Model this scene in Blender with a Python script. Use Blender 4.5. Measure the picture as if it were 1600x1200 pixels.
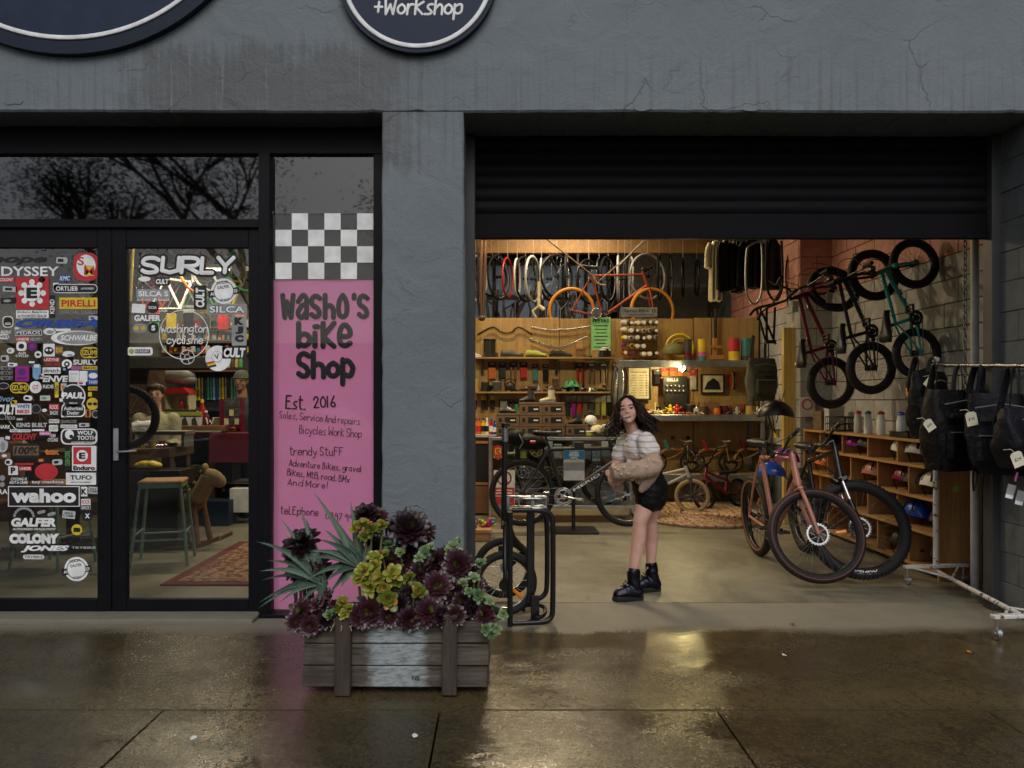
import bpy,math,random
from mathutils import Vector,Matrix,Euler
for o in list(bpy.data.objects): bpy.data.objects.remove(o)
SC=bpy.context.scene
COL=SC.collection
R=random.Random(11)
rad=math.radians
# ------------------------------------------------------------------ camera
CAM_H,CAM_Y,FPX,VX,VY=1.40,-4.74,1202.0,779.0,625.0
cam_d=bpy.data.cameras.new("camera");cam=bpy.data.objects.new("camera",cam_d);COL.objects.link(cam)
cam.location=(0,CAM_Y,CAM_H);cam.rotation_euler=(rad(90),0,0)
cam_d.sensor_width=36.0;cam_d.lens=FPX/1600*36.0
cam_d.shift_x=(800-VX)/1600;cam_d.shift_y=-(600-VY)/1600
cam_d.clip_start=0.05;cam_d.clip_end=400
SC.camera=cam
# ------------------------------------------------------------------ sky, sun, exposure (overcast, raining)
SUN_EL,SUN_STR,SKY_STR,EXPO=42,0.75,0.092,0.0
w=bpy.data.worlds.new("World");SC.world=w;w.use_nodes=True
wn=w.node_tree;bg=wn.nodes["Background"]
sky=wn.nodes.new("ShaderNodeTexSky");sky.sky_type='NISHITA';sky.sun_disc=False
sky.sun_elevation=rad(SUN_EL);sky.sun_rotation=rad(180);sky.air_density=1.0;sky.dust_density=3.0
hs=wn.nodes.new("ShaderNodeHueSaturation");hs.inputs["Saturation"].default_value=0.62
wn.links.new(sky.outputs[0],hs.inputs["Color"]);wn.links.new(hs.outputs[0],bg.inputs[0])
bg.inputs[1].default_value=SKY_STR
sun_d=bpy.data.lights.new("sun",'SUN');sun_d.energy=SUN_STR;sun_d.angle=rad(40);sun_d.color=(1,.97,.93)
sun=bpy.data.objects.new("sun",sun_d);COL.objects.link(sun);sun.rotation_euler=(rad(90-SUN_EL),0,rad(6))
SC.view_settings.view_transform='Standard';SC.view_settings.look='None'
SC.view_settings.exposure=EXPO;SC.view_settings.gamma=1.0;SC.view_settings.use_curve_mapping=False
SC.render.engine='CYCLES'
cy=SC.cycles
cy.use_denoising=True;cy.max_bounces=7;cy.diffuse_bounces=3;cy.glossy_bounces=3;cy.transmission_bounces=4
cy.transparent_max_bounces=10;cy.sample_clamp_indirect=4.0;cy.caustics_reflective=False;cy.caustics_refractive=False
def at(px,py,Y):
 """the place at depth Y that a point of the 1600 x 1200 photograph shows"""
 d=(Y-CAM_Y)/FPX
 return Vector(((px-VX)*d,Y,CAM_H-(py-VY)*d))
def X_(px,Y): return (px-VX)*(Y-CAM_Y)/FPX
def Z_(py,Y): return CAM_H-(py-VY)*(Y-CAM_Y)/FPX
# ------------------------------------------------------------------ mesh builder
class MB:
 def __init__(s): s.v=[];s.f=[];s.mi=[];s.sm=[];s.cur=0;s.T=None
 def add(s,vs,fs,smooth=False):
  n=len(s.v)
  if s.T is not None: vs=[s.T @ Vector(p) for p in vs]
  s.v.extend(tuple(p) for p in vs)
  for f in fs: s.f.append(tuple(i+n for i in f));s.mi.append(s.cur);s.sm.append(smooth)
  return s
 def box(s,c,d,bev=0.0,rot=None):
  x,y,z=d[0]/2,d[1]/2,d[2]/2
  M=Matrix.Translation(c) @ (rot.to_4x4() if rot is not None else Matrix())
  if bev <= 0:
   vs=[(i,j,k) for i in (-x,x) for j in (-y,y) for k in (-z,z)]
   fs=[(0,1,3,2),(4,6,7,5),(0,4,5,1),(2,3,7,6),(0,2,6,4),(1,5,7,3)]
  else:
   b=min(bev,.45*min(d));vs=[];idx={}
   for i in (-1,1):
    for j in (-1,1):
     for k in (-1,1):
      idx[(i,j,k)]=len(vs)
      vs += [(i*x,j*(y-b),k*(z-b)),(i*(x-b),j*y,k*(z-b)),(i*(x-b),j*(y-b),k*z)]
   fs=[]
   o=[(-1,-1),(1,-1),(1,1),(-1,1)]
   for g in (-1,1):
    fs.append([idx[(g,a,b2)] for a,b2 in o][::g]);fs.append([idx[(a,g,b2)]+1 for a,b2 in o][::-g]);fs.append([idx[(a,b2,g)]+2 for a,b2 in o][::g])
   for a in (-1,1):
    for b2 in (-1,1):
     fs.append([idx[(a,b2,-1)],idx[(a,b2,-1)]+1,idx[(a,b2,1)]+1,idx[(a,b2,1)]][::-a*b2])
     fs.append([idx[(a,-1,b2)],idx[(a,-1,b2)]+2,idx[(a,1,b2)]+2,idx[(a,1,b2)]][::a*b2])
     fs.append([idx[(-1,a,b2)]+1,idx[(-1,a,b2)]+2,idx[(1,a,b2)]+2,idx[(1,a,b2)]+1][::-a*b2])
   for (i,j,k),n in idx.items(): fs.append([n,n+1,n+2][::i*j*k])
  return s.add([M @ Vector(p) for p in vs],fs)
 def frames(s,pts,closed):
  P=[Vector(p) for p in pts];n=len(P);T=[]
  for i in range(n):
   a=P[i-1] if (i > 0 or closed) else P[i];b=P[(i+1) % n] if (i < n-1 or closed) else P[i]
   t=(b-a);T.append(t.normalized() if t.length > 1e-9 else Vector((0,0,1)))
  u=T[0].orthogonal().normalized();out=[]
  for i in range(n):
   u=u-T[i]*u.dot(T[i]);u=u.normalized() if u.length > 1e-6 else T[i].orthogonal().normalized()
   out.append((P[i],u.copy(),T[i].cross(u)))
  return out
 def tube(s,pts,r,n=8,closed=False,flat=1.0,smooth=True):
  fr=s.frames(pts,closed);m=len(fr);rr=r if isinstance(r,(list,tuple)) else [r]*m
  vs=[]
  for (p,u,v),q in zip(fr,rr):
   for k in range(n):
    a=2*math.pi*k/n;vs.append(p+u*(q*math.cos(a))+v*(q*flat*math.sin(a)))
  fs=[]
  for i in range(m if closed else m-1):
   j=(i+1) % m
   for k in range(n):
    l=(k+1) % n;fs.append((i*n+k,i*n+l,j*n+l,j*n+k))
  s.add(vs,fs,smooth)
  if not closed: s.add(vs[:n],[tuple(range(n))[::-1]]);s.add(vs[-n:],[tuple(range(n))])
  return s
 def cyl(s,a,b,r,r2=None,n=12): return s.tube([a,b],[r,r if r2 is None else r2],n)
 def ring(s,c,ax,Rr,r,nu=32,nv=8,flat=1.0,arc=1.0,start=0.0):
  ax=Vector(ax).normalized();u=ax.orthogonal().normalized() if abs(ax.x) > .99 or abs(ax.z) > .9 else Vector((0,0,1)).cross(ax).normalized();v=ax.cross(u);c=Vector(c)
  vs=[];m=nu if arc >= 1 else nu+1
  for i in range(m):
   a=start+2*math.pi*arc*i/nu;d=u*math.cos(a)+v*math.sin(a)
   for k in range(nv):
    b=2*math.pi*k/nv;vs.append(c+d*(Rr+r*math.cos(b))+ax*(r*flat*math.sin(b)))
  fs=[]
  for i in range(nu):
   j=(i+1) % m
   for k in range(nv): l=(k+1) % nv;fs.append((i*nv+k,j*nv+k,j*nv+l,i*nv+l))
  return s.add(vs,fs,True)
 def lathe(s,prof,M=None,n=20,smooth=True):
  M=M or Matrix();vs=[];m=len(prof)
  for r,z in prof:
   for k in range(n): a=2*math.pi*k/n;vs.append(M @ Vector((r*math.cos(a),r*math.sin(a),z)))
  fs=[(i*n+k,i*n+(k+1) % n,(i+1)*n+(k+1) % n,(i+1)*n+k) for i in range(m-1) for k in range(n)]
  s.add(vs,fs,smooth);s.add(vs[:n],[tuple(range(n))[::-1]]);s.add(vs[-n:],[tuple(range(n))]);return s
 def ell(s,c,r,M=None,nu=14,nv=9,top=1.0,bot=-1.0):
  M=M or Matrix();vs=[];c=Vector(c)
  for j in range(nv+1):
   t=math.asin(bot)+(math.asin(top)-math.asin(bot))*j/nv
   for k in range(nu):
    a=2*math.pi*k/nu;vs.append(c+(M @ Vector((r[0]*math.cos(a)*math.cos(t),r[1]*math.sin(a)*math.cos(t),r[2]*math.sin(t)))))
  fs=[(j*nu+k,j*nu+(k+1) % nu,(j+1)*nu+(k+1) % nu,(j+1)*nu+k) for j in range(nv) for k in range(nu)]
  return s.add(vs,fs,True)
 def prism(s,poly,d0,d1,M=None):
  """poly in x,z ; extruded along y from d0 to d1"""
  M=M or Matrix();n=len(poly)
  vs=[M @ Vector((x,d0,z)) for x,z in poly]+[M @ Vector((x,d1,z)) for x,z in poly]
  fs=[tuple(range(n)),tuple(range(2*n-1,n-1,-1))]+[(i,i+n,(i+1) % n+n,(i+1) % n) for i in range(n)]
  return s.add(vs,fs)
 def flat(s,poly,y):
  """flat print in the x,z plane facing -y"""
  return s.add([(x,y,z) for x,z in poly],[tuple(range(len(poly)))])
 def loft(s,secs,smooth=True,caps=True):
  n=len(secs[0]);vs=[p for q in secs for p in q]
  fs=[(i*n+k,i*n+(k+1) % n,(i+1)*n+(k+1) % n,(i+1)*n+k) for i in range(len(secs)-1) for k in range(n)]
  s.add(vs,fs,smooth)
  if caps: s.add(secs[0],[tuple(range(n))[::-1]]);s.add(secs[-1],[tuple(range(n))])
  return s
 def grid(s,P,smooth=True):
  h=len(P);n=len(P[0]);vs=[p for q in P for p in q]
  return s.add(vs,[(i*n+k,i*n+k+1,(i+1)*n+k+1,(i+1)*n+k) for i in range(h-1) for k in range(n-1)],smooth)
 def mesh(s,name,mats,off=None):
  me=bpy.data.meshes.new(name)
  v=s.v if off is None else [(a-off[0],b-off[1],c-off[2]) for a,b,c in s.v]
  me.from_pydata(v,[],s.f)
  mats=mats if isinstance(mats,(list,tuple)) else [mats]
  for m in mats: me.materials.append(M[m] if isinstance(m,str) else m)
  me.polygons.foreach_set("material_index",s.mi);me.polygons.foreach_set("use_smooth",s.sm);me.update()
  return me
def tag(o,label=None,cat=None,group=None,kind=None):
 if label: o["label"]=label
 if cat: o["category"]=cat
 if group: o["group"]=group
 if kind: o["kind"]=kind
 return o
def link(name,data,parent=None,T=None):
 o=bpy.data.objects.new(name,data);COL.objects.link(o)
 if parent is not None: o.parent=parent
 if T is not None: o.matrix_basis=T
 return o
def thing(name,label,cat,loc=(0,0,0),rz=0,group=None,M_=None):
 o=link(name,None);o.empty_display_size=.1
 o.matrix_basis=M_ if M_ is not None else Matrix.Translation(loc) @ Matrix.Rotation(rz,4,'Z')
 return tag(o,label,cat,group)
def part(name,mb,mats,parent,world=False,T=None,kind=None,label=None):
 """one mesh object under its thing (world=True: built in scene coordinates, parent only moved, not turned)"""
 me=mb.mesh(name,mats,parent.matrix_basis.translation if world else None) if isinstance(mb,MB) else mb
 return tag(link(name,me,parent,T),label,kind=kind)
def single(name,mb,mats,label,cat,group=None,loc=None):
 """a thing that is one mesh, built in scene coordinates; origin at its base"""
 if loc is None:
  xs=[p[0] for p in mb.v];ys=[p[1] for p in mb.v];zs=[p[2] for p in mb.v]
  loc=((min(xs)+max(xs))/2,(min(ys)+max(ys))/2,min(zs))
 o=link(name,mb.mesh(name,mats,loc));o.location=loc
 return tag(o,label,cat,group)
def struct(name,mb,mats):
 return tag(link(name,mb.mesh(name,mats)),kind='structure')
def copy_tree(o,parent=None):
 c=o.copy();COL.objects.link(c)
 if parent is not None: c.parent=parent
 for ch in list(o.children): copy_tree(ch,c)
 return c
def clone(o,label,group=None,M_=None,loc=None):
 c=copy_tree(o);c["label"]=label
 if group: c["group"]=group
 if M_ is not None: c.matrix_basis=M_
 if loc is not None: c.location=loc
 return c
def TR(x=0,y=0,z=0,rx=0,ry=0,rz=0,s=1.0):
 return Matrix.Translation((x,y,z)) @ Euler((rx,ry,rz)).to_matrix().to_4x4() @ Matrix.Scale(s,4)
def smooth_path(pts,it=2,closed=False):
 P=[Vector(p) for p in pts]
 for _ in range(it):
  Q=[];n=len(P)
  if not closed: Q.append(P[0])
  for i in range(n if closed else n-1):
   a,b=P[i],P[(i+1) % n];Q += [a*.75+b*.25,a*.25+b*.75]
  if not closed: Q.append(P[-1])
  P=Q
 return P
def circ(cx,cz,r,n=24,rz=None):
 return [(cx+r*math.cos(2*math.pi*i/n),cz+(rz or r)*math.sin(2*math.pi*i/n)) for i in range(n)]
def rrect(cx,cz,w,h,r,n=4):
 r=min(r,w/2,h/2);out=[]
 for (sx,sz,a0) in ((1,1,0),(-1,1,90),(-1,-1,180),(1,-1,270)):
  for i in range(n+1):
   a=rad(a0+90*i/n);out.append((cx+sx*(w/2-r)+r*math.cos(a),cz+sz*(h/2-r)+r*math.sin(a)))
 return out
 # ------------------------------------------------------------------ materials
M={}
def nodes_of(name):
 m=bpy.data.materials.new(name);m.use_nodes=True;M[name]=m
 nt=m.node_tree;return m,nt,nt.nodes["Principled BSDF"]
def nd(nt,t,**k):
 n=nt.nodes.new(t)
 for a,b in k.items(): setattr(n,a,b)
 return n
def coords(nt,scale=(1,1,1),kind="Object"):
 tc=nd(nt,"ShaderNodeTexCoord");mp=nd(nt,"ShaderNodeMapping");mp.inputs["Scale"].default_value=scale
 nt.links.new(tc.outputs[kind],mp.inputs[0]);return mp.outputs[0]
def noise(nt,vec,scale,detail=4,rough=.55,dist=0):
 n=nd(nt,"ShaderNodeTexNoise");n.inputs["Scale"].default_value=scale;n.inputs["Detail"].default_value=detail
 n.inputs["Roughness"].default_value=rough;n.inputs["Distortion"].default_value=dist;nt.links.new(vec,n.inputs["Vector"]);return n.outputs["Fac"]
def ramp(nt,fac,stops):
 n=nd(nt,"ShaderNodeValToRGB");cr=n.color_ramp
 while len(cr.elements) < len(stops): cr.elements.new(.5)
 for e,(p,c) in zip(cr.elements,stops):
  e.position=p;e.color=(*c,1) if isinstance(c,(tuple,list)) else (c,c,c,1)
 nt.links.new(fac,n.inputs[0]);return n.outputs[0]
def mixc(nt,fac,a,b,mode='MIX'):
 n=nd(nt,"ShaderNodeMix",data_type='RGBA',blend_type=mode)
 for sock,v in ((n.inputs[0],fac),(n.inputs[6],a),(n.inputs[7],b)):
  if isinstance(v,(int,float)): sock.default_value=v
  elif isinstance(v,(tuple,list)): sock.default_value=(*v,1)
  else: nt.links.new(v,sock)
 return n.outputs[2]
def mth(nt,op,a,b=0.0,c=0.0):
 n=nd(nt,"ShaderNodeMath",operation=op)
 for i,v in enumerate((a,b,c)):
  if isinstance(v,(int,float)): n.inputs[i].default_value=v
  else: nt.links.new(v,n.inputs[i])
 return n.outputs[0]
def bump(nt,h,strength,dist=.01,prev=None):
 n=nd(nt,"ShaderNodeBump");n.inputs["Strength"].default_value=strength;n.inputs["Distance"].default_value=dist
 nt.links.new(h,n.inputs["Height"])
 if prev is not None: nt.links.new(prev,n.inputs["Normal"])
 return n.outputs[0]
def setp(nt,b,col=None,rough=None,nrm=None,metal=None):
 for k,v in (("Base Color",col),("Roughness",rough),("Normal",nrm),("Metallic",metal)):
  if v is None: continue
  if isinstance(v,(int,float)): b.inputs[k].default_value=v
  elif isinstance(v,(tuple,list)): b.inputs[k].default_value=(*v,1)
  else: nt.links.new(v,b.inputs[k])
def mat(name,col,rough=.5,metal=0.0,var=.18,vs=9.0,bmp=0.0,bs=60.0,bd=.002,coat=0.0,stretch=(1,1,1),spec=.5):
 m,nt,b=nodes_of(name);vec=coords(nt,stretch)
 n=noise(nt,vec,vs,4)
 c=mixc(nt,ramp(nt,n,[(.3,0.0),(.7,1.0)]),tuple(x*(1-var) for x in col),tuple(min(1,x*(1+var)) for x in col))
 setp(nt,b,c,mth(nt,'MULTIPLY_ADD',n,.24,max(0.02,rough-.12)),bump(nt,noise(nt,vec,bs,3),bmp,bd) if bmp else None,metal)
 b.inputs["Coat Weight"].default_value=coat;b.inputs["Specular IOR Level"].default_value=spec
 return m
def emit(name,col,strength):
 m,nt,b=nodes_of(name);b.inputs["Base Color"].default_value=(*col,1)
 b.inputs["Emission Color"].default_value=(*col,1);b.inputs["Emission Strength"].default_value=strength
 return m
def glass(name,tint=(1,1,1),refl=1.0,rough=.0,ior=1.5):
 m=bpy.data.materials.new(name);m.use_nodes=True;M[name]=m;nt=m.node_tree
 nt.nodes.clear();out=nd(nt,"ShaderNodeOutputMaterial");mx=nd(nt,"ShaderNodeMixShader");tr=nd(nt,"ShaderNodeBsdfTransparent");gl=nd(nt,"ShaderNodeBsdfGlossy")
 tr.inputs[0].default_value=(*tint,1);gl.inputs["Roughness"].default_value=rough
 fr=nd(nt,"ShaderNodeFresnel");fr.inputs[0].default_value=ior
 nt.links.new(mth(nt,'MULTIPLY',fr.outputs[0],refl),mx.inputs[0]);nt.links.new(tr.outputs[0],mx.inputs[1]);nt.links.new(gl.outputs[0],mx.inputs[2]);nt.links.new(mx.outputs[0],out.inputs[0])
 return m
def m_facade():
 m,nt,b=nodes_of("facade_paint");v=coords(nt)
 big=noise(nt,v,.8,4);fine=noise(nt,v,55,4,.6)
 drip=noise(nt,coords(nt,(26,4,.9)),1,5,.6)
 sx=nd(nt,"ShaderNodeSeparateXYZ");nt.links.new(v,sx.inputs[0])
 # damp stain under the gap between the two round signs
 dx=mth(nt,'ABSOLUTE',mth(nt,'ADD',sx.outputs[0],1.42));stain=mth(nt,'SUBTRACT',1.0,mth(nt,'DIVIDE',dx,1.05))
 hz=mth(nt,'SUBTRACT',1.0,mth(nt,'DIVIDE',mth(nt,'ABSOLUTE',mth(nt,'SUBTRACT',sx.outputs[2],3.20)),.46))
 st=mth(nt,'MINIMUM',stain,hz);st=mth(nt,'ADD',st,mth(nt,'MULTIPLY_ADD',drip,.9,-.50))
 st=mth(nt,'ADD',st,mth(nt,'MULTIPLY_ADD',noise(nt,v,5,5),.7,-.36))
 stm=ramp(nt,st,[(.02,0.0),(.30,1.0)])
 # drip streaks along the lower edge of the beam
 st2=mth(nt,'MULTIPLY',ramp(nt,drip,[(.50,0.0),(.66,1.0)]),ramp(nt,mth(nt,'ADD',hz,mth(nt,'MULTIPLY_ADD',big,1.2,-.6)),[(0.1,0.0),(.7,1.0)]))
 c=mixc(nt,ramp(nt,big,[(.3,0.0),(.7,1.0)]),(.126,.156,.182),(.174,.206,.234))
 c=mixc(nt,mth(nt,'MULTIPLY',fine,.25),c,(.25,.28,.30))
 c=mixc(nt,mth(nt,'MULTIPLY',stm,.62),c,(.075,.078,.080));c=mixc(nt,mth(nt,'MULTIPLY',st2,.38),c,(.080,.085,.088))
 pale=mth(nt,'MULTIPLY',ramp(nt,noise(nt,coords(nt,(34,4,1.3)),1,4),[(.58,0.0),(.68,1.0)]),stm);c=mixc(nt,mth(nt,'MULTIPLY',pale,.5),c,(.22,.24,.255))
 # hairline cracks in the render
 wv=nd(nt,"ShaderNodeVectorMath",operation='ADD');nn=nd(nt,"ShaderNodeTexNoise");nn.inputs["Scale"].default_value=3.2;nn.inputs["Detail"].default_value=6;nt.links.new(v,nn.inputs["Vector"])
 sc_=nd(nt,"ShaderNodeVectorMath",operation='SCALE');sc_.inputs[3].default_value=.55;nt.links.new(nn.outputs["Color"],sc_.inputs[0]);nt.links.new(v,wv.inputs[0]);nt.links.new(sc_.outputs[0],wv.inputs[1])
 def crack(scale,zs,lo,hi,m0,m1,seed):
  vo=nd(nt,"ShaderNodeTexVoronoi",feature='DISTANCE_TO_EDGE');vo.inputs["Scale"].default_value=scale
  mp=nd(nt,"ShaderNodeMapping");mp.inputs["Scale"].default_value=(1,1,zs);mp.inputs["Location"].default_value=(seed,0,seed*.3);nt.links.new(wv.outputs[0],mp.inputs[0]);nt.links.new(mp.outputs[0],vo.inputs["Vector"])
  return mth(nt,'MULTIPLY',ramp(nt,vo.outputs[0],[(lo,1.0),(hi,0.0)]),ramp(nt,noise(nt,v,1.3+seed*.1,3),[(m0,0.0),(m1,1.0)]))
 k1=crack(.8,1.9,.001,.008,.50,.60,3.3);k2=crack(2.4,1.5,.002,.014,.54,.64,8.1)
 k=mth(nt,'MAXIMUM',k1,mth(nt,'MULTIPLY',k2,.7))
 c=mixc(nt,mth(nt,'MULTIPLY',k,.28),c,(.07,.08,.09))
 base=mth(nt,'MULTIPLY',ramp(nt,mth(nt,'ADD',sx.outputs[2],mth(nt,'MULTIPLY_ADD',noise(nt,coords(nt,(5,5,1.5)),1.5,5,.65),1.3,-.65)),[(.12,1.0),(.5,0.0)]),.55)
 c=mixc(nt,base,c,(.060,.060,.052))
 h=mth(nt,'ADD',mth(nt,'MULTIPLY',noise(nt,v,4.5,5,.55,.6),1.2),mth(nt,'MULTIPLY',fine,.22))
 h=mth(nt,'SUBTRACT',h,mth(nt,'MULTIPLY',k,.35))
 setp(nt,b,c,mth(nt,'MULTIPLY_ADD',stm,-.14,.62),bump(nt,h,.55,.024));b.inputs["Specular IOR Level"].default_value=.3
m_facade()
def m_ground(name,wet):
 m,nt,b=nodes_of(name);v=coords(nt)
 big=noise(nt,v,1.1,5);mid=noise(nt,v,7,5,.6);fine=ramp(nt,noise(nt,v,60,4,.75),[(.36,0.0),(.64,1.0)]);grit=noise(nt,v,190,2)
 sx=nd(nt,"ShaderNodeSeparateXYZ");nt.links.new(v,sx.inputs[0])
 if wet:
 # rain reaches up to the drip line of the beam; under it the slab stays dry
  e=mth(nt,'ADD',mth(nt,'MULTIPLY',sx.outputs[1],-5.0),mth(nt,'MULTIPLY_ADD',big,1.5,-.55));e=mth(nt,'ADD',e,mth(nt,'MULTIPLY_ADD',mid,.6,-.25))
  wm=ramp(nt,e,[(-.35,0.0),(1.15,1.0)])
  dry=mixc(nt,mid,(.125,.114,.080),(.235,.215,.160))
  wetc=mixc(nt,ramp(nt,big,[(.32,0.0),(.68,1.0)]),(.022,.018,.009),(.088,.067,.026))
  wetc=mixc(nt,ramp(nt,mid,[(.44,0.0),(.60,.75)]),wetc,(.022,.019,.014))
  moss=mth(nt,'MULTIPLY',ramp(nt,noise(nt,coords(nt,(.8,3.0,1)),1.3,4),[(.40,0.0),(.62,1.0)]),ramp(nt,sx.outputs[1],[(0.0,0.0),(.02,1.0)]))
  band=ramp(nt,mth(nt,'ABSOLUTE',mth(nt,'ADD',sx.outputs[1],mth(nt,'MULTIPLY_ADD',mid,.10,1.08))),[(.06,1.0),(.22,0.0)])
  wetc=mixc(nt,mth(nt,'MULTIPLY',band,.55),wetc,(.115,.090,.036))
  pit=ramp(nt,noise(nt,coords(nt,(1.5,.8,1)),17,5,.75),[(.53,0.0),(.61,1.0)])
  wetc=mixc(nt,mth(nt,'MULTIPLY',pit,.75),wetc,(.012,.010,.007))
  c=mixc(nt,wm,dry,wetc);c=mixc(nt,mth(nt,'MULTIPLY',fine,.55),c,mixc(nt,wm,(.24,.22,.17),(.125,.098,.052)))
  pud=ramp(nt,noise(nt,coords(nt,(.7,1.2,1)),1.5,4),[(.44,0.0),(.60,1.0)])
  rw=mixc(nt,pud,(.24,)*3,(.06,)*3);rg=mixc(nt,wm,(.75,)*3,rw)
  rgf=mth(nt,'MAXIMUM',.04,mth(nt,'MULTIPLY_ADD',fine,.22,mth(nt,'ADD',rg,-.10)))
  hgt=mth(nt,'ADD',mth(nt,'MULTIPLY',fine,.28),mth(nt,'ADD',mth(nt,'MULTIPLY',grit,.25),mth(nt,'MULTIPLY',mid,1.6)))
  bs=mixc(nt,mth(nt,'MULTIPLY',wm,pud),(.42,)*3,(.16,)*3)
  n=nd(nt,"ShaderNodeBump");n.inputs["Distance"].default_value=.006;nt.links.new(bs,n.inputs["Strength"]);nt.links.new(hgt,n.inputs["Height"])
  setp(nt,b,c,rgf,n.outputs[0]);b.inputs["Specular IOR Level"].default_value=.6
 else:
  c=mixc(nt,ramp(nt,big,[(.3,0.0),(.7,1.0)]),(.110,.103,.072),(.235,.22,.158))
  c=mixc(nt,ramp(nt,noise(nt,coords(nt,(1,.35,1)),3.5,5,.6,.8),[(.48,0.0),(.70,.8)]),c,(.075,.066,.046))
  c=mixc(nt,ramp(nt,noise(nt,coords(nt,(5,.5,1)),4,4),[(.66,0.0),(.74,.75)]),c,(.055,.05,.04))
  c=mixc(nt,mth(nt,'MULTIPLY',fine,.3),c,(.36,.34,.28))
  setp(nt,b,c,mth(nt,'MULTIPLY_ADD',mid,.35,.22),bump(nt,mth(nt,'ADD',fine,mid),.12,.004))
m_ground("pavement_concrete",True);m_ground("shop_concrete",False)
def m_wood(name,c1,c2,axis=2,scale=1.0,rough=.5,grain=1.0,dark=(.05,.03,.015),knots=True,worn=False):
 m,nt,b=nodes_of(name);s=[9*scale]*3;s[axis]=.55*scale
 v=coords(nt,tuple(s));oi=nd(nt,"ShaderNodeObjectInfo");sh=nd(nt,"ShaderNodeVectorMath",operation='ADD');nt.links.new(v,sh.inputs[0])
 cm=nd(nt,"ShaderNodeCombineXYZ");nt.links.new(mth(nt,'MULTIPLY',oi.outputs["Random"],37.0),cm.inputs[0]);nt.links.new(mth(nt,'MULTIPLY',oi.outputs["Random"],17.0),cm.inputs[axis]);nt.links.new(cm.outputs[0],sh.inputs[1])
 v=sh.outputs[0]
 g=noise(nt,v,1.0,6,.6,1.4);f=noise(nt,v,7.0,4,.7)
 c=mixc(nt,ramp(nt,g,[(.32,0.0),(.68,1.0)]),c1,c2)
 c=mixc(nt,mth(nt,'MULTIPLY',ramp(nt,f,[(.5,0.0),(.72,1.0)]),.45*grain),c,dark)
 if knots:
  vo=nd(nt,"ShaderNodeTexVoronoi");vo.inputs["Scale"].default_value=2.6*scale;nt.links.new(coords(nt,(1,1,1)),vo.inputs["Vector"])
  c=mixc(nt,mth(nt,'MULTIPLY',ramp(nt,vo.outputs[0],[(.03,1.0),(.09,0.0)]),.55),c,dark)
 if worn:
  vv=coords(nt);c=mixc(nt,ramp(nt,noise(nt,vv,7,5),[(.45,0.0),(.68,.8)]),c,(.05,.043,.035))
 c=mixc(nt,mth(nt,'MULTIPLY',oi.outputs["Random"],.25),c,dark)
 setp(nt,b,c,rough,bump(nt,mth(nt,'ADD',f,g),.5 if worn else .15,.004))
m_wood("plywood",(.40,.245,.085),(.56,.37,.14),2,.8,.42)
m_wood("plywood_flat",(.34,.20,.07),(.50,.33,.13),0,.8,.42)
m_wood("pine",(.42,.22,.075),(.58,.34,.13),1,.9,.5)
m_wood("pine_upright",(.36,.17,.055),(.52,.28,.10),2,.9,.5)
m_wood("yellow_timber",(.55,.36,.08),(.68,.48,.14),2,1,.5)
m_wood("dark_timber",(.05,.030,.018),(.11,.065,.035),0,1,.5)
m_wood("brown_timber",(.16,.075,.035),(.26,.13,.06),0,1,.45,knots=False)
m_wood("weathered_plank",(.040,.030,.022),(.190,.160,.130),0,1.3,.8,2.4,(.018,.014,.011),True,True)
m_wood("weathered_post",(.045,.030,.022),(.125,.09,.068),2,1.3,.8,2.0,(.014,.011,.009),True,True)
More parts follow.
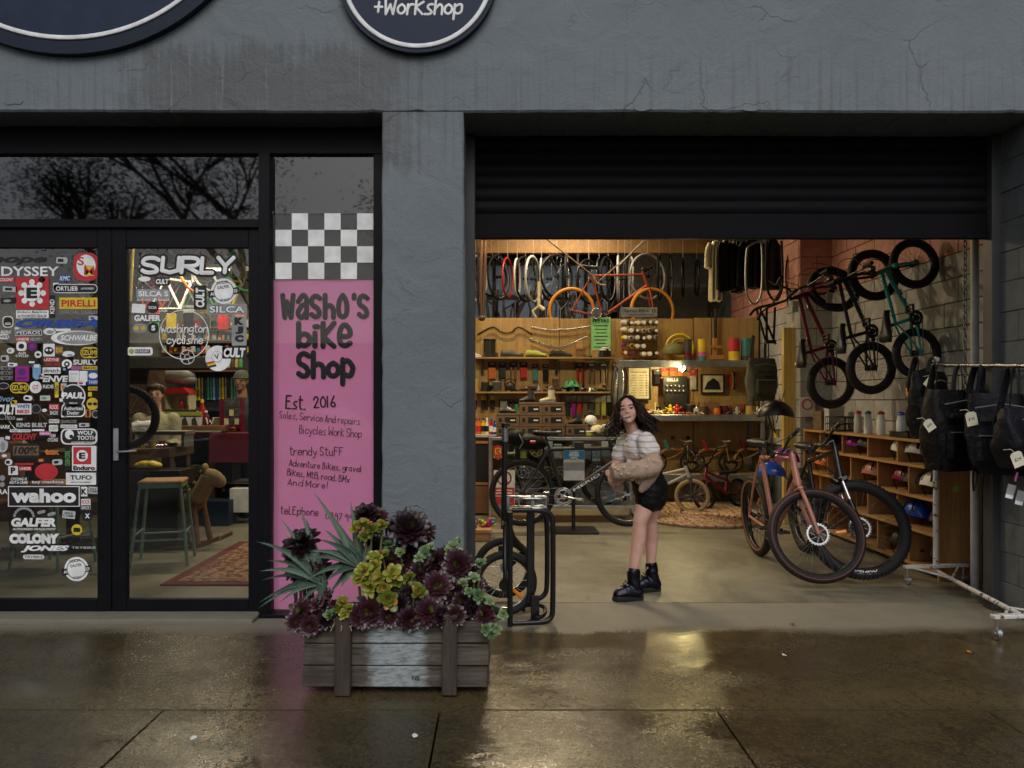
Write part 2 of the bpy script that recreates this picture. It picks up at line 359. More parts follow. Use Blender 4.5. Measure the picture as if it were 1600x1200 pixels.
for n_,a in dict(
black_metal=((.006,.006,.007),.35),black_frame=((.0045,.005,.0075),.5,0.0,.18,9.0,0.0,60.0,.002,0.0,(1,1,1),.15),shutter=((.0032,.0038,.0055),.55,0.0,.3,5.0,0.0,60.0,.002,0.0,(1,1,1),.10),black_rubber=((.007,.007,.0075),.75),
black_plastic=((.011,.011,.012),.45),black_cloth=((.0045,.0045,.005),.55),navy_cloth=((.006,.007,.012),.55),charcoal_cloth=((.03,.032,.036),.92),
copper_paint=((.40,.165,.115),.3),copper_orange=((.36,.115,.045),.3),orange_tyre=((.62,.25,.025),.6),tan_wall=((.20,.075,.045),.6),brown_line=((.13,.03,.025),.6),
teal_paint=((.02,.36,.32),.3),maroon_paint=((.17,.006,.035),.3),red_paint=((.42,.015,.012),.35),orange_frame=((.36,.055,.018),.32),orange_plastic=((.65,.16,.02),.4),
white_paint=((.72,.72,.70),.5),lip_tint=((.34,.11,.10),.4),alloy=((.52,.53,.54),.3),cream=((.66,.60,.40),.7),cream_cloth=((.62,.56,.36),.92),white_plastic=((.75,.75,.73),.4),pale_grey=((.42,.43,.43),.5),mid_grey=((.16,.165,.17),.5),dark_grey=((.045,.047,.05),.5),
steel_grey=((.17,.18,.19),.45),pink_block=((.56,.26,.20),.75),grey_block=((.36,.36,.35),.8),grey_block_dark=((.11,.125,.13),.75),back_wall=((.30,.30,.28),.85),ceiling_dark=((.02,.02,.021),.9),
tan_leather=((.22,.10,.045),.5),brown_leather=((.06,.03,.02),.5),green_yellow=((.33,.38,.06),.8),navy_paint=((.016,.030,.062),.5,0.0,.18,9.0,0.0,60.0,.002,0.0,(1,1,1),.2),navy_rim=((.011,.020,.040),.5,0.0,.18,9.0,0.0,60.0,.002,0.0,(1,1,1),.2),sage_paint=((.16,.26,.20),.4),
cardboard=((.17,.105,.06),.85),cardboard_pale=((.38,.27,.15),.8),paper=((.70,.66,.50),.9),white_paper=((.70,.70,.68),.85),green_paper=((.22,.55,.24),.85),blue_print=((.03,.24,.42),.7),red_print=((.50,.025,.035),.6),yellow_print=((.70,.52,.03),.6),
maroon_panel=((.12,.012,.03),.5),blue_plastic=((.012,.06,.40),.25),purple_plastic=((.30,.01,.26),.25),red_plastic=((.45,.02,.02),.35),yellow_plastic=((.66,.48,.02),.4),green_plastic=((.05,.30,.12),.4),teal_plastic=((.05,.22,.24),.4),olive=((.16,.17,.06),.6),
pink_print=((.62,.14,.40),.6),black_print=((.008,.008,.010),.55),grey_print=((.30,.31,.32),.6),orange_print=((.65,.19,.03),.6),magenta_print=((.32,.01,.26),.6),brown_print=((.17,.10,.06),.6),purple_print=((.10,.02,.18),.6),white_print=((.82,.84,.86),.55),blue_deep=((.015,.07,.36),.6),lightblue_print=((.20,.40,.62),.6),pale_print=((.5,.52,.54),.7),green_print=((.12,.40,.10),.6),
rope=((.30,.22,.12),.9),terracotta=((.30,.10,.05),.8),soil=((.02,.016,.012),.95),brick_red=((.30,.08,.045),.8),hair=((.020,.010,.0065),.55,0.0,.18,9.0,0.0,60.0,.002,0.0,(1,1,1),.25),hair_brown=((.05,.028,.015),.55),beige_cloth=((.42,.30,.22),.95),jeans=((.03,.045,.08),.9),skin_man=((.42,.23,.16),.5),moleskin=((.33,.31,.22),.9),sea_cloth=((.045,.055,.06),.92),wool=((.10,.11,.10),.95),
camo=((.05,.05,.035),.9),plank_white=((.40,.47,.50),.8),asphalt=((.045,.045,.047),.8),kerb_stone=((.25,.25,.24),.8),bark=((.10,.08,.06),.9),earth=((.06,.05,.03),.95),brass=((.45,.30,.08),.35),reflector=((.85,.25,.01),.15)).items():
 mat(n_,*a)
for n_,a in dict(silver=((.55,.56,.57),.28),dark_steel=((.13,.135,.14),.4),galvanised=((.40,.42,.43),.42),iridescent=((.028,.028,.042),.32)).items(): mat(n_,*a,metal=1.0)
M["pink_block"].node_tree  # painted block
for n_ in ("pink_block","grey_block","grey_block_dark","back_wall"):
 nt=M[n_].node_tree;b=nt.nodes["Principled BSDF"];v=coords(nt)
 nt.links.new(bump(nt,mth(nt,'ADD',noise(nt,v,40,4,.65),noise(nt,v,7,3)),.5,.006),b.inputs["Normal"])
for n_ in ("black_cloth","navy_cloth","charcoal_cloth","cream_cloth","beige_cloth","moleskin","sea_cloth"):
 nt=M[n_].node_tree;b=nt.nodes["Principled BSDF"];v=coords(nt)
 nt.links.new(bump(nt,noise(nt,v,14,4,.6,1.2),.6,.02),b.inputs["Normal"]);b.inputs["Specular IOR Level"].default_value=.2
glass("clear_glass",(.93,.96,.95),1.0);glass("shop_glass",(.84,.87,.88),1.35);glass("poster_glass",(.97,.97,.97),.5);glass("case_glass",(.88,.93,.92),1.1)
glass("transom_glass",(.34,.37,.40),2.6,.022)
m_,nt_,b_=nodes_of("back_pane");setp(nt_,b_,(.42,.47,.52),.4);b_.inputs["Transmission Weight"].default_value=.0
def m_pink_sheet():
 m,nt,b=nodes_of("pink_sheet");v=coords(nt)
 c=mixc(nt,ramp(nt,noise(nt,v,3,5,.6,.5),[(.3,0.0),(.7,1.0)]),(.70,.265,.65),(.76,.33,.74))
 setp(nt,b,c,.5,bump(nt,noise(nt,coords(nt,(1,1,3)),2.5,3),.3,.01))
m_pink_sheet()
nt=M["pink_sheet"].node_tree;b=nt.nodes["Principled BSDF"];tl=nd(nt,"ShaderNodeBsdfTranslucent");tl.inputs[0].default_value=(.76,.31,.74,1);mx=nd(nt,"ShaderNodeMixShader");mx.inputs[0].default_value=.5
nt.links.new(b.outputs[0],mx.inputs[1]);nt.links.new(tl.outputs[0],mx.inputs[2]);nt.links.new(mx.outputs[0],nt.nodes["Material Output"].inputs[0])
def m_skin(name,c1,c2):
 m,nt,b=nodes_of(name);v=coords(nt)
 c=mixc(nt,ramp(nt,noise(nt,v,11,3),[(.35,0.0),(.7,1.0)]),c1,c2)
 setp(nt,b,c,.5,bump(nt,noise(nt,v,220,2),.08,.001));b.inputs["Subsurface Weight"].default_value=.08;b.inputs["Subsurface Radius"].default_value=(.02,.008,.005);b.inputs["Subsurface Scale"].default_value=.3
m_skin("skin",(.58,.32,.25),(.68,.42,.34))
def m_leaf(name,c1,c2,rough=.45,tip=None):
 m,nt,b=nodes_of(name);oi=nd(nt,"ShaderNodeObjectInfo");v=coords(nt)
 f=mth(nt,'ADD',mth(nt,'MULTIPLY',noise(nt,v,22,3),.8),mth(nt,'MULTIPLY_ADD',oi.outputs["Random"],.5,-.2))
 c=mixc(nt,ramp(nt,f,[(.25,0.0),(.65,1.0)]),c1,c2);setp(nt,b,c,rough);b.inputs["Subsurface Weight"].default_value=.0
m_leaf("aeonium_leaf",(.013,.005,.008),(.060,.019,.026),.3);m_leaf("aeonium_heart",(.035,.022,.012),(.14,.16,.035),.4);m_leaf("aloe_leaf",(.040,.080,.055),(.105,.165,.115),.6)
m_leaf("jade_leaf",(.10,.14,.016),(.29,.30,.045),.32);m_leaf("jade_tip",(.42,.17,.035),(.42,.33,.06),.35);m_leaf("pale_leaf",(.10,.19,.085),(.27,.37,.20),.45);m_leaf("purple_leaf",(.07,.028,.040),(.17,.075,.09),.45);m_leaf("gum_leaf",(.015,.022,.012),(.045,.06,.03),.6)
def m_rug(name,c1,c2,c3,sc):
 m,nt,b=nodes_of(name);v=coords(nt);vo=nd(nt,"ShaderNodeTexVoronoi");vo.inputs["Scale"].default_value=sc;nt.links.new(v,vo.inputs["Vector"])
 wv=nd(nt,"ShaderNodeTexWave");wv.inputs["Scale"].default_value=3.0;wv.inputs["Distortion"].default_value=3;nt.links.new(v,wv.inputs["Vector"])
 cc=nd(nt,"ShaderNodeSeparateColor");nt.links.new(vo.outputs["Color"],cc.inputs[0])
 c=mixc(nt,ramp(nt,cc.outputs[0],[(.4,0.0),(.6,1.0)]),c1,c2);c=mixc(nt,ramp(nt,mth(nt,'MULTIPLY',wv.outputs["Fac"],cc.outputs[1]),[(.45,0.0),(.7,1.0)]),c,c3)
 setp(nt,b,c,.95,bump(nt,vo.outputs[0],.5,.006))
m_rug("persian",(.17,.045,.03),(.30,.19,.11),(.07,.05,.055),30);m_rug("rag_rug",(.42,.20,.12),(.50,.42,.24),(.20,.10,.10),42);m_rug("rug_border",(.13,.016,.016),(.11,.02,.016),(.1,.02,.02),30)
def m_shirt():
 m,nt,b=nodes_of("striped_cloth");v=coords(nt);sx=nd(nt,"ShaderNodeSeparateXYZ");nt.links.new(v,sx.inputs[0])
 z=mth(nt,'ADD',sx.outputs[2],mth(nt,'MULTIPLY',noise(nt,v,6,3),.03));f=mth(nt,'FRACT',mth(nt,'MULTIPLY',z,24.0))
 c=mixc(nt,ramp(nt,f,[(.0,1.0),(.20,1.0),(.27,0.0),(.94,0.0)]),(.70,.69,.70),(.50,.38,.30))
 setp(nt,b,c,.9,bump(nt,noise(nt,v,20,4,.6,1.0),.5,.012))
m_shirt()
def m_chipped():
 m,nt,b=nodes_of("chipped_white");v=coords(nt)
 k=ramp(nt,mth(nt,'ADD',mth(nt,'MULTIPLY',noise(nt,v,30,4),.7),mth(nt,'MULTIPLY',noise(nt,v,5,3),.4)),[(.61,0.0),(.65,1.0)])
 setp(nt,b,mixc(nt,k,(.68,.67,.64),(.10,.055,.035)),mth(nt,'MULTIPLY_ADD',k,.3,.42))
m_chipped()
# ------------------------------------------------------------------ lettering
_tc={}
def text_faces(body,bold=0.0,shear=0.0,space=1.0):
 k=(body,bold,shear,space)
 if k not in _tc:
  cu=bpy.data.curves.new("lettering",'FONT');cu.body=body;cu.size=1;cu.offset=bold;cu.shear=shear;cu.space_character=space
  cu.resolution_u=3;cu.fill_mode='FRONT';cu.space_line=.85;cu.align_x='CENTER'
  ob=bpy.data.objects.new("lettering",cu);COL.objects.link(ob);me=bpy.data.meshes.new_from_object(ob)
  vs=[(v.co.x,v.co.y) for v in me.vertices];fs=[tuple(p.vertices) for p in me.polygons]
  bpy.data.objects.remove(ob);bpy.data.curves.remove(cu);bpy.data.meshes.remove(me)
  xs=[p[0] for p in vs] or [0];ys=[p[1] for p in vs] or [0]
  _tc[k]=(vs,fs,min(xs),max(xs),min(ys),max(ys))
 return _tc[k]
def put_text(mb,body,cx,cz,w,h,y,bold=0.012,shear=0.0,rot=0.0,fit=True,space=1.0,ref=None):
 """flat print in the x,z plane facing -y, fitted into w x h"""
 vs,fs,x0,x1,y0,y1=text_faces(body,bold,shear,space)
 if not vs: return mb
 if ref is not None: _,_,x0,x1,y0,y1=text_faces(body,ref,shear,space)
 sx,sz=w/max(1e-6,x1-x0),h/max(1e-6,y1-y0)
 if not fit: sx=sz=min(sx,sz)
 c,s=math.cos(rot),math.sin(rot);out=[]
 for a,b in vs:
  p,q=(a-(x0+x1)/2)*sx,(b-(y0+y1)/2)*sz;out.append((cx+p*c-q*s,y,cz+p*s+q*c))
 return mb.add(out,fs)
 # hand lettering: strokes on a 0-9 grid (baseline 2, x-height 6, ascender 9, descender 0); '*' keeps corners
HAND={
'a': (4,"46 16 05 03 12 32 44","46 44 43 52"),'b': (4,"09 02","05 26 46 44 32 12 03"),'c': (4,"45 36 16 04 03 12 32 43"),'d': (4,"49 42","45 26 16 04 03 12 32 43"),
'e': (4,"04 44 45 36 16 04 03 12 32 43"),'f': (3,"38 29 18 12","06 36"),'g': (4,"46 16 05 04 13 33 45","46 43 41 20 10 01"),'h': (4,"09 02","04 26 36 45 42"),'i': (1,"06 02","08 18"),
'k': (4,"09 02","*47 05 42"),'l': (1,"09 03 12"),'m': (6,"06 02","05 16 26 35 32","35 46 56 65 62"),'n': (4,"06 02","04 16 36 45 42"),'o': (4,"26 05 03 22 43 45 26"),'p': (4,"06 00","05 26 46 44 43 22 03"),
'r': (3,"06 02","04 16 36"),'s': (4,"46 26 15 24 43 32 02"),'t': (3,"19 13 22 32","*07 37"),'u': (4,"06 03 12 32 43","46 42"),'v': (4,"*06 22 46"),'w': (5,"*06 12 25 42 56"),'x': (4,"*06 42","*46 02"),'y': (4,"*06 23","*46 10 00"),
'A': (4,"*02 29 42","*14 34"),'B': (4,"*09 02","09 39 38 36 06","06 36 45 43 32 02"),'C': (4,"48 39 18 05 13 32 43"),'D': (4,"*09 02","09 38 45 32 02"),'E': (4,"*49 09 02 42","*06 36"),'F': (4,"*49 09 02","*06 36"),'K': (4,"*09 02","*49 05 42"),'L': (3,"*09 02 32"),'M': (5,"*02 09 24 59 52"),'P': (4,"*09 02","09 39 48 46 35 05"),
'S': (4,"48 39 19 08 06 35 43 32 12 03"),'W': (6,"*09 12 36 52 69"),'T': (4,"*09 49","*29 22"),
'0': (4,"29 07 03 22 43 47 29"),'1': (1,"*09 02"),'2': (4,"07 19 39 47 02 02 12 42"),'4': (4,"*19 05 45","*39 32"),'6': (4,"39 16 03 22 43 35 15 04"),'7': (4,"*09 49 12"),'8': (4,"29 18 06 43 22 03 36 48 29"),'9': (4,"47 29 18 06 26 47 42"),
'.': (1,"02 12"),',': (1,"13 01"),"'": (1,"19 17"),'!': (1,"09 04","02 12"),'+': (4,"*27 23","*05 45"),'-': (3,"05 35"),
}
def stroke(mb,pts,w,y,h=.0012):
 """a flat brush stroke with round ends in the x,z plane, raised a hair above y"""
 P=[Vector(p) for p in pts];n=len(P);L=[];C=[];Rr=[]
 for i in range(n):
  a=P[max(0,i-1)];b=P[min(n-1,i+1)];t=(b-a);t=t.normalized() if t.length > 1e-9 else Vector((1,0));u=Vector((-t.y,t.x))
  if 0 < i < n-1:
   d1=(P[i]-P[i-1]);d1=d1.normalized() if d1.length > 1e-9 else t;u=u/max(.55,abs(d1.dot(t)))
  L.append(P[i]+u*w/2);Rr.append(P[i]-u*w/2);C.append(P[i])
 vs=[(p.x,y,p.y) for p in L]+[(p.x,y-h,p.y) for p in C]+[(p.x,y,p.y) for p in Rr]
 fs=[(i,i+1,n+i+1,n+i) for i in range(n-1)]+[(n+i,n+i+1,2*n+i+1,2*n+i) for i in range(n-1)]
 for e,d in ((0,P[0]-P[1]),(n-1,P[-1]-P[-2])):
  a0=math.atan2(d.y,d.x);k0=len(vs)
  for k in range(7): a=a0-math.pi/2+math.pi*k/6;vs.append((P[e].x+w/2*math.cos(a),y,P[e].y+w/2*math.sin(a)))
  fs += [(n+e,k0+k,k0+k+1) for k in range(6)]
 return mb.add(vs,fs)
def hand(mb,text,x0,z0,w,h,lw,y,slant=0.0,rot=0.0,wob=0.0,gap=1.6):
 """hand lettering; z0 is the baseline, h the ascender height, w the total width"""
 tot=sum((2.4 if c == ' ' else HAND[c][0]+gap) for c in text)-gap;k=w/tot;x=0.0;c_,s_=math.cos(rot),math.sin(rot);li=0
 for c in text:
  if c == ' ': x += 2.4;continue
  g=HAND[c];j=R.uniform(-wob,wob);jx=1+R.uniform(-wob,wob)
  for st in g[1:]:
   sharp=st[0] == '*';P=[Vector((int(a[0])*jx,int(a[1]))) for a in st.lstrip('*').split()]
   if len(P) == 2 and (P[0]-P[1]).length <= 1.01 and c in "i.!": P[1]=P[0]+(P[1]-P[0])*.35
   Q=[Vector((p.x,p.y,0)) for p in P]
   Q=smooth_path(Q,2) if not sharp and len(Q) > 2 else Q
   out=[]
   for p in Q:
    a=(x+p.x+slant*(p.y-2)/7*3)*k;b=(p.y-2+j)/7*h;out.append((x0+a*c_-b*s_,z0+a*s_+b*c_))
   for seg in ([out[q:q+2] for q in range(len(out)-1)] if sharp else [out]): stroke(mb,seg,lw,y-.0003*(li % 7));li += 1
  x += g[0]+gap
 return mb
 # ------------------------------------------------------------------ ground
b=MB();b.box((0,3.9,-.10),(14.4,6.64,.20));shop_floor=struct("shop_floor",b,"shop_concrete")     # y .58 .. 7.22
b=MB();b.box((0,8.6,-.10),(14.4,2.75,.20));struct("shop_floor",b,"shop_concrete")
b=MB();b.box((0,-.338,-.11),(14.4,1.826,.214));apron=struct("pavement",b,"pavement_concrete")     # y -1.25 .. .575
pav=tag(link("pavement",None),kind='structure')
xs=[-7.2,-4.0,-2.76,-1.517,-.266,.987,2.21,3.45,4.7,7.2]
for x0,x1 in zip(xs,xs[1:]):
 s=MB();s.box(((x0+x1)/2,-2.10,-.113+R.uniform(-.002,.002)),(x1-x0-.009,1.68,.214),0);part("slab",s,"pavement_concrete",pav)
b=MB();b.box((0,-3.05,-.12),(14.4,.20,.22),.015);struct("kerb",b,"kerb_stone")
b=MB();b.box((0,-10,-.28),(90,13.7,.2));struct("road",b,"asphalt")
b=MB();b.box((0,0,-.6),(260,260,.3));struct("ground",b,"earth")
b=MB();b.box((0,-30,-.24),(90,26.2,.3));struct("verge",b,"earth")
# ------------------------------------------------------------------ facade
def facade():
 t=thing("facade_wall","grey blue rendered shop front wall with rain streaks over two openings","wall",(0,0,0))
 # beam over both openings: its lower edge is chipped and slightly uneven
 m=MB();n=260;xs=[-7.2+14.4*i/n for i in range(n+1)];rr=random.Random(3)
 zb=[3.175+rr.uniform(-.002,.002)+(.006 if rr.random() < .03 else 0)+.003*math.sin(x*1.7) for x in xs]
 top=6.4
 rows=[[(x,0,top) for x in xs],[(x,0,3.5) for x in xs],[(x,0,z+.012) for x,z in zip(xs,zb)],[(x,.010,z) for x,z in zip(xs,zb)],[(x,.47,z) for x,z in zip(xs,zb)],[(x,.47,top) for x in xs]]
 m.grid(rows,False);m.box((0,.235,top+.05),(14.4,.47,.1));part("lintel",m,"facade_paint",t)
 def pier(x0,x1):
  g=MB();rr=random.Random(int(x0*10));nz=40;zz=[-.02+3.195*i/nz for i in range(nz+1)]
  L=[x0+rr.uniform(-.003,.003) for _ in zz];Q=[x1+rr.uniform(-.003,.003) for _ in zz]
  g.grid([[(l,.47,z) for l,z in zip(L,zz)],[(l,.008,z) for l,z in zip(L,zz)],[(l+.008,0,z) for l,z in zip(L,zz)],[(q-.008,0,z) for q,z in zip(Q,zz)],[(q,.008,z) for q,z in zip(Q,zz)],[(q,.47,z) for q,z in zip(Q,zz)]],False)
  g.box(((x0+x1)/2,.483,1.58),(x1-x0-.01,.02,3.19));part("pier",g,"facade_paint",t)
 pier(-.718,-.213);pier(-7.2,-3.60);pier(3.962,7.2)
 # small chips in the arris and an old fixing patch
 for px,py,s_ in ((1004,170,.05),(1174,170,.05),(20,158,.07),(655,88,.012)):
  c=at(px,py,-.004);g=MB();pts=[(c.x+s_*math.cos(a)*R.uniform(.7,1.2),c.z+s_*.35*math.sin(a)*R.uniform(.6,1.2)) for a in [i*.7 for i in range(9)]]
  g.prism(pts,-.004,.004);part("plaster_chip",g,"facade_paint",t)
 return t
fac=facade()
# concrete block return of the big opening: courses of painted blocks
jamb=thing("jamb_wall","dark grey painted block wall end at the far side of the roller door opening","wall",(3.34,0,0))
k=0
for i in range(16):
 off=0 if i % 2 else -.2
 for y0,y1 in ((0.0,.20),(.20,.47)) if i % 2 else ((0.0,.39),(.39,.47)):
  g=MB();g.box((.62/2+.003*(k % 2),(y0+y1)/2,i*.198+.099),(.62,y1-y0-.003,.195),.004);part("block",g,"grey_block_dark",jamb);k += 1
  # round signs
def round_sign(cx,cy,r,label,text):
 c=at(cx,cy,-.05);rr=r*(4.69)/FPX
 t=thing("round_sign",label,"sign",(c.x,-.05,c.z),group="round fascia signs")
 m=MB();m.cyl((0,.05,0),(0,0.0,0),rr,rr,96);part("backing_board",m,"navy_rim",t)
 m=MB();q=rr*.935 if r > 200 else rr*.955;m.cyl((0,0,0),(0,-.004,0),q,q,96);part("sign_face",m,"navy_paint",t)
 m=MB();m.ring((0,-.004,0),(0,1,0),q-.016,.015,128,6,.25);part("white_ring",m,"white_print",t)
 if text:
  m=MB();d=4.69/FPX
  hand(m,"+Workshop",-.262,(cy-23)*d,.53,.105,.0145,-.006,slant=.35,gap=1.35);part("lettering",m,"white_print",t)
 return t
round_sign(105,-233,317,"huge navy round fascia sign with white ring, cut off above the glass doors",None)
round_sign(652,-44,126,"smaller navy round fascia sign with white script lettering above the middle pillar",1)
# ------------------------------------------------------------------ roller shutter
def shutter():
 Y=.44;t=thing("roller_shutter","dark steel roller shutter rolled half way up over the workshop opening","shutter",(0,Y,2.5))
 z0=Z_(374,Y) ;z1=3.172;x0,x1=-.205,3.335
 m=MB();m.box(((x0+x1)/2,0,z0+.085-2.5),(x1-x0,.03,.17),.004);m.box(((x0+x1)/2,-.022,z0+.012-2.5),(x1-x0,.02,.024),.004);part("bottom_rail",m,"shutter",t)
 z=z0+.168
 while z < z1:
  s=MB();h=.088;prof=[(-.004-.010*math.sin(math.pi*i/8),z-2.5+h*i/8) for i in range(9)]
  s.grid([[(x,y,zz) for x in (x0,x1)] for y,zz in prof]);s.box(((x0+x1)/2,.006,z+h/2-2.5),(x1-x0,.012,h-.006));part("slat",s,"shutter",t);z += .0868
 for x in (x0+.004,x1-.03):
  g=MB();g.box((x+.012,-.012,1.585-2.5),(.066,.10,3.165),.004);part("guide_channel",g,"dark_grey",t)
shutter()
# ------------------------------------------------------------------ shop front: frames, transom, doors, side window
YG=.30;DG=(YG-CAM_Y)/FPX
def pr(mb,px0,py0,px1,py1,y0,y1,bev=.003):
 """a bar given by its edges as seen at the glazing plane"""
 x0,x1,z0,z1=X_(px0,YG),X_(px1,YG),Z_(py1,YG),Z_(py0,YG)
 return mb.box(((x0+x1)/2,(y0+y1)/2,(z0+z1)/2),(x1-x0,y1-y0,z1-z0),bev)
XL=-260
sf=thing("shopfront_frame","black aluminium shopfront frame holding the glass doors and the fixed panes","window frame",(X_(300,YG),YG,0))
def fp(name,args,m="black_frame"):
 b=MB();pr(b,*args);return part(name,b,m,sf,True)
fp("head_frame",(XL,200,599,243,.26,.36));fp("head_cover",(XL,172,599,199.5,.30,.47));fp("transom_rail",(XL,345,407.8,358,.25,.35));fp("mullion",(408,243.2,426,976,.24,.38));fp("side_jamb",(585,243.2,600.5,954,.26,.36));fp("bottom_rail",(404,954.2,600.5,968,.20,.36));fp("plinth",(404,968.2,600.5,975.5,.10,.36))
for (a,c) in ((XL,407.5),(426.3,584.7)):
 b=MB();pr(b,a,243.5,c,344.6 if c < 410 else 334,.299,.303,0);part("transom_pane",b,"transom_glass",sf,True)
b=MB();pr(b,426.3,334.3,584.7,953.8,.299,.303,0);part("side_pane",b,"poster_glass",sf,True)
b=MB();b.box((X_(330,.6),.60,3.0),(4.6,.02,.58));struct("soffit_panel",b,"ceiling_dark")
# concrete door sill
b=MB();b.box((X_(72,.2),.235,.006),(X_(403,.2)-X_(-260,.2),.30,.03),.005);struct("door_step",b,"pavement_concrete")
CN=dict(white_print="white",black_print="black",red_print="red",yellow_print="yellow",blue_print="blue",blue_deep="blue",grey_print="grey",orange_print="orange",magenta_print="magenta",brown_print="brown",purple_print="purple",pale_print="grey",pink_print="pink",lightblue_print="pale blue",green_print="green",green_yellow="lime")
W_,K_,RD,YE,BL,GY,OR,MG,BR,PU,PL,PK,LB,GN="white_print black_print red_print yellow_print blue_deep grey_print orange_print magenta_print brown_print purple_print pale_print pink_print lightblue_print green_print".split()
def sticker(parent,Y0,cx,cy,w,h,shape,bgc,txt=None,fg=W_,rot=0,bold=.018,shear=0,tw=.88,th=.62,border=None,lines=None,extra=None,vert=False,outline=0):
 """a flat printed sticker on the glass; shape r rect, o round rect, e ellipse, n none (cut letters)"""
 d=DG;m=MB();mats=[]
 def use(c):
  if c not in mats: mats.append(c)
  m.cur=mats.index(c)
 x,z=X_(cx,YG),Z_(cy,YG);W,H=w*d,h*d;y=Y0;cr,sr=math.cos(rad(rot)),math.sin(rad(rot))
 def rp(poly): return [(x+(a-x)*cr-(b_-z)*sr,z+(a-x)*sr+(b_-z)*cr) for a,b_ in poly]
 def outl(k): return {'r': rrect(x,z,W+k,H+k,.004),'o': rrect(x,z,W+k,H+k,H*.32),'p': rrect(x,z,W+k,H+k,H*.5,8),'e': circ(x,z,(W+k)/2,32,(H+k)/2)}[shape]
 if shape != 'n':
  if border: use(border);m.flat(rp(outl(0)),y);y -= .0006;use(bgc);m.flat(rp(outl(-min(W,H)*.16 if shape != 'e' else -min(W,H)*.1)),y);y -= .0006
  else: use(bgc);m.flat(rp(outl(0)),y);y -= .0006
 for ex in (extra or []):                                   # (kind, colour, dx, dy, w, h)
  use(ex[1]);q=[(x+ex[2]*d+a,z-ex[3]*d+b_) for a,b_ in (circ(0,0,ex[4]*d/2,20,ex[5]*d/2) if ex[0] == 'e' else rrect(0,0,ex[4]*d,ex[5]*d,.002))];m.flat(rp(q),y);y -= .0006
 L=lines or ([(txt,0,0,w*tw if shape != 'n' else w,h*th if shape != 'n' else h,fg)] if txt else [])
 for (s,dx,dy,lw,lh,col) in L:
  r_=rad(rot)+(math.pi/2 if vert else 0);px_,pz_=x+dx*d*cr+dy*d*sr,z+dx*d*sr-dy*d*cr
  if vert: lw,lh=lh,lw
  if outline: use(K_);put_text(m,s,px_,pz_,lw*d+outline*1.2*d,lh*d+outline*1.6*d,y,bold+.05,shear,r_);y -= .0006
  use(col);put_text(m,s,px_,pz_,lw*d,lh*d,y,bold,shear,r_)
 nm={'r': "rectangular",'o': "rounded",'p': "pill shaped",'e': "round",'n': "cut out"}[shape]
 fc=L[0][5] if L else fg
 lab=f"{nm} {CN.get(bgc, '') if shape != 'n' else CN.get(fc, '')} sticker"+(f" with {CN.get(fc, '')} lettering" if L else "")
 return part("sticker",m,mats,parent,True,label=" ".join(lab.split()))
def door(x0,g0,g1,x1,label):
 t=thing("glazed_door",label,"door",(X_((x0+x1)/2,YG),YG,.03),group="glazed shop doors")
 for nm,a in (("stile",(x0,359,g0,961,.275,.325)),("stile",(g1,359,x1,961,.275,.325)),("rail",(g0+.05,359,g1-.05,388,.276,.324)),("rail",(g0+.05,935,g1-.05,961,.276,.324))):
  b=MB();pr(b,*a);part(nm,b,"black_frame",t,True)
 b=MB();pr(b,g0,388,g1,935,.298,.302,0);part("glass_pane",b,"shop_glass",t,True)
 return t
dA=door(-72,-45,155,176.5,"black framed glass door covered in dozens of brand stickers")
dB=door(178.2,200,390,407.5,"black framed glass door with a lever handle and a big white brush lettered sticker")
h=MB();pr(h,181,669,189.5,719,.262,.274);part("handle_plate",h,"galvanised",dB,True)
h=MB();h.tube(smooth_path([at(185,706,.262),at(185,706,.215),at(190,706,.205),at(213,704.5,.205)],2),.0085,8);part("door_handle",h,"galvanised",dB,True)
S=lambda *a,**k: sticker(dA,.2966,*a,**k)
Q=lambda *a,**k: sticker(dB,.2966,*a,**k)
# --- sticker door, from the top
S(28,406,96,19,'n',K_,lines=[("hope",0,0,92,17,K_)],shear=.35,bold=.03);S(36,424,113,15,'n',K_,"ODYSSEY",W_,bold=.02,)
S(135,417,40,44,'o',RD,extra=[('e',W_,0,-2,30,34),('r',YE,6,6,14,16)],lines=[("S",-8,-9,10,13,RD),("M",5,7,16,12,RD),("&",-1,-1,4,5,RD)])
S(102,435,19,11,'e',BL,"KMC",W_,shear=.3);S(11,437,24,8,'r',RD,"COLONY",W_,shear=.3)
S(51,458,52,50,'r',RD,extra=[('e',W_,17*math.cos(a),17*math.sin(a),9,9) for a in [i*.785 for i in range(8)]]+[('e',W_,0,0,27,27)],lines=[("E",0,0,17,17,K_)],bold=.06)
S(51,491,51,12,'r',W_,lines=[("Enduro Bearings",0,-3,46,4.2,K_),("AUTHORIZED DEALER",0,3,46,4.4,K_)])
S(118,451,70,14,'p',K_,border=W_,lines=[("ORTLIEB",-13,0,34,7,W_),("AUTHORIZED",19,0,20,3,W_)]);S(123,474,60,18,'r',YE,"PIRELLI",RD,bold=.03,th=.58);S(124,488,62,6,'n',K_,"OFFICIAL DEALER",GY)
S(82,479,8,36,'r',K_,"KEND",W_,vert=True);S(90,505.5,130,13,'n',K_,"ORBEA",BL,bold=.05,shear=.3);S(13,503,17,18,'o',K_,border=W_,extra=[('r',PL,0,3,9,4)])
S(45,520,42,9,'r',K_,"PEDROS",W_,border=W_);S(78,518,20,11,'e',W_,extra=[('e',GY,1,1,11,6)]);S(120,528,80,23,'e',W_,extra=[('e',GY,5,0,72,20)],lines=[("SCHWALBE",4,0,58,9,W_)],shear=.25,bold=.03)
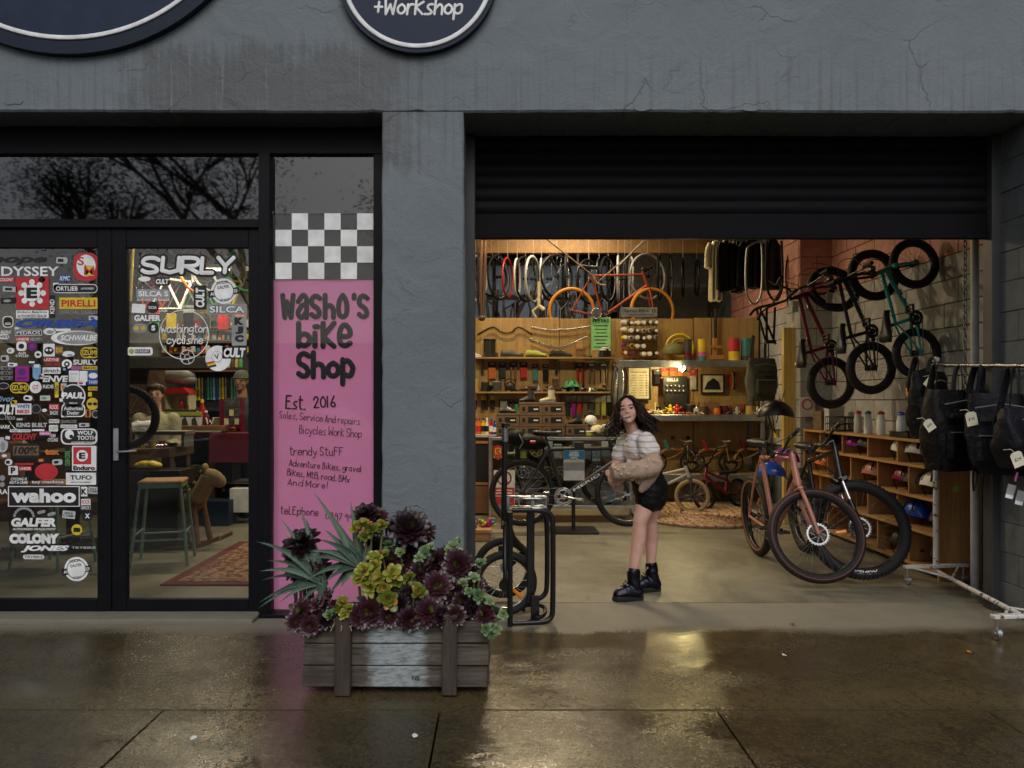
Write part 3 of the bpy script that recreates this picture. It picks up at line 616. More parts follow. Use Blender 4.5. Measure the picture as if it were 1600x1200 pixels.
S(98,515.5,26,4,'r',W_);S(36,530,22,7,'r',RD,"UNIOR",W_,shear=.2);S(57,530,18,4,'n',K_,"HELMETS",PL);S(7,526,16,8,'p',W_,"HIKE",K_);S(10,519,18,5,'n',K_,"BERK",W_,shear=.3)
S(34,541,16,15,'o',W_,extra=[('e',K_,0,0,9,8)]);S(35,554,20,8,'n',K_,"ALES\nCYCLES",W_);S(51,541,15,14,'e',PU,extra=[('e',MG,0,0,8,8)]);S(60,554,11,11,'e',W_,extra=[('e',K_,0,0,6,4)])
S(77,547,18,20,'r',W_,extra=[('e',K_,0,1,15,12),('e',W_,-3,0,4,4),('e',W_,3,0,4,4)]);S(93,547,12,13,'r',BR,"BOND",YE);S(107,553,20,9,'e',W_,extra=[('e',LB,3,2,9,4)])
for c_ in ((141,551),(31,606)): S(*c_,30,17,'p',YE,extra=[('e',K_,-6,0,15,13.5),('e',K_,6,0,15,13.5),('r',K_,0,0,24,10)],lines=[("IZUMI",0,0,23,8,YE)],bold=.03)
S(81,562,26,7,'p',RD,"LEZYNE",W_);S(82,569,25,5,'n',K_,"TREK BIKE",RD);S(105,569,16,15,'e',W_,extra=[('e',K_,0,0,9,9),('e',W_,0,0,4,4)]);S(134,566,38,8,'n',K_,"SURLY",W_,bold=.03)
S(142,575,26,6,'r',YE,"MAVIC",K_,shear=.25);S(120,575,17,5,'r',PK,"HYDRATE",BL);S(35,584,22,24,'r',MG,extra=[('e',PU,0,-3,13,11),('r',PU,0,7,16,3)]);S(81,579,28,10,'r',W_,"skratch",K_);S(58,580,13,26,'o',LB,extra=[('r',W_,0,-8,8,5)])
S(87,592,40,10,'n',K_,"ENVE",W_,bold=.04,shear=.15);S(116,588,16,18,'r',W_,lines=[("GROUP RIDE",0,-4,11,2.4,LB)]);S(131,588,13,17,'r',W_);S(146,590,18,23,'r',BL,extra=[('e',W_,0,-3,14,9)],lines=[("TASO",0,7,14,5,W_)])
S(10,583,22,22,'n',K_,"VIKTORY\nVIKTORY\nVIKTORY",GY);S(56,605,19,19,'e',W_,"GT",RD,th=.36,tw=.5);S(76,604,19,9,'r',K_,"RIDE",W_);S(89,609,6,24,'r',YE,"CORSA",K_,vert=True);S(6,603,17,10,'e',K_,border=W_)
S(115,619,38,38,'e',K_,border=W_,lines=[("PAUL",0,-1,35,10,W_),("CHICO, CA",0,11,13,2.6,W_)],bold=.06,shear=.1);S(115,641,37,21,'o',K_,border=W_,lines=[("Authorized",0,-3,29,6,W_),("Dealer",0,4,19,5.5,W_)])
S(147,607,18,6,'r',YE,"THE DOC",K_);S(141,616,6,7,'r',YE);S(145,631,19,19,'e',YE,extra=[('e',K_,-4,0,7,5),('e',K_,4,0,7,5)]);S(150,647,13,13,'e',GY,extra=[('e',K_,0,0,9,9)]);S(138,646,9,12,'r',OR,extra=[('r',K_,0,0,4,10)])
S(11,640,28,16,'n',K_,"CULT",W_,bold=.05,shear=.25);S(37,639,25,17,'r',W_,lines=[("WHITE",0,-4,20,6,BL),("BIKES",0,4,20,6,RD)],bold=.04);S(57,639,14,14,'e',K_,border=GY);S(85,640,16,18,'r',RD,extra=[('r',K_,0,5,16,9)],lines=[("ROCK",0,-4,13,6,W_),("SHOX",0,5,13,6,W_)])
S(70,641,8,5,'e',W_);S(8,623,28,9,'n',K_,"Pivot",LB,shear=.2);S(4,651,12,9,'e',K_,border=W_);S(16,653,16,5,'n',K_,"CYCLO",PL)
S(85,658,16,6,'r',W_,"EIGHT",K_);S(108,659,25,6,'n',K_,"QUADLOCK",GY);S(50,664,48,7,'n',K_,"KING BUILT",PL,bold=.04);S(84,669,14,10,'r',W_,"TAS\nTEC",GN);S(32,673,33,4.5,'p',W_,"WOLF TOOTH",K_);S(108,666,26,5,'r',W_,"PRECISION",GY);S(60,672,20,3,'r',W_);S(6,667,22,6,'n',K_,"SHARK",W_)
S(39,682,40,10,'n',K_,"COLONY",RD,bold=.04,shear=.3,outline=2);S(71,677,18,6,'r',PK,"tubolito",W_);S(83,684,16,12,'n',K_,"PUSH\nCYCLING",W_,shear=.2);S(4,695,18,24,'e',PL,extra=[('e',GY,1,2,8,14)])
S(124,682,57,25,'o',K_,border=W_,lines=[("WOLF",10,-6,25,6.5,W_),("TOOTH",12,2,29,6.5,W_),("AUTHORIZED DEALER",6,9,36,2.4,W_)],extra=[('e',W_,-15,-3,14,15),('e',K_,-12,0,6,6)],bold=.03)
S(41,704,46,23,'o',K_,extra=[('r',BR,0,0,40,15)],lines=[("100%",0,0,38,12,K_)],bold=.04,shear=.2);S(82,706,23,9,'n',K_,"tox",OR,bold=.06);S(106,716,9,37,'r',K_,"CUSH CORE",GN,vert=True,bold=.02)
S(132,716,38,39,'r',W_,extra=[('r',RD,-3,-4,28,27),('e',W_,-3,-4,18,18)],lines=[("E",-3,-4,10,10,K_),("Enduro",0,15,34,7,K_)],bold=.05)
S(73,737,36,26,'e',RD);S(75,753.5,50,6.5,'n',K_,"toy machine",W_,bold=.02,outline=1.4);S(127,748,47,19,'r',W_,lines=[("TUFO",0,-2,34,7,K_),("BICYCLE TYRE COMPANY",0,5.5,30,2.2,K_)],bold=.03)
S(30,751,33,12,'r',K_,lines=[("CYCLING IS",0,-2.6,25,4.4,W_),("NOT A CRIME",0,2.8,29,4.4,W_)],shear=.2);S(21,735,15,14,'r',W_,"P",K_,bold=.06,th=.7,tw=.5);S(40,732,20,7,'r',RD,"UNIOR",W_);S(38,725,30,3,'r',RD);S(4,747,9,9,'e',GY);S(4,757,8,8,'e',GY)
S(69,775.5,112,32,'r',W_,extra=[('r',K_,0,0,109,29.5)],lines=[("wahoo",0,-1,101,22,W_)],bold=.05);S(5,768,15,8,'n',K_,"RA",W_);S(132,768,10,15,'r',W_,"K",K_,bold=.05);S(146,766,15,11,'r',PL,"BIKE\nCAMP",K_,rot=-4)
S(134.5,788,15,17,'r',W_,extra=[('r',K_,0,5,14,8)],lines=[("ROCK",0,-4,13,6,RD),("SHOX",0,5,12,5.6,W_)]);S(53,816,70,14,'n',K_,"GALFER",W_,bold=.06,shear=.15,outline=2.5);S(54,826.5,68,3.5,'n',K_,"AUTHORIZED DEALER POINT",W_,shear=.15)
S(65,800,13,5,'p',GY,rot=14);S(81,803,13,5,'p',GY,rot=14);S(108,804,20,12,'r',PL,"BIKE\nCAMP",K_,rot=-6);S(137,806,15,16,'o',K_,"X",W_,th=.45,tw=.5,bold=.05)
for a in range(9): S(38+15*math.cos(rad(20*a+10)),808-14*math.sin(rad(20*a+10)),5.6,4,'p',GY,rot=-(70-20*a)+0)
S(54,841.5,78,16,'n',K_,"COLONY",W_,bold=.09);S(120.5,827.5,17,17,'e',YE,"m",K_,bold=.09,tw=.62,th=.42);S(120.5,843.5,49,7.5,'n',K_,"MAGURA",K_,bold=.02);S(71,857.5,76,11,'n',K_,"JONES",W_,bold=.06,shear=.3,outline=3.2);S(131,855.5,38,3.4,'n',K_,"TRYBIKE",PL);S(12,858,33,5,'n',K_,"CREEK",K_);S(53,870,33,7,'p',W_,"TRYBIKE",K_)
def dealer(F_,cx,cy,r,tilt):
 F_(cx,cy,2*r,2*r,'e',W_,extra=[('e',K_,0,0,1.62*r,1.62*r),('e',W_,0,0,1.5*r,1.5*r)],lines=[("DEALER",0,-r*.68,r*.9,r*.2,K_),("POINT",0,r*.68,r*.7,r*.2,K_),("GALFER",0,-r*.32,r*.95,r*.25,K_)],rot=tilt)
 F_(cx,cy+2,r*2.45,r*.52,'r',K_,"AUTHORIZED",W_,rot=tilt,bold=.03,th=.55)
dealer(S,120,889,19,8)
# --- lever handle door
def brush_word(parent,txt,cx,cy,w,h,lw):
 m=MB();x0,z0=X_(cx-w/2,YG),Z_(cy+h/2,YG)
 for pas,(mi,e) in enumerate(((0,2.4),(1,1.0))):
  m.cur=mi;R.seed(5);hand(m,txt,x0+.02,z0+.012,w*DG-.05,h*DG-.03,lw*(1.0 if mi else 2.1),.2962-.0026*pas,slant=.12,wob=.10,gap=1.3)
 return part("sticker",m,[K_,W_],parent,True,label="wide white brush lettered sticker with black outline across the top of the door")
HAND.update({'U': (4,"*09 03 22 43 49"),'R': (4,"*09 02","09 39 48 46 35 05","*15 42"),'Y': (4,"*09 25 49","*25 22")})
brush_word(dB,"SURLY",294,414,152,30,.026)
Q(226,436,19,8,'e',W_);Q(254,440,23,13,'r',K_,"CULT",W_,bold=.05,shear=.1);Q(313,465,20,38,'r',K_,"CULT",W_,vert=True,bold=.05,shear=.1,th=.8,tw=.7);dealer(Q,350,455,20,8)
Q(240,459,53,14,'r',GY,"SILCA S",W_,bold=.03);Q(240,468.5,52,4,'n',K_,"AUTHORIZED DEALER",W_);Q(217,482,21,14,'r',W_,rot=-4);Q(239,480.5,18,18,'e',K_,"BOA",W_,th=.25,tw=.7);Q(256,485,12,5,'n',K_,"Dust",W_)
Q(231,497,42,10,'n',K_,"GALFER",W_,bold=.06,outline=2.2);Q(219,513,23,14,'p',GY,extra=[('e',YE,-5,0,7,7),('e',YE,5,0,7,7)]);Q(240,512.5,17,17,'e',K_,"S",W_,tw=.36,th=.5,bold=.06);Q(355,483.5,62,17,'r',GY,"SILCA",W_,bold=.03,outline=1.2)
Q(374,517,23,46,'r',GY,lines=[("K",0,-15,15,12,K_),("J",0,-1,13,12,K_),("C",0,12,14,11,K_)],bold=.09);Q(219,549,40,13,'o',W_,extra=[('r',K_,4,0,24,6),('e','green_yellow',-13,0,8,8)],lines=[("BOUNDARY",4,0,22,4,W_)])
def ring_logo():
 m=MB();c=Vector((X_(288,YG),.2958,Z_(523,YG)));m.ring(c,(0,1,0),38.5*DG,.0034,64,6,.3);g=Vector((X_(293,YG),.2958,Z_(558,YG)))
 m.ring(g,(0,1,0),11*DG,.0025,32,6,.3);m.ring(g,(0,1,0),4*DG,.002,20,6,.3)
 for i in range(5): a=i*1.257;m.tube([(g.x+.017*math.cos(a),.2958,g.z+.017*math.sin(a)),(g.x+.044*math.cos(a),.2958,g.z+.044*math.sin(a))],.002,6)
 hand(m,"washington",X_(252,YG),Z_(519.5,YG),72*DG,.055,.0068,.2962,.3,gap=1.3);hand(m,"cyclisme",X_(261,YG),Z_(537,YG),56*DG,.055,.0068,.2962,.3,gap=1.3)
 part("sticker",m,"white_print",dB,True,label="white ring sticker with script lettering and a small chainring below")
ring_logo()
Q(341,560,40,40,'e',W_,extra=[('r',RD,-13,4,13,3),('r',YE,-12,7,13,3),('r',K_,-11,10,12,3),('e',PL,-1,-3,17,18),('e',W_,-1,-3,15,16)],rot=12,lines=[("V",-1,-3,8,8,K_)]);Q(367,551,39,19,'r',K_,"CULT",W_,bold=.05,shear=.15,th=.8)
# --- pink hand lettered sheet behind the side pane
ps=thing("sign_sheet","pink hand lettered sheet filling the tall side window beside the doors","sign",(X_(505,YG),.318,Z_(953,YG)))
b=MB();n=14
rows=[[(X_(426.5+158*i/n,YG) ,.318+.004*math.sin(i*.9+j*.7),Z_(437+516*j/20,YG)) for i in range(n+1)] for j in range(21)]
b.grid(rows);part("sheet",b,"pink_sheet",ps,True)
b=MB();YT=.304
def W1(s,px0,px1,pyb,h,lw,rot=0,gap=1.7,wob=.02): hand(b,s,X_(px0,YG),Z_(pyb,YG),(px1-px0)*DG,h*DG,lw*DG,.3095,rot=rad(rot),gap=gap,wob=wob)
HAND2=dict(HAND)
def tall(ch): return ch
# big words: narrow brush capitals, x-height letters stretched to full height
HB={'w': (5,"*09 12 27 42 59"),'a': (4,"07 18 29 39 48 47 44 42","46 26 15 04 03 12 22 33 44"),'s': (4,"48 29 08 06 35 43 22 03"),'h': (4,"*09 02","05 26 45 42"),'o': (4,"29 07 03 22 43 47 29"),"'": (1,"19 18"),'b': (4,"*09 02","05 26 45 43 22 03"),'i': (1,"06 02","08 18"),'K': (4,"*09 02","*49 05 42"),'e': (4,"05 45 47 29 07 03 22 43"),'S': (4,"48 29 08 06 35 43 22 03"),'p': (4,"*07 00","06 27 45 44 32 03")}
HAND.update(HB)
W1("washo's",441,574,496,35,8.0,gap=2.4);W1("biKe",466,547,541,36,8.6,gap=2.0);HAND['h']=(4,"*09 02","05 26 45 42");HAND['o']=(4,"26 05 03 22 43 45 26");W1("Shop",466,551,589,38,8.6,gap=1.8)
HAND.clear();HAND.update(HAND2)
W1("Est.",446,476,638,20,2.5,-3);W1("2016",490,524,637,17,2.5,2);W1("Soles, Service And repairs",436,562,653,11,1.0,-5,wob=.2);W1("Bicycles Work Shop",467,564,677,13,1.0,-4,wob=.2)
W1("trendy StuFF",452,535,711,13,1.25,-1,wob=.2);W1("Adventure Bikes, gravel",451,564,728,10,1.15,-5,wob=.25);W1("Bikes, MtB, road, BMx",448,546,742.5,10,1.15,-7,wob=.25);W1("And More!",449,512,758,10,1.15,-5,wob=.2);W1("teLEphone",438,497,803,12,1.25,-3,wob=.2);W1("0497 99 84",508,566,811,11,1.15,-6,wob=.2)
part("lettering",b,"black_print",ps,True)
ck=thing("checker_decal","black and white checkered decal on the glass above the pink sheet","decal",(X_(505,YG),.2975,Z_(437,YG)))
for j in range(4):
 for i in range(6):
  if (i+j) % 2:
   b=MB();x=X_(430.5+25.5*i,YG);z=Z_(333.5+25.7*j,YG);b.box((x+12.7*DG,.2978,z-12.8*DG),(25.4*DG,.0012,25.6*DG));part("white_square",b,"white_print",ck,True)
b=MB();b.box((X_(505,YG),.3072,Z_(385,YG)),(158*DG,.004,104*DG));part("dark_film",b,"dark_grey",ck,True)
# small print-less stickers that fill the gaps of the crowded door
for i,(cx,cy,w,h,sh_,c1,c2) in enumerate(((97,407,18,10,'o',PL,K_),(66,437,10,8,'e',GY,K_),(16,452,22,8,'r',PL,K_),(14,470,24,9,'r',K_,GY),(88,448,9,12,'r',W_,K_),(146,497,14,7,'r',PL,BL),(28,513,12,6,'p',GY,W_),(17,548,12,9,'e',W_,GY),(8,560,13,10,'o',PL,K_),(20,570,15,6,'r',W_,BL),(52,566,18,6,'r',K_,W_),(66,588,9,8,'e',W_,RD),(100,605,9,12,'r',PL,OR),(102,577,9,8,'o',K_,LB),(128,599,13,6,'r',W_,RD),(71,622,16,8,'r',PL,GN),(97,625,10,10,'e',K_,W_),(44,622,14,8,'p',W_,K_),(22,629,10,7,'r',YE,K_),(100,647,8,10,'r',W_,K_),(33,655,18,6,'r',K_,PL),(132,664,16,6,'r',PL,K_),(14,684,14,10,'o',K_,W_),(9,712,16,9,'r',BR,W_),(66,719,14,8,'r',K_,OR),(90,722,16,9,'o',PL,K_),(14,722,12,10,'e',W_,K_),(52,768,9,6,'r',GY,W_))):
 S(cx,cy,w,h,sh_,c1,extra=[('e' if i % 2 else 'r',c2,-w*.1,0,w*.5,h*.5)],rot=R.uniform(-4,4))
 # ------------------------------------------------------------------ shop interior shell
XR,YB=3.75,6.2
side=tag(link("side_wall",None),kind='structure');side.location=(XR,0,0)
for y0,y1 in ((.475,9.3),):
 b=MB();b.box((.11,(y0+y1)/2,2.15),(.2,y1-y0,4.3));part("mortar_bed",b,"grey_block_dark",side)
ZP=2.54
bm_={}
def block_mesh(l,m,axis):
 k=(round(l,3),m,axis)
 if k not in bm_:
  b=MB();b.box((0,0,0),(.03,l-.007,.193) if axis == 'y' else (l-.007,.03,.193),.0045);bm_[k]=b.mesh("block",m)
 return bm_[k]
for i in range(4,18):
 z=i*.2+.1;y=.50-(.2 if i % 2 else 0)
 while y < 7.6:
  a,c=max(y,.50),min(y+.4,7.6);m_="pink_block" if z > ZP else "grey_block"
  if c-a > .05 and not (3.86 < a and c < 4.25): part("block",block_mesh(c-a,m_,'y'),None,side,T=TR(-.005+R.uniform(-.002,.002),(a+c)/2,z))
  y += .4
b=MB();b.box((-.185,4.06,2.15),(.37,.37,4.3));part("mortar_bed",b,"grey_block_dark",side)
for i in range(21):
 z=i*.2+.1;m_="pink_block" if z > ZP else "grey_block"
 for a,c in (((-.385,-.002),) if i % 2 else ((-.385,-.19),(-.19,-.002))): part("block",block_mesh(c-a,m_,'x'),None,side,T=TR((a+c)/2,3.872+R.uniform(-.002,.002),z))
 b_=part("block",block_mesh(.375,m_,'y'),None,side,T=TR(-.372+R.uniform(-.002,.002),4.065,z))
b=MB();[b.box(((x0+x1)/2,9.95,(z0+z1)/2),(x1-x0,.2,z1-z0)) for x0,x1,z0,z1 in ((-7,-.52,0,4.5),(2.13,7,0,4.5),(-.52,2.13,0,2.68),(-.52,2.13,4.02,4.5))];struct("rear_wall",b,"ceiling_dark")
b=MB();b.box((3.4,9.2,2.0),(2.4,.2,4.2));struct("rear_wall",b,"back_wall")
b=MB();b.box((-7.0,5.1,2.2),(.2,9.6,4.6));struct("left_wall",b,"back_wall")
b=MB();b.box((-1.6,5.2,4.40),(11,9.7,.1));struct("ceiling",b,"ceiling_dark")
b=MB();b.box((-.45,.56,3.6),(13.0,.04,1.55));struct("facade_back",b,"ceiling_dark")
for i,(y,z,m_) in enumerate(((7.3,3.80,"pine"),(2.6,4.2,"dark_timber"),(4.6,4.2,"dark_timber"))):
 single("ceiling_beam",MB().box((-1.6,y,z),(10.6,.12,.22),.006),m_,["pale timber ceiling beam above the hanging wheels","dark ceiling beam nearest the roller shutter","dark ceiling beam over the counter"][i],"beam","ceiling beams")
 # back window: dusty panes letting in a little grey daylight
bw=thing("back_window","dusty grey back window behind the hanging wheels","window",(0,9.78,2.6))
mt,nt,b_=nodes_of("dusty_pane");nt.nodes.remove(b_);tl=nd(nt,"ShaderNodeBsdfTranslucent");tl.inputs[0].default_value=(.92,.92,.90,1);df=nd(nt,"ShaderNodeBsdfDiffuse");df.inputs[0].default_value=(.22,.25,.29,1);mx=nd(nt,"ShaderNodeMixShader");mx.inputs[0].default_value=.12
nt.links.new(tl.outputs[0],mx.inputs[1]);nt.links.new(df.outputs[0],mx.inputs[2]);nt.links.new(mx.outputs[0],nt.nodes["Material Output"].inputs[0])
xw=[X_(p,9.78) for p in (738,772,808,845,880,915,950)]
for i in range(6):
 for z0,z1 in ((2.75,3.28),(3.38,3.95)):
  b=MB();b.box(((xw[i]+xw[i+1])/2,9.78,(z0+z1)/2),(xw[i+1]-xw[i]-.06,.01,z1-z0));part("pane",b,"dusty_pane",bw,True)
b=MB()
for x in xw: b.box((x,9.77,3.35),(.06,.06,1.3))
for z in (2.72,3.33,3.98): b.box(((xw[0]+xw[-1])/2,9.775,z),(xw[-1]-xw[0],.05,.09))
part("frame",b,"dark_grey",bw,True)
rear_hole=None
# ------------------------------------------------------------------ lamps of the shop (above the shutter line, and at the back of the showroom)
def batten(x,y,z,ln,watt,label,along='x',colr=(1,.80,.50),zh=4.35):
 t=thing("batten_light",label,"ceiling light",(x,y,z),0 if along == 'x' else rad(90),"shop ceiling lights")
 b=MB();b.box((0,0,.045),(ln,.09,.05),.006);part("housing",b,"white_paint",t)
 b=MB();b.cyl((-ln/2+.02,0,0),(ln/2-.02,0,0),.014,n=10);part("tube",b,"lamp_glow",t)
 b=MB()
 for s in (-1,1): b.cyl((s*ln*.4,0,.07),(s*ln*.4,0,zh-z),.004,n=6)
 part("hanger",b,"dark_grey",t)
 d=bpy.data.lights.new("batten_glow",'AREA');d.shape='RECTANGLE';d.size=ln;d.size_y=.06;d.energy=watt;d.color=colr
 l=link("batten_glow",d,t);l.location=(0,0,-.022)
emit("lamp_glow",(1,.86,.62),9)
batten(.25,3.2,3.45,.5,74,"ceiling light in the middle of the workshop bay",'x')
batten(1.9,5.0,3.95,.6,22,"ceiling light over the workshop back shelves",'x')
batten(-.1,5.2,3.95,.6,38,"ceiling light over the shoe shelves",'x',(1,.70,.32))
batten(-3.1,3.0,3.4,.8,58,"ceiling light near the glass doors of the showroom",'x')
batten(-4.2,5.6,3.15,1.2,34,"ceiling light at the back of the showroom",'x')
batten(-2.2,5.4,3.6,.8,30,"ceiling light over the tool wall",'x')
batten(1.0,6.55,4.15,1.4,32,"added ceiling light above the partition, brightening the hanging wheels",'x',(1,.8,.55))  # unseen lamp added to light the fronts of the hanging wheels
# ------------------------------------------------------------------ generic small goods
def bottle(loc,r,h,body,cap,label,cat="bottle",group=None,neck=.45,band=None,name="bottle"):
 t=thing(name,label,cat,loc,R.uniform(0,6),group)
 b=MB();b.lathe([(r*.9,0),(r,.01),(r,h*.62),(r*neck,h*.78),(r*neck,h*.86)],None,14);part("body",b,body,t)
 b=MB();b.lathe([(r*neck*1.15,h*.86),(r*neck*1.1,h*.95),(r*neck*.5,h)],None,12);part("cap",b,cap,t)
 if band: b=MB();b.lathe([(r*1.02,h*.15),(r*1.02,h*.5)],None,14);part("paper_band",b,band,t)
 return t
def tin(loc,r,h,body,lid,label,cat="tin",group=None,name="tin"):
 t=thing(name,label,cat,loc,R.uniform(0,6),group)
 b=MB();b.lathe([(r,0),(r,h*.9)],None,18);part("body",b,body,t)
 b=MB();b.lathe([(r*1.05,h*.88),(r*1.05,h*.97),(r*.9,h)],None,18);part("lid",b,lid,t);return t
def carton(loc,d,body,label,rz=0,group=None,face=None,name="carton",cat="box",lid=True):
 t=thing(name,label,cat,loc,rz,group)
 b=MB();b.box((0,0,d[2]/2),d,.003);part("body",b,body,t)
 if lid: b=MB();b.box((0,0,d[2]*.90),(d[0]+.006,d[1]+.006,d[2]*.2),.003);part("lid",b,body,t)
 if face:
  b=MB();b.box((d[0]*.12,-d[1]/2-.0045,d[2]*.42),(d[0]*.5,.003,d[2]*.42));b.box((-d[0]*.33,-d[1]/2-.0045,d[2]*.42),(d[0]*.12,.003,d[2]*.3));part("paper_label",b,face,t)
  b=MB();put_text(b,"SHOES",d[0]*.08,d[2]*.46,d[0]*.3,d[2]*.13,-d[1]/2-.0066) if False else b.box((d[0]*.22,-d[1]/2-.0065,d[2]*.36),(d[0]*.2,.001,d[2]*.12));part("print",b,"white_print",t)
 return t
def packet(loc,w,h,card,body,label,cat="packet",group=None,double=False,name="hanging_packet",body2=None):
 t=thing(name,label,cat,loc,0,group)
 b=MB();b.box((0,0,-h*.17),(w,.004,h*.34),.001);part("header_card",b,card,t)
 b=MB();b.box((0,-.004,-h*.1),(w*.5,.001,h*.06));part("print",b,"grey_print",t)
 for s in ((-.26,.26) if double else (0,)):
  b=MB();b.cyl((s*w,-.012,-h*.3),(s*w,-.012,-h),.016 if double else w*.43,n=10) if double else b.box((0,-.01,-h*.66),(w*.9,.024,h*.68),.01);part("goods",b,body,t)
 b=MB();b.cyl((0,-.04,-.02),(0,.03,-.02),.003,n=6);part("peg",b,"silver",t);return t
def shoe(loc,L,upper,sole,label,rz=0,boot=0.0,laces="white_print",cat="shoe",group=None):
 """toe along +x"""
 t=thing("boot" if boot else "shoe",label,"boot" if boot else cat,loc,rz,group)
 foot=[(-.5,.0),(-.47,.09),(-.3,.12),(-.05,.10),(.2,.15),(.38,.13),(.48,.07),(.5,0)]
 poly=[(a*L,b_*L) for a,b_ in foot]+[(a*L,-b_*L) for a,b_ in foot[::-1][1:-1]]
 b=MB();b.add([(x,y,0) for x,y in poly]+[(x*1.01,y*1.04,.022*L/.28) for x,y in poly],[tuple(range(len(poly)))[::-1],tuple(range(len(poly),2*len(poly)))]+[(i,(i+1) % len(poly),(i+1) % len(poly)+len(poly),i+len(poly)) for i in range(len(poly))]);part("sole",b,sole,t)
 secs=[];z0=.02*L/.28
 for x,wd,ht in ((-.49,.05,.16),(-.46,.09,.25),(-.36,.115,.27),(-.2,.11,.24),(-.05,.105,.27 if boot else .25),(.08,.12,.215),(.2,.14,.165),(.33,.13,.13),(.44,.09,.10),(.49,.03,.05)):
  secs.append([(x*L,wd*L*math.cos(a)*(1-.35*max(0,math.sin(a)) ** 2),z0+ht*L*max(0,math.sin(a)) ** .8 if math.sin(a) > 0 else z0) for a in [2*math.pi*k/12 for k in range(12)]])
 b=MB();b.loft(secs)
 if boot: b.loft([[(-.24*L+q*L*math.cos(a)*.21,q*L*.105*math.sin(a) ,z) for a in [2*math.pi*k/12 for k in range(12)]] for q,z in ((1.05,z0+.10*L),(1.0,z0+.25*L),(1.0,z0+boot*.8),(1.08,z0+boot))])
 part("upper",b,upper,t)
 b=MB()
 for k in range(4): x=(-.04+.065*k)*L;z=z0+(.262-.03*k)*L;b.tube([(x,-.055*L,z-.02*L),(x+.01,0,z+.004),(x,.055*L,z-.02*L)],.0035,5)
 part("laces",b,laces,t);return t
def helmet(loc,shell,label,rz=0,s=1.0,group=None,liner="black_plastic",vents=True,tilt=0,M_=None):
 t=thing("bike_helmet",label,"helmet",loc,rz,group,M_ if M_ is not None else TR(*loc,0,tilt,rz,s))
 a,c,h=.145,.105,.125;nu,nv=28,10;b=MB();P=[]
 for j in range(nv+1):
  el=math.pi/2*j/nv;row=[]
  for k in range(nu): az=2*math.pi*k/nu;lift=.02*(1+math.cos(az*2))*(1-j/nv);row.append((a*math.cos(az)*math.cos(el)+.006*math.cos(az),c*math.sin(az)*math.cos(el),.03-lift*.6+h*math.sin(el)))
  P.append(row)
 fs=[]
 for j in range(nv):
  for k in range(nu):
   if vents and 2 <= j <= 7 and ((k % 4) in (1,)) and (k // 4) % 7 != 3: continue
   fs.append((j*nu+k,j*nu+(k+1) % nu,(j+1)*nu+(k+1) % nu,(j+1)*nu+k))
 b.add([p for q in P for p in q],fs,True);part("shell",b,shell,t)
 b=MB();b.ell((.002,0,.028),(a*.94,c*.93,h*.93),None,20,8,1.0,0.0);part("liner",b,liner,t)
 b=MB();b.ring((0,0,.022),(0,0,1),1,.0,6,4) if False else b.tube([(a*.3,c*.95,.03),(a*.15,c*.6,-.09),(0,0,-.12),(a*.15,-c*.6,-.09),(a*.3,-c*.95,.03)],.006,5,flat=.4);part("strap",b,"black_cloth",t);return t
def bracket_shelf(px0,px1,py,y0,label,m="plywood_flat",th=.022,brackets=()):
 z=Z_(py,y0);x0,x1=X_(px0,y0),X_(px1,y0);t=thing("wall_shelf",label,"shelf",((x0+x1)/2,YB,z),0,"shelves on the plywood wall")
 b=MB();b.box(((x0+x1)/2,(y0+YB)/2,z-th/2),(x1-x0,YB-y0,th),.002);part("board",b,m,t,True)
 for px in brackets:
  x=X_(px,y0);b=MB();b.box((x,YB-.012,z-.02-.11),(.035,.02,.22));b.tube([(x,YB-.02,z-.22),(x,y0+.06,z-.03)],.012,6);part("bracket",b,"dark_grey",t,True)
 return z
 # ------------------------------------------------------------------ plywood partition at the back of the bay
pw=thing("plywood_partition","honey coloured plywood partition carrying the shelves at the back of the workshop bay","partition wall",(1.6,YB,0))
zt=Z_(497,YB)
for a,c,z1,dy in ((735,873.5,zt,0),(874.5,1083,zt-.012,.004),(1084.5,1185,zt,-.012)):
 b=MB();b.box(((X_(a,YB)+X_(c,YB))/2,YB+.02+dy,z1/2+.004),(X_(c,YB)-X_(a,YB),.02,z1),.002);part("plywood_sheet",b,"plywood",pw,True)
b=MB()
for px in (738,873,1083,1182): b.box((X_(px,YB),YB+.07,zt/2),(.05,.07,zt-.05))
part("stud",b,"pine_upright",pw,True)
b=MB()
for px,py in ((1051,684),(1075,684)): b.cyl(at(px,py,YB+.006),at(px,py,YB+.012),.028,n=16)
part("cable_hole",b,"black_print",pw,True)
YS=5.93
z1=bracket_shelf(733,958,558,YS,"upper plywood shelf with shoes along the back wall",brackets=(753,871));z2=bracket_shelf(733,958,612,YS,"lower plywood shelf with tins and a green boot on the back wall",brackets=(760,880))
def on(px,z,Y=6.05): return (X_(px,Y),Y,z)
shoe(on(740,z1),.24,"white_print","white_print","white shoe half hidden at the left end of the upper shelf",rad(25));tk=tin(on(765,z1),.085,.26,"black_plastic","black_cloth","black roll top barrel bag on the upper shelf","bag",name="barrel_bag")
shoe(on(799,z1,6.03),.31,"dark_grey","dark_grey","dark grey low shoe with thick sole on the upper shelf",rad(8),laces="black_print",group="shoes on the upper shelf");shoe(on(838,z1,6.03),.31,"green_yellow","black_rubber","moss green shoe with pale laces on the upper shelf",rad(6),group="shoes on the upper shelf");shoe(on(877,z1,6.03),.31,"charcoal_cloth","dark_grey","charcoal low shoe beneath the silver handlebars",rad(6),laces="black_print",group="shoes on the upper shelf")
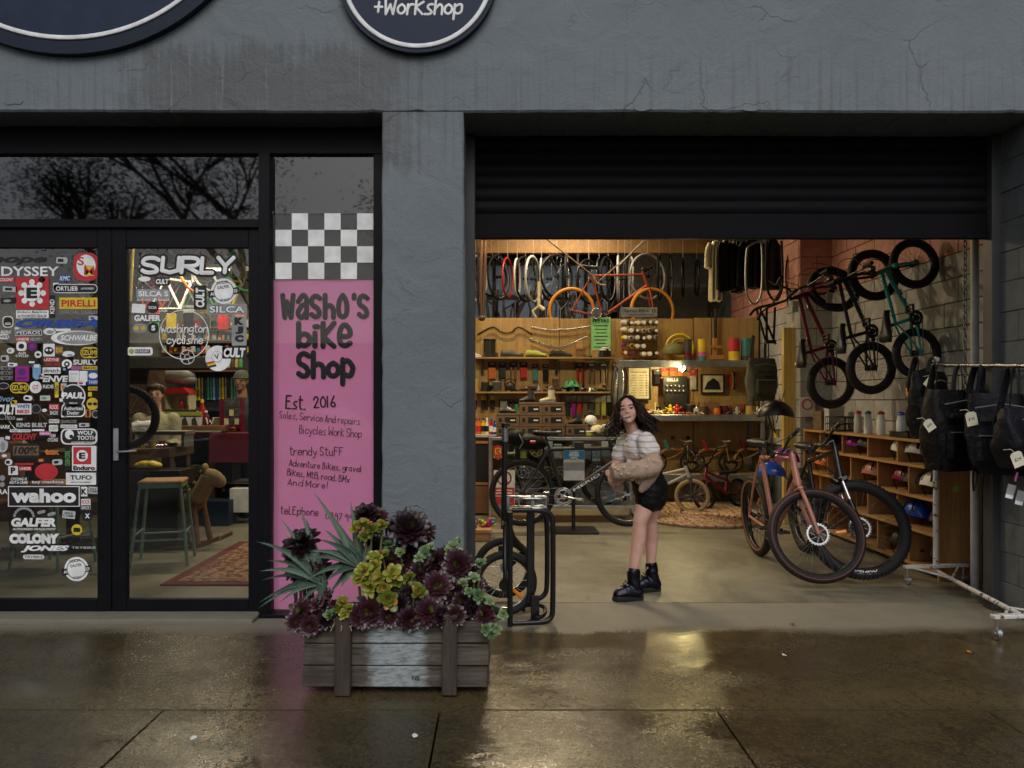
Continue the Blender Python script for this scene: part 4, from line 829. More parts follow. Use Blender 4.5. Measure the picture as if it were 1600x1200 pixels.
carton(on(906,z1),(.10,.12,.12),"brown_timber","dark wooden block box on the upper shelf",face=None,name="wooden_box");carton(on(905,z1+.122),(.08,.1,.10),"plywood","pale wooden box with a stamped front stacked on a dark block",name="wooden_box");carton(on(930,z1),(.08,.1,.11),"plywood","pale wooden box left of the black reels",name="wooden_box")
for i in range(3): tin((X_(942+i*4,5.98),5.99+i*.04,z1),.05,.11+.03*(i % 2),"black_plastic","white_paint",["black reel with white rim in front of the green flyer","taller black reel with white rim behind another reel","black reel at the back of the shelf end"][i],"reel",name="tape_reel")
# handlebars hung on the plywood
def bar(pts,m,label,r=.013):
 b=MB();b.tube(smooth_path([at(px,py,6.15) for px,py in pts],2),r,8);o=thing("handlebar",label,"handlebar",tuple(at(*pts[len(pts) // 2],6.15)),0,"handlebars hung on the plywood wall");part("bar",b,m,o,True)
 b=MB()
 for px,py in (pts[1],pts[-2]): c=at(px,py,6.15);b.cyl(c,c+Vector((0,.05,.01)),.004,n=6)
 part("hook",b,"silver",o,True)
bar(((746,523),(768,510.5),(775,512),(783,520),(800,520),(806,512),(813,510.5),(832,523)),"black_metal","black riser handlebar with two humps hung on the plywood");bar(((830,511),(862,517),(870,516),(876,514),(884,516),(921,510)),"silver","silver handlebar with small centre bump hung on the plywood");bar(((827,529),(858,542),(882,542),(918,526)),"silver","silver handlebar bent like a shallow bowl hung low on the plywood")
# hanging packets
for i,(px,py,w,h,card,body,dbl,lab) in enumerate((
(769,566,.115,.24,K_,"orange_plastic",0,"orange grip packet first in the row above the tins"),(785,566,.11,.23,K_,"black_plastic",0,"black grip packet beside the orange one"),(802,566,.11,.24,K_,"brown_print",1,"brown and black double grip packet"),(818,566,.11,.23,K_,"red_plastic",0,"red grip packet in the row above the tins"),
(836,569,.08,.24,K_,"teal_plastic",0,"pale teal grip packet"),(852.5,569,.09,.25,K_,"black_cloth",0,"narrow black packet beside the teal one"),(906,567,.13,.30,K_,"red_paint",1,"packet holding two dark red bar grips"),(924,567,.13,.30,K_,"brown_print",1,"packet holding two brown bar grips"),(943,567,.14,.29,K_,"black_metal",1,"packet holding two black bar grips"))):
 c=at(px,py,6.16);packet((c.x,6.16,c.z),w,h,card,body,lab,group="packets hung above the lower shelf",double=bool(dbl))
for i in range(8):
 c=at(887+9.3*i,618,6.16);body=["black_plastic","purple_plastic","red_plastic","brown_print","dark_grey","olive","green_yellow","black_cloth"][i]
 packet((c.x,6.16,c.z),.07,.29,GY,body,["black","purple","red","brown","dark grey","olive","lime","matt black"][i]+" narrow packet in the low row of the back wall",group="packets hung in the low row")
for i in range(3):
 c=at(741.5+14*i,618,6.16);packet((c.x,6.16,c.z),.07,.2,"yellow_print","black_metal","yellow card with black tool, "+["nearest the pillar","middle of three under the shelf","nearest the shoe cartons"][i],group="yellow tool cards")
for i in range(4):
 c=at(783+8*i,624,6.16);packet((c.x,6.16,c.z),.06,.2,K_,["black_metal","brown_print","dark_grey","green_plastic"][i],["black","brown","grey","green"][i]+" packet behind the grey boot on the cartons",group="packets behind the shoe cartons")
 # second shelf goods
for i,(px,r,h,bd,ld,lab) in enumerate(((743,.05,.17,"brass","brass","stacked gold tin at the shelf end"),(758,.055,.14,"black_plastic","black_plastic","plain black jar on the lower shelf"),(776,.06,.15,"dark_grey","mid_grey","grey lidded jar on the lower shelf"),(786,.035,.17,"cardboard","black_plastic","slim brown canister on the lower shelf"))): tin(on(px,z2),r,h,bd,ld,lab,group="jars on the lower shelf")
b=MB();b.ell(at(797,604,6.05),(.075,.07,.07),None,16,8);b.ring(at(797,600,6.02),(0,1,0),.075,.008,20,6);single("bike_bell",b,"black_plastic","black dome with a pale hoop handle on the lower shelf","bell")
shoe(on(826,z2),.22,"black_cloth","dark_grey","small black shoe in the middle of the lower shelf",rad(170));shoe(on(862,z2+0,6.0),.24,"brown_leather","black_rubber","dark brown boot standing on the lower shelf",rad(170),.16)
helmet((*on(893,z2+.06)[:2],z2+.05),"green_plastic","dark green and black full face helmet on the lower shelf",rad(20),.8)
for i,px in enumerate((908,924,943)): shoe(on(px,z2),.15,["black_cloth","teal_plastic","black_leather" if "black_leather" in M else "black_rubber"][i],"black_rubber",["small black shoe right of the green helmet","small teal shoe under the packets","small black shoe at the far end of the lower shelf"][i],rad(5))
# flyer, disc, spray can rack with its sign, lamp, frames
b=MB();c=at(939,530,6.16);m0=.0091;b.box((c.x,6.165,c.z),(.275,.004,.62));fl=thing("flyer_sheet","pale green printed flyer hanging on the plywood wall","poster",(c.x,6.165,c.z-.31));part("sheet",b,"green_paper",fl,True)
b=MB();put_text(b,"FLYERS",c.x,c.z+.26,.23,.045,6.161,.03)
for k in range(9): b.box((c.x,6.162,c.z+.19-.05*k),(.20-.03*(k % 3),.001,.012))
part("lettering",b,K_,fl,True)
b=MB();c=at(932,490,6.1);b.cyl(c,c+Vector((0,.03,0)),.075,n=28);b.ring(c,(0,1,0),.07,.008,28,6);single("round_badge",b,"silver","round silver badge hanging over the green flyer","badge")
sr=thing("spray_can_rack","wire rack full of spray cans seen lid first under a grey sign","rack",tuple(at(999,558,6.0)))
b=MB();c=at(999,488,5.98);b.box(c,(.50,.012,.135),.004);sg=part("header_sign",b,"galvanised",sr,True)
b=MB();put_text(b,"Spray.Bike",c.x-.04,c.z+.02,.34,.058,5.972,.014);b.ring((c.x+.2,5.972,c.z+.02),(0,1,0),.02,.006,16,5,.2)
for k in range(14): b.box((c.x-.13+.024*k,5.9725,c.z-.035),(.014,.001,.012))
part("lettering",b,K_,sr,True)
b=MB()
for k in range(6): x=X_(973+10.6*k,6.0);b.cyl((x,6.0,Z_(498,6.0)),(x,6.0,Z_(557,6.0)),.004,n=6)
for k in range(5): z=Z_(503+13*k,6.0);b.cyl((X_(972,6.0),6.0,z-.05),(X_(1027,6.0),6.0,z-.05),.005,n=6)
part("wire_frame",b,"black_metal",sr,True)
cc=["white_paint","mid_grey","yellow_print","pale_grey","red_paint","black_plastic","brass","white_paint","dark_grey","purple_plastic","cream","brown_print"]
for j in range(5):
 for i in range(6):
  if R.random() < .12: continue
  x,z=X_(976+9.6*i+R.uniform(-1,1),5.98),Z_(504+12*j+R.uniform(-1.5,1.5),5.98);b=MB();b.cyl((x,5.93,z),(x,6.12,z+.01),.032,n=12);cn=part("spray_can",b,cc[(i*5+j*7) % 12],sr,True)
  b=MB();b.cyl((x,5.905,z),(x,5.932,z),.022,n=10);part("nozzle_cap",b,"white_paint" if j == 0 or R.random() < .4 else "dark_grey",sr,True)
  # steel shelving on the right half of the wall
yf=5.62
st=thing("steel_shelving","grey steel shelving with workbench deck against the plywood wall","shelving",(2.6,yf,0))
xa,xb=X_(970,yf),X_(1192,yf)
for x in (xa,xb):
 for y in (yf+.02,YB-.04): b=MB();b.box((x,y,.98),(.05,.05,1.96),.004);part("post",b,"steel_grey",st,True)
for py,dk,th in ((563,"pine",.09),(648,"plywood_flat",.085),(741,"plywood_flat",.10)):
 z=Z_(py,yf);b=MB();b.box(((xa+xb)/2,yf+.005,z-th/2),(xb-xa+.05,.035,th),.004);part("beam",b,"galvanised",st,True)
 b=MB();b.box(((xa+xb)/2,(yf+YB)/2+.015,z-.012),(xb-xa,YB-yf-.035,.02));part("deck",b,dk,st,True)
zu,zb,zl=Z_(563,yf),Z_(648,yf),Z_(741,yf)
# goods on the upper deck
b=MB();c=at(1052,541,5.95);b.ell((c.x,5.95,zu+.13),(.16,.12,.13),None,20,10,1,-.2);single("cycling_cap",b,"olive","olive domed helmet in front of the yellow hoop","helmet")
b=MB();b.ring((X_(1062,6.12),6.12,zu+.20),(0,1,0),.19,.02,32,8);b.ring((X_(1062,6.12),6.12,zu+.20),(0,1,0),.13,.012,32,6);single("tyre_hoop",b,"yellow_plastic","yellow folded tyre hoop leaning behind the olive dome","tyre")
for px,w,h,ms,lab in ((1075,.105,.30,("dark_grey","maroon_paint","dark_grey"),"dark roll with maroon bottom band"),(1097,.115,.30,("yellow_print","pink_print","teal_plastic"),"yellow pink and blue striped roll"),(1147,.15,.31,("red_print","yellow_print","yellow_print"),"red and yellow roll"),(1166,.14,.31,("teal_plastic","teal_plastic","dark_grey"),"dark teal roll at the shelf end")):
 t=thing("bar_tape_roll",lab,"roll",(X_(px,5.85),5.85,zu+.002),0,"rolls on the steel shelf")
 for k,m_ in enumerate(ms): b=MB();z0,zz=((.0,.10),(.10,.18),(.18,1.0))[2-k] if False else ((.42,1),(.22,.42),(0,.22))[k];b.cyl((0,0,z0*h),(0,0,zz*h),w/2,n=18);part("colour_band",b,m_,t)
b=MB();b.box((X_(1117,5.9),5.9,zu+.16),(.06,.05,.32),.006);b.box((X_(1117,5.9),5.87,zu+.2),(.16,.03,.03));b.box((X_(1119,5.9),5.86,zu+.05),(.20,.05,.06),.008);single("wood_clamp",b,"pine_upright","wooden clamp standing between the rolls","clamp")
b=MB();b.cyl((X_(1118,6.1),6.1,zu),(X_(1118,6.1),6.1,zu+.75),.022,n=10);b.cyl((X_(1112,6.1),6.1,zu),(X_(1112,6.1),6.1,zu+.7),.007,n=8);single("track_pump",b,"black_metal","tall black pump standing behind the wooden clamp","pump")
# clip lamp, lit
t=thing("clip_lamp","lit clip lamp shining under the steel shelf","lamp",tuple(at(1071,573,5.75)))
c=at(1066,576,5.58);b=MB();b.ell(c,(.042,.042,.042),None,14,9);emit("bulb_glow",(1,.84,.48),40);part("bulb",b,"bulb_glow",t,True)
b=MB();b.lathe([(.018,.0),(.045,.07),(.05,.09)],TR(c.x+.055,c.y,c.z-.03,0,rad(-62),0),16);b.tube([(c.x+.06,c.y,c.z-.03),(c.x+.12,c.y+.02,c.z-.06),(c.x+.14,c.y+.06,c.z+.06)],.006,6);part("lamp_head",b,"dark_grey",t,True)
d=bpy.data.lights.new("lamp_glow_light",'POINT');d.energy=55;d.color=(1,.78,.34);d.shadow_soft_size=.035;l=link("lamp_glow_light",d,t);l.location=c-t.location+Vector((-.035,-.01,-.012))
def framed(px0,py0,px1,py1,Y,label,art,fm="black_plastic",bd=.02,cat="picture"):
 x0,x1,z0,z1_=X_(px0,Y),X_(px1,Y),Z_(py1,Y),Z_(py0,Y);t=thing("framed_picture",label,cat,((x0+x1)/2,Y,z0),0,"framed pictures on the plywood wall");b=MB()
 for a in ((x0,x1,z0,z0+bd),(x0,x1,z1_-bd,z1_),(x0,x0+bd,z0+bd,z1_-bd),(x1-bd,x1,z0+bd,z1_-bd)): b.box(((a[0]+a[1])/2,Y,(a[2]+a[3])/2),(a[1]-a[0],.03,a[3]-a[2]))
 part("frame",b,fm,t,True);b=MB();b.box(((x0+x1)/2,Y+.006,(z0+z1_)/2),(x1-x0-2*bd,.006,z1_-z0-2*bd));part("print",b,"paper",t,True)
 b=MB();art(b,x0+bd,x1-bd,z0+bd,z1_-bd,Y+.0025);part("drawing",b,"black_print" if cat == "picture" else "brown_print",t,True);return t
def art_list(b,x0,x1,z0,z1_,y):
 w,h=x1-x0,z1_-z0
 b.box((x0+w*.5,y,z1_-h*.13),(w*.8,.001,h*.025))
 for k in range(9):
  z=z1_-h*(.24+.082*k)
  for cx,cw in ((.24,.32),(.62,.26),(.86,.10)): b.box((x0+w*cx,y,z),(w*cw*R.uniform(.6,1),.001,h*(.015 if cw > .2 else .04)))
framed(980,573,1017,625,6.15,"tall framed printed chart with three columns left of the lamp",art_list,cat="poster")
def art_photo(b,x0,x1,z0,z1_,y):
 w,h=x1-x0,z1_-z0;b.prism([(x0+w*.1,z0+h*.15),(x0+w*.9,z0+h*.15),(x0+w*.8,z0+h*.6),(x0+w*.55,z0+h*.85),(x0+w*.25,z0+h*.6)],y-.0005,y+.0005);b.box((x0+w*.5,y+.001,z0+h*.88),(w*.9,.0005,h*.12))
framed(1095,584.5,1132,615,6.15,"small framed black and white photograph under the steel shelf",art_photo)
t=thing("oval_cap","oval cap with yellow black and red stripes hung on the plywood","cap",tuple(at(1146,611,6.13)))
for k,m_ in enumerate(("red_print","yellow_print","black_print","brown_print","red_print")): c=at(1142+2.1*k,595,6.13);b=MB();b.ell(c,(.016,.05,.135*math.sin(math.pi*(k+1)/6) ** .5),None,10,8);part("stripe",b,m_,t,True)
packet(tuple(at(1083,577,6.16)),.105,.29,"red_print","pale_grey","red topped card with grey tool hung right of the lamp")
for k in range(3): packet(tuple(at(1038+12.5*k,575,6.165)),.10,.12,"red_print","orange_print",["scarlet packet nearest the chart","scarlet packet behind the black display","scarlet packet beside the lamp"][k],group="scarlet packets")
packet(tuple(at(1027,577,6.16)),.10,.22,K_,"black_cloth","black packet between the chart and the scarlet packets")
t=thing("bell_display","black counter display card holding rows of silver bells","display",tuple(at(1055,640,6.0)));b=MB();c=at(1055,603,6.05);b.box(c,(.34,.02,.27),.004);b.box((c.x,6.02,c.z-.22),(.32,.05,.2),.004);part("card",b,"black_plastic",t,True)
b=MB();put_text(b,"BELLS",c.x-.04,c.z+.085,.16,.04,6.036,.02);part("lettering",b,W_,t,True)
for k in range(10): q=at(1042+6.5*(k % 5),603+8*(k // 5),6.02);b=MB();b.ell(q,(.022,.022,.022),None,10,6);part("bell",b,"silver",t,True)
# clutter along the bench deck
lab=["coil of pale cable","bundle of green and white ties","yellow toy figure","red toy figure","row of dark wooden pegs","black sealant jar","grey glass jar","brown jam jar","dark wooden box","orange lighter tin","red oil tin","small brown bottle","pale grey dish","black tape reel","brass canister","white tube"]
ml=["cream","green_yellow","yellow_print","red_plastic","brown_timber","black_plastic","pale_grey","brown_leather","brown_timber","orange_plastic","maroon_paint","brown_leather","pale_grey","black_plastic","brass","white_print"]
for i in range(16):
 px=1026+10.5*i;Y=5.78+.22*R.random();x=X_(px,Y);k=i % 4
 L_=lab[i]+" on the workbench deck"
 if i in (0,1): b=MB();[b.ring((x+R.uniform(-.05,.05),Y+R.uniform(-.05,.05),zb+.012+.012*q),(R.uniform(-.3,.3),R.uniform(-.3,.3),1),.045+.01*q,.006,18,5) for q in range(4)];single("cable_coil",b,ml[i],L_,"coil")
 elif i in (2,3): b=MB();b.ell((x,Y,zb+.05),(.035,.03,.05));b.ell((x,Y,zb+.11),(.025,.025,.028));b.tube([(x-.07,Y,zb+.09),(x,Y,zb+.065),(x+.07,Y,zb+.1)],.012,6);b.tube([(x-.05,Y-.02,zb+.01),(x,Y,zb+.03),(x+.06,Y-.03,zb+.012)],.014,6);single("toy_figure",b,ml[i],L_,"toy")
 elif i == 4:
  t=thing("peg_row",L_,"rack",(x,6.05,zb));[part("peg",MB().box((X_(1065+9*q,6.1)-x,.05,.09),(.03,.03,.18),.004),"brown_timber",t) for q in range(6)];part("base",MB().box((.2,.05,.01),(.52,.06,.02)),"dark_timber",t)
 elif i in (8,): carton((x,Y,zb),(.22,.12,.16),ml[i],L_,lid=False,name="wooden_box")
 elif i in (5,6,7,9,10,14): tin((x,Y,zb),.045+.012*(i % 3),.10+.02*(i % 3),ml[i],"dark_grey" if i != 6 else "silver",L_)
 else: bottle((x,Y,zb),.028,.13,ml[i],"black_plastic",L_)
t=thing("parts_heap","scatter of small tools and loose bike parts along the workbench deck","parts",(2.5,5.75,zb));b=MB()
for i in range(70):
 x,y=R.uniform(-.75,1.0),R.uniform(-.1,.2);a=R.uniform(0,3.14);b.cur=i % 5;l_=R.uniform(.02,.07)
 b.tube([(x,y,.012),(x+l_*math.cos(a),y+l_*math.sin(a),.012+R.uniform(0,.03))],R.uniform(.006,.014),5)
part("loose_parts",b,["silver","red_plastic","brown_leather","black_plastic","cream"],t,kind='stuff')
def heap(label,x,y,z,sx_,n,mats,loc_name="small_goods",hmax=.10):
 t=thing(loc_name,label,"goods",(x,y,z));b=MB()
 for i in range(n):
  b.cur=R.randrange(len(mats));px,py=R.uniform(-sx_,sx_),R.uniform(-.06,.06);h=R.uniform(.25,1)*hmax
  if i % 3 == 0: b.cyl((px,py,0),(px,py,h),R.uniform(.012,.03),n=8)
  elif i % 3 == 1: b.box((px,py,h/2),(R.uniform(.03,.09),R.uniform(.03,.08),h),.003,Matrix.Rotation(R.uniform(0,1.5),3,'Z'))
  else: a=R.uniform(0,3.1);b.tube([(px,py,.012),(px+.07*math.cos(a),py+.05*math.sin(a),.012+h*.4),(px+.12*math.cos(a),py+.05,.014)],.008,5)
 part("pieces",b,mats,t,kind='stuff')
mm=["black_plastic","dark_grey","silver","brown_leather","olive","black_cloth","teal_plastic"]
heap("crowded small black and silver parts along the lower plywood shelf",X_(845,6.08),6.08,z2,.95,60,mm);heap("crowded jars and cards along the wall behind the workbench deck",2.6,6.08,zb,.9,60,["brown_leather","red_plastic","cream","black_plastic","silver","orange_plastic","green_plastic"],hmax=.17)
heap("odd parts at the back of the upper plywood shelf",X_(850,6.13),6.13,z1,.9,24,mm,hmax=.08)
for i in range(5):
 c=at(961+3.5*i,572+3*(i % 2),5.9);b=MB();P=[(c.x+.05*math.cos(a)*(1+.3*math.sin(2*a)),c.y+.01*math.sin(3*a),c.z-.30+.30*math.sin(a)) for a in [k*math.pi/10 for k in range(20)]];b.tube(P,.011,6,closed=True);single("cable_lock",b,["black_rubber","dark_grey","silver","black_rubber","brown_leather"][i],["black loop lock nearest the grip packets","grey loop lock on the steel post","silver loop lock on the steel post","black loop lock nearest the framed chart","brown loop lock at the framed chart"][i],"lock","loop locks hung on the steel post")
 # ------------------------------------------------------------------ counter with glass display case
YC=4.02
dc=thing("display_counter","aluminium framed glass display counter full of bike parts","display case",(X_(880,YC),YC,0))
xa,xb,zt_=X_(766,YC),X_(1000,YC),Z_(683,YC);dp=.62;zb0=Z_(792,YC)
for x in (xa,xb):
 for y in (YC,YC+dp): b=MB();b.box((x,y,zt_/2),(.032,.032,zt_),.002);part("post",b,"galvanised",dc,True)
for z in (zb0,zt_-.018):
 for y in (YC,YC+dp): b=MB();b.box(((xa+xb)/2,y,z),(xb-xa-.034,.03,.034),.002);part("rail",b,"galvanised",dc,True)
b=MB();b.box(((xa+xb)/2,YC+dp/2,zt_+.008),(xb-xa+.04,dp+.04,.012),.002);part("glass_top",b,"case_glass",dc,True)
b=MB();b.box(((xa+xb)/2,YC-.002,(zb0+zt_)/2),(xb-xa-.04,.006,zt_-zb0-.05));part("front_pane",b,"case_glass",dc,True)
b=MB();b.box(((xa+xb)/2,YC+dp/2,zb0),(xb-xa-.04,dp-.04,.02));part("base_panel",b,"dark_timber",dc,True)
b=MB();b.box(((xa+xb)/2,YC+dp,(zb0+zt_)/2),(xb-xa-.04,.012,zt_-zb0-.06));part("back_panel",b,"brown_timber",dc,True)
zs=[zb0+.012]+[zb0+(zt_-zb0)*f for f in (.36,.68)]
for z in zs[1:]: b=MB();b.box(((xa+xb)/2,YC+dp/2+.05,z),(xb-xa-.05,dp-.2,.008));part("glass_shelf",b,"case_glass",dc,True)
kinds=[("silver","chainring"),("pale_grey","hub"),("black_plastic","hub"),("brown_leather","chainring"),("green_yellow","tin"),("silver","hub"),("red_plastic","tin"),("brass","chainring"),("white_paint","carton"),("teal_plastic","carton")]
nm={"chainring": "chainring","hub": "wheel hub","tin": "tin of parts","carton": "small part box"};wc=dict(silver="silver",pale_grey="pale grey",black_plastic="black",brown_leather="brown",green_yellow="lime",red_plastic="red",brass="brass",white_paint="white",teal_plastic="teal")
row=["bottom","middle","top"];used={}
for r_,z in enumerate(zs):
 for i in range(11):
  m_,k=kinds[(i*3+r_*4+i // 4) % 10];x=xa+.09+(xb-xa-.16)*i/10.5;y=YC+.22+R.uniform(-.08,.12)
  q=(m_,k,r_);used[q]=used.get(q,0)+1
  lb=f"{wc[m_]} {nm[k]} on the {row[r_]} level of the glass counter"+("" if used[q] == 1 else ", nearer the girl" if used[q] == 2 else ", nearest the girl")
  if k == "tin": tin((x,y,z+.004),.04,.09,m_,"black_plastic",lb)
  elif k == "carton": carton((x,y,z+.004),(.10,.09,.12),m_,lb,R.uniform(-.3,.3))
  elif k == "hub":
   b=MB();b.cyl((x-.05,y,z+.055),(x+.05,y,z+.055),.018,n=12);b.cyl((x-.045,y,z+.055),(x-.038,y,z+.055),.05,n=20);b.cyl((x+.038,y,z+.055),(x+.045,y,z+.055),.05,n=20);single("wheel_hub",b,m_,lb,"bike part")
  else:
   b=MB();c=(x,y,z+.085);b.ring(c,(.3,1,.2),.068,.010,28,6,.4);b.ring(c,(.3,1,.2),.03,.008,16,6,.4)
   for a in range(5): an=a*1.257;b.tube([(x+.03*math.cos(an),y,z+.085+.03*math.sin(an)),(x+.066*math.cos(an),y,z+.085+.066*math.sin(an))],.006,5)
   single("chainring",b,m_,lb,"bike part")
t=thing("pouch_row","clear pouches with silvery parts hung inside the glass counter","pouches",(X_(900,YC),YC+.05,zt_-.2));
for i in range(9): b=MB();b.box((X_(858+15*i,YC)-X_(900,YC),.02+.02*(i % 2),.06-.03*(i % 3)),(.10,.016,.17),.006);part("pouch",b,["pale_grey","silver","white_paint","teal_plastic"][i % 4],t)
# stickers and posters on the counter front
t=thing("shield_sticker","red shield sticker with yellow centre on the counter glass","sticker",tuple(at(778,720,YC-.01)));c=at(778,707,YC-.012);b=MB();s_=.0073
shp=lambda k,y: b.prism([(c.x+k*s_*a,c.z+k*s_*e) for a,e in ((-7,9),(0,12),(7,9),(7,-3),(4,-9),(0,-12),(-4,-9),(-7,-3))],y,y+.001)
shp(1,YC-.012);part("backing",b,"red_print",t,True);b=MB();shp(.66,YC-.014);part("centre",b,"yellow_print",t,True);b=MB();put_text(b,"S",c.x,c.z,.05,.09,YC-.0155,.04);part("lettering",b,"red_print",t,True)
t=thing("notice_poster","white notice with a crossed out circle and red text blocks on the counter glass","poster",tuple(at(788,790,YC-.01)));c=at(788,762,YC-.012);b=MB();b.box(c,(.24,.003,.40));part("sheet",b,"white_paper",t,True)
b=MB();b.ring((c.x,YC-.015,c.z+.11),(0,1,0),.075,.009,28,5,.2);b.tube([(c.x-.05,YC-.015,c.z+.16),(c.x+.05,YC-.015,c.z+.06)],.008,5,flat=.3);part("crossed_circle",b,"maroon_paint",t,True)
b=MB();b.box((c.x,YC-.015,c.z-.04),(.23,.002,.085));b.box((c.x,YC-.015,c.z-.15),(.23,.002,.10));part("text_block",b,"red_print",t,True)
b=MB();put_text(b,"NO E-BIKES",c.x,c.z-.025,.19,.03,YC-.0175,.02) if False else [b.box((c.x,YC-.0165,c.z-.03-.03*k),(.18,.001,.012)) for k in range(2)];part("print",b,W_,t,True)
# wooden cabinet left of the counter
YK=4.6;t=thing("wooden_cabinet","brown wooden cabinet with dark glass door beside the display counter","cabinet",(X_(752,YK),YK,0));xa_,xb_,zk=X_(735,YK),X_(768,YK),Z_(681,YK)
b=MB();b.box(((xa_+xb_)/2,YK+.25,zk/2+.02),(xb_-xa_,.48,zk-.04));part("body",b,"brown_timber",t,True)
b=MB();b.box(((xa_+xb_)/2,YK+.24,zk),(xb_-xa_+.03,.54,.03));part("top",b,"pale_grey",t,True)
b=MB();b.box(((xa_+xb_)/2,YK-.004,zk*.66),(xb_-xa_-.06,.012,zk*.48));part("glass_door",b,"black_print",t,True)
b=MB();[b.box((xx,YK-.01,zk*.66),(.03,.02,zk*.54)) for xx in (xa_+.02,xb_-.02)];[b.box(((xa_+xb_)/2,YK-.01,zz),(xb_-xa_-.08,.02,.03)) for zz in (zk*.92,zk*.40)];part("door_frame",b,"pine_upright",t,True)
b=MB();b.box(((xa_+xb_)/2,YK-.006,zk*.2),(xb_-xa_-.03,.014,zk*.34));part("lower_panel",b,"brown_timber",t,True)
zk += .016
for i,(px,bd,cp,bn,lab_) in enumerate(((743.5,"orange_plastic","black_plastic","red_print","orange bottle first in the row on the cabinet"),(748.5,"orange_plastic","purple_plastic","red_print","orange bottle with purple cap on the cabinet"),(755,"yellow_plastic","black_plastic","black_print","yellow bottle with black band on the cabinet"),(761,"white_print","white_print","black_print","white dropper bottle on the cabinet"),(767.5,"red_paint","blue_plastic","white_print","red bottle with blue cap by the cartons"),(773,"blue_plastic","black_plastic","white_print","small blue bottle by the cartons"))): bottle((X_(px,4.75),4.75,zk),.028 if i != 3 else .02,.20 if i != 5 else .17,bd,cp,lab_,"bottle","bottles on the cabinet",band=bn)
# shoe cartons stacked on the counter
zc=zt_+.015;YX=YC+.18
sx=.265;sh=.128;base=X_(812,YX)
grp="shoe cartons on the counter";w3=["bottom","middle","top"]
for r_ in range(3):
 for c_ in range(2): carton((base+.13+c_*(sx-.004),YX+.12,zc+r_*sh),(.258,.30,.124),"cardboard",f"{w3[r_]} carton of the {'stack next to the bottles' if c_ == 0 else 'stack towards the kettle'} in the tall double stack",R.uniform(-.015,.015),grp,"black_print",name="shoe_carton")
for r_ in range(2): carton((base-.14,YX+.14,zc+r_*sh),(.262,.30,.124),"cardboard",["lower","upper"][r_]+" carton of the low stack beside the bottles",R.uniform(-.02,.02),grp,"black_print",name="shoe_carton")
carton((base+.13+2*sx,YX+.12,zc),(.255,.30,.124),"cardboard","single carton carrying a small dark boot",.02,grp,"black_print",name="shoe_carton")
shoe((base+.09,YX+.1,zc+3*sh),.20,"dark_grey","black_rubber","dark grey ankle boot on the tall carton stack",rad(200),.11,"mid_grey");shoe((base+.33,YX+.1,zc+3*sh),.20,"cream","pale_grey","cream and brown ankle boot on the tall carton stack",rad(195),.13,"brown_print");shoe((base-.14,YX+.1,zc+2*sh),.20,"mid_grey","black_rubber","grey ankle boot on the low carton stack",rad(20),.12,"white_print");shoe((base+.66,YX+.1,zc+sh),.18,"dark_grey","black_rubber","small dark boot on the single carton",rad(200),.11,"mid_grey")
heap("odds and ends between the cartons and the girl on the glass counter",X_(925,YX),YX+.1,zc,.30,26,["black_plastic","cream","silver","pale_grey","green_yellow"])
# enamel kettle, pale scraps on the counter
c=at(923,664,YX+.1);t=thing("enamel_pot","white enamel pot with a thin bail handle on the counter","pot",(c.x,c.y,c.z-.0));b=MB();b.lathe([(.03,0),(.07,.02),(.075,.06),(.05,.10),(.02,.115)],TR(0,0,0),18);part("body",b,"white_print",t);b=MB();b.ring((0,0,.10),(0,1,0),.06,.004,20,5,1,.5,0);part("handle",b,"dark_grey",t)
b=MB();b.cyl((c.x,c.y,zc),(c.x,c.y,c.z),.05,.045,n=14);single("wooden_stand",b,"brown_timber","short brown stand under the white enamel pot","stand")
for i,(px,m_,lab_) in enumerate(((936,"cream","crumpled cream cloth on the counter by the girl"),(947,"pale_grey","grey cloth bundle on the counter by the girl"))): b=MB();[b.ell((X_(px,YX)+R.uniform(-.05,.05),YX+R.uniform(-.05,.05),zc+.035+R.uniform(0,.05)),(.06,.05,.035),TR(0,0,0,R.uniform(0,1),R.uniform(0,1),0).to_3x3(),10,6) for _ in range(5)];single("folded_cloth",b,m_,lab_,"cloth")
tin((X_(921,YX),YX-.06,zc),.045,.05,"green_yellow","white_print","lime topped tin in front of the enamel pot")
# orange cushions / tubes at the far left edge, toys on a low box
b=MB();[b.tube(smooth_path([at(730+3*k,722,3.0),at(732+3*k,740,3.0),at(729+3*k,775,3.0)],2),.022,8) for k in range(2)];single("orange_tube",b,"orange_plastic","orange foam tubes hanging at the pillar edge","foam tube")
YT=2.9;zt2=Z_(826,YT);t=thing("toy_crate","low wooden crate lid covered with bright wooden toys beside the pillar","crate",(X_(745,YT),YT,0));xa_,xb_=X_(718,YT),X_(768,YT)
b=MB();b.box(((xa_+xb_)/2,YT+.2,zt2-.02),(xb_-xa_,.5,.035),.004);part("lid",b,"pine",t,True)
for yy in (0,.4): b=MB();b.box(((xa_+xb_)/2,YT+yy,(zt2-.04)/2),(xb_-xa_-.04,.02,zt2-.045));part("side_board",b,"pine",t,True)
tc_=["red_plastic","blue_plastic","yellow_plastic","green_plastic","orange_plastic","purple_plastic","pine","teal_plastic"];tn=["red","blue","yellow","green","orange","purple","plain wooden","teal"]
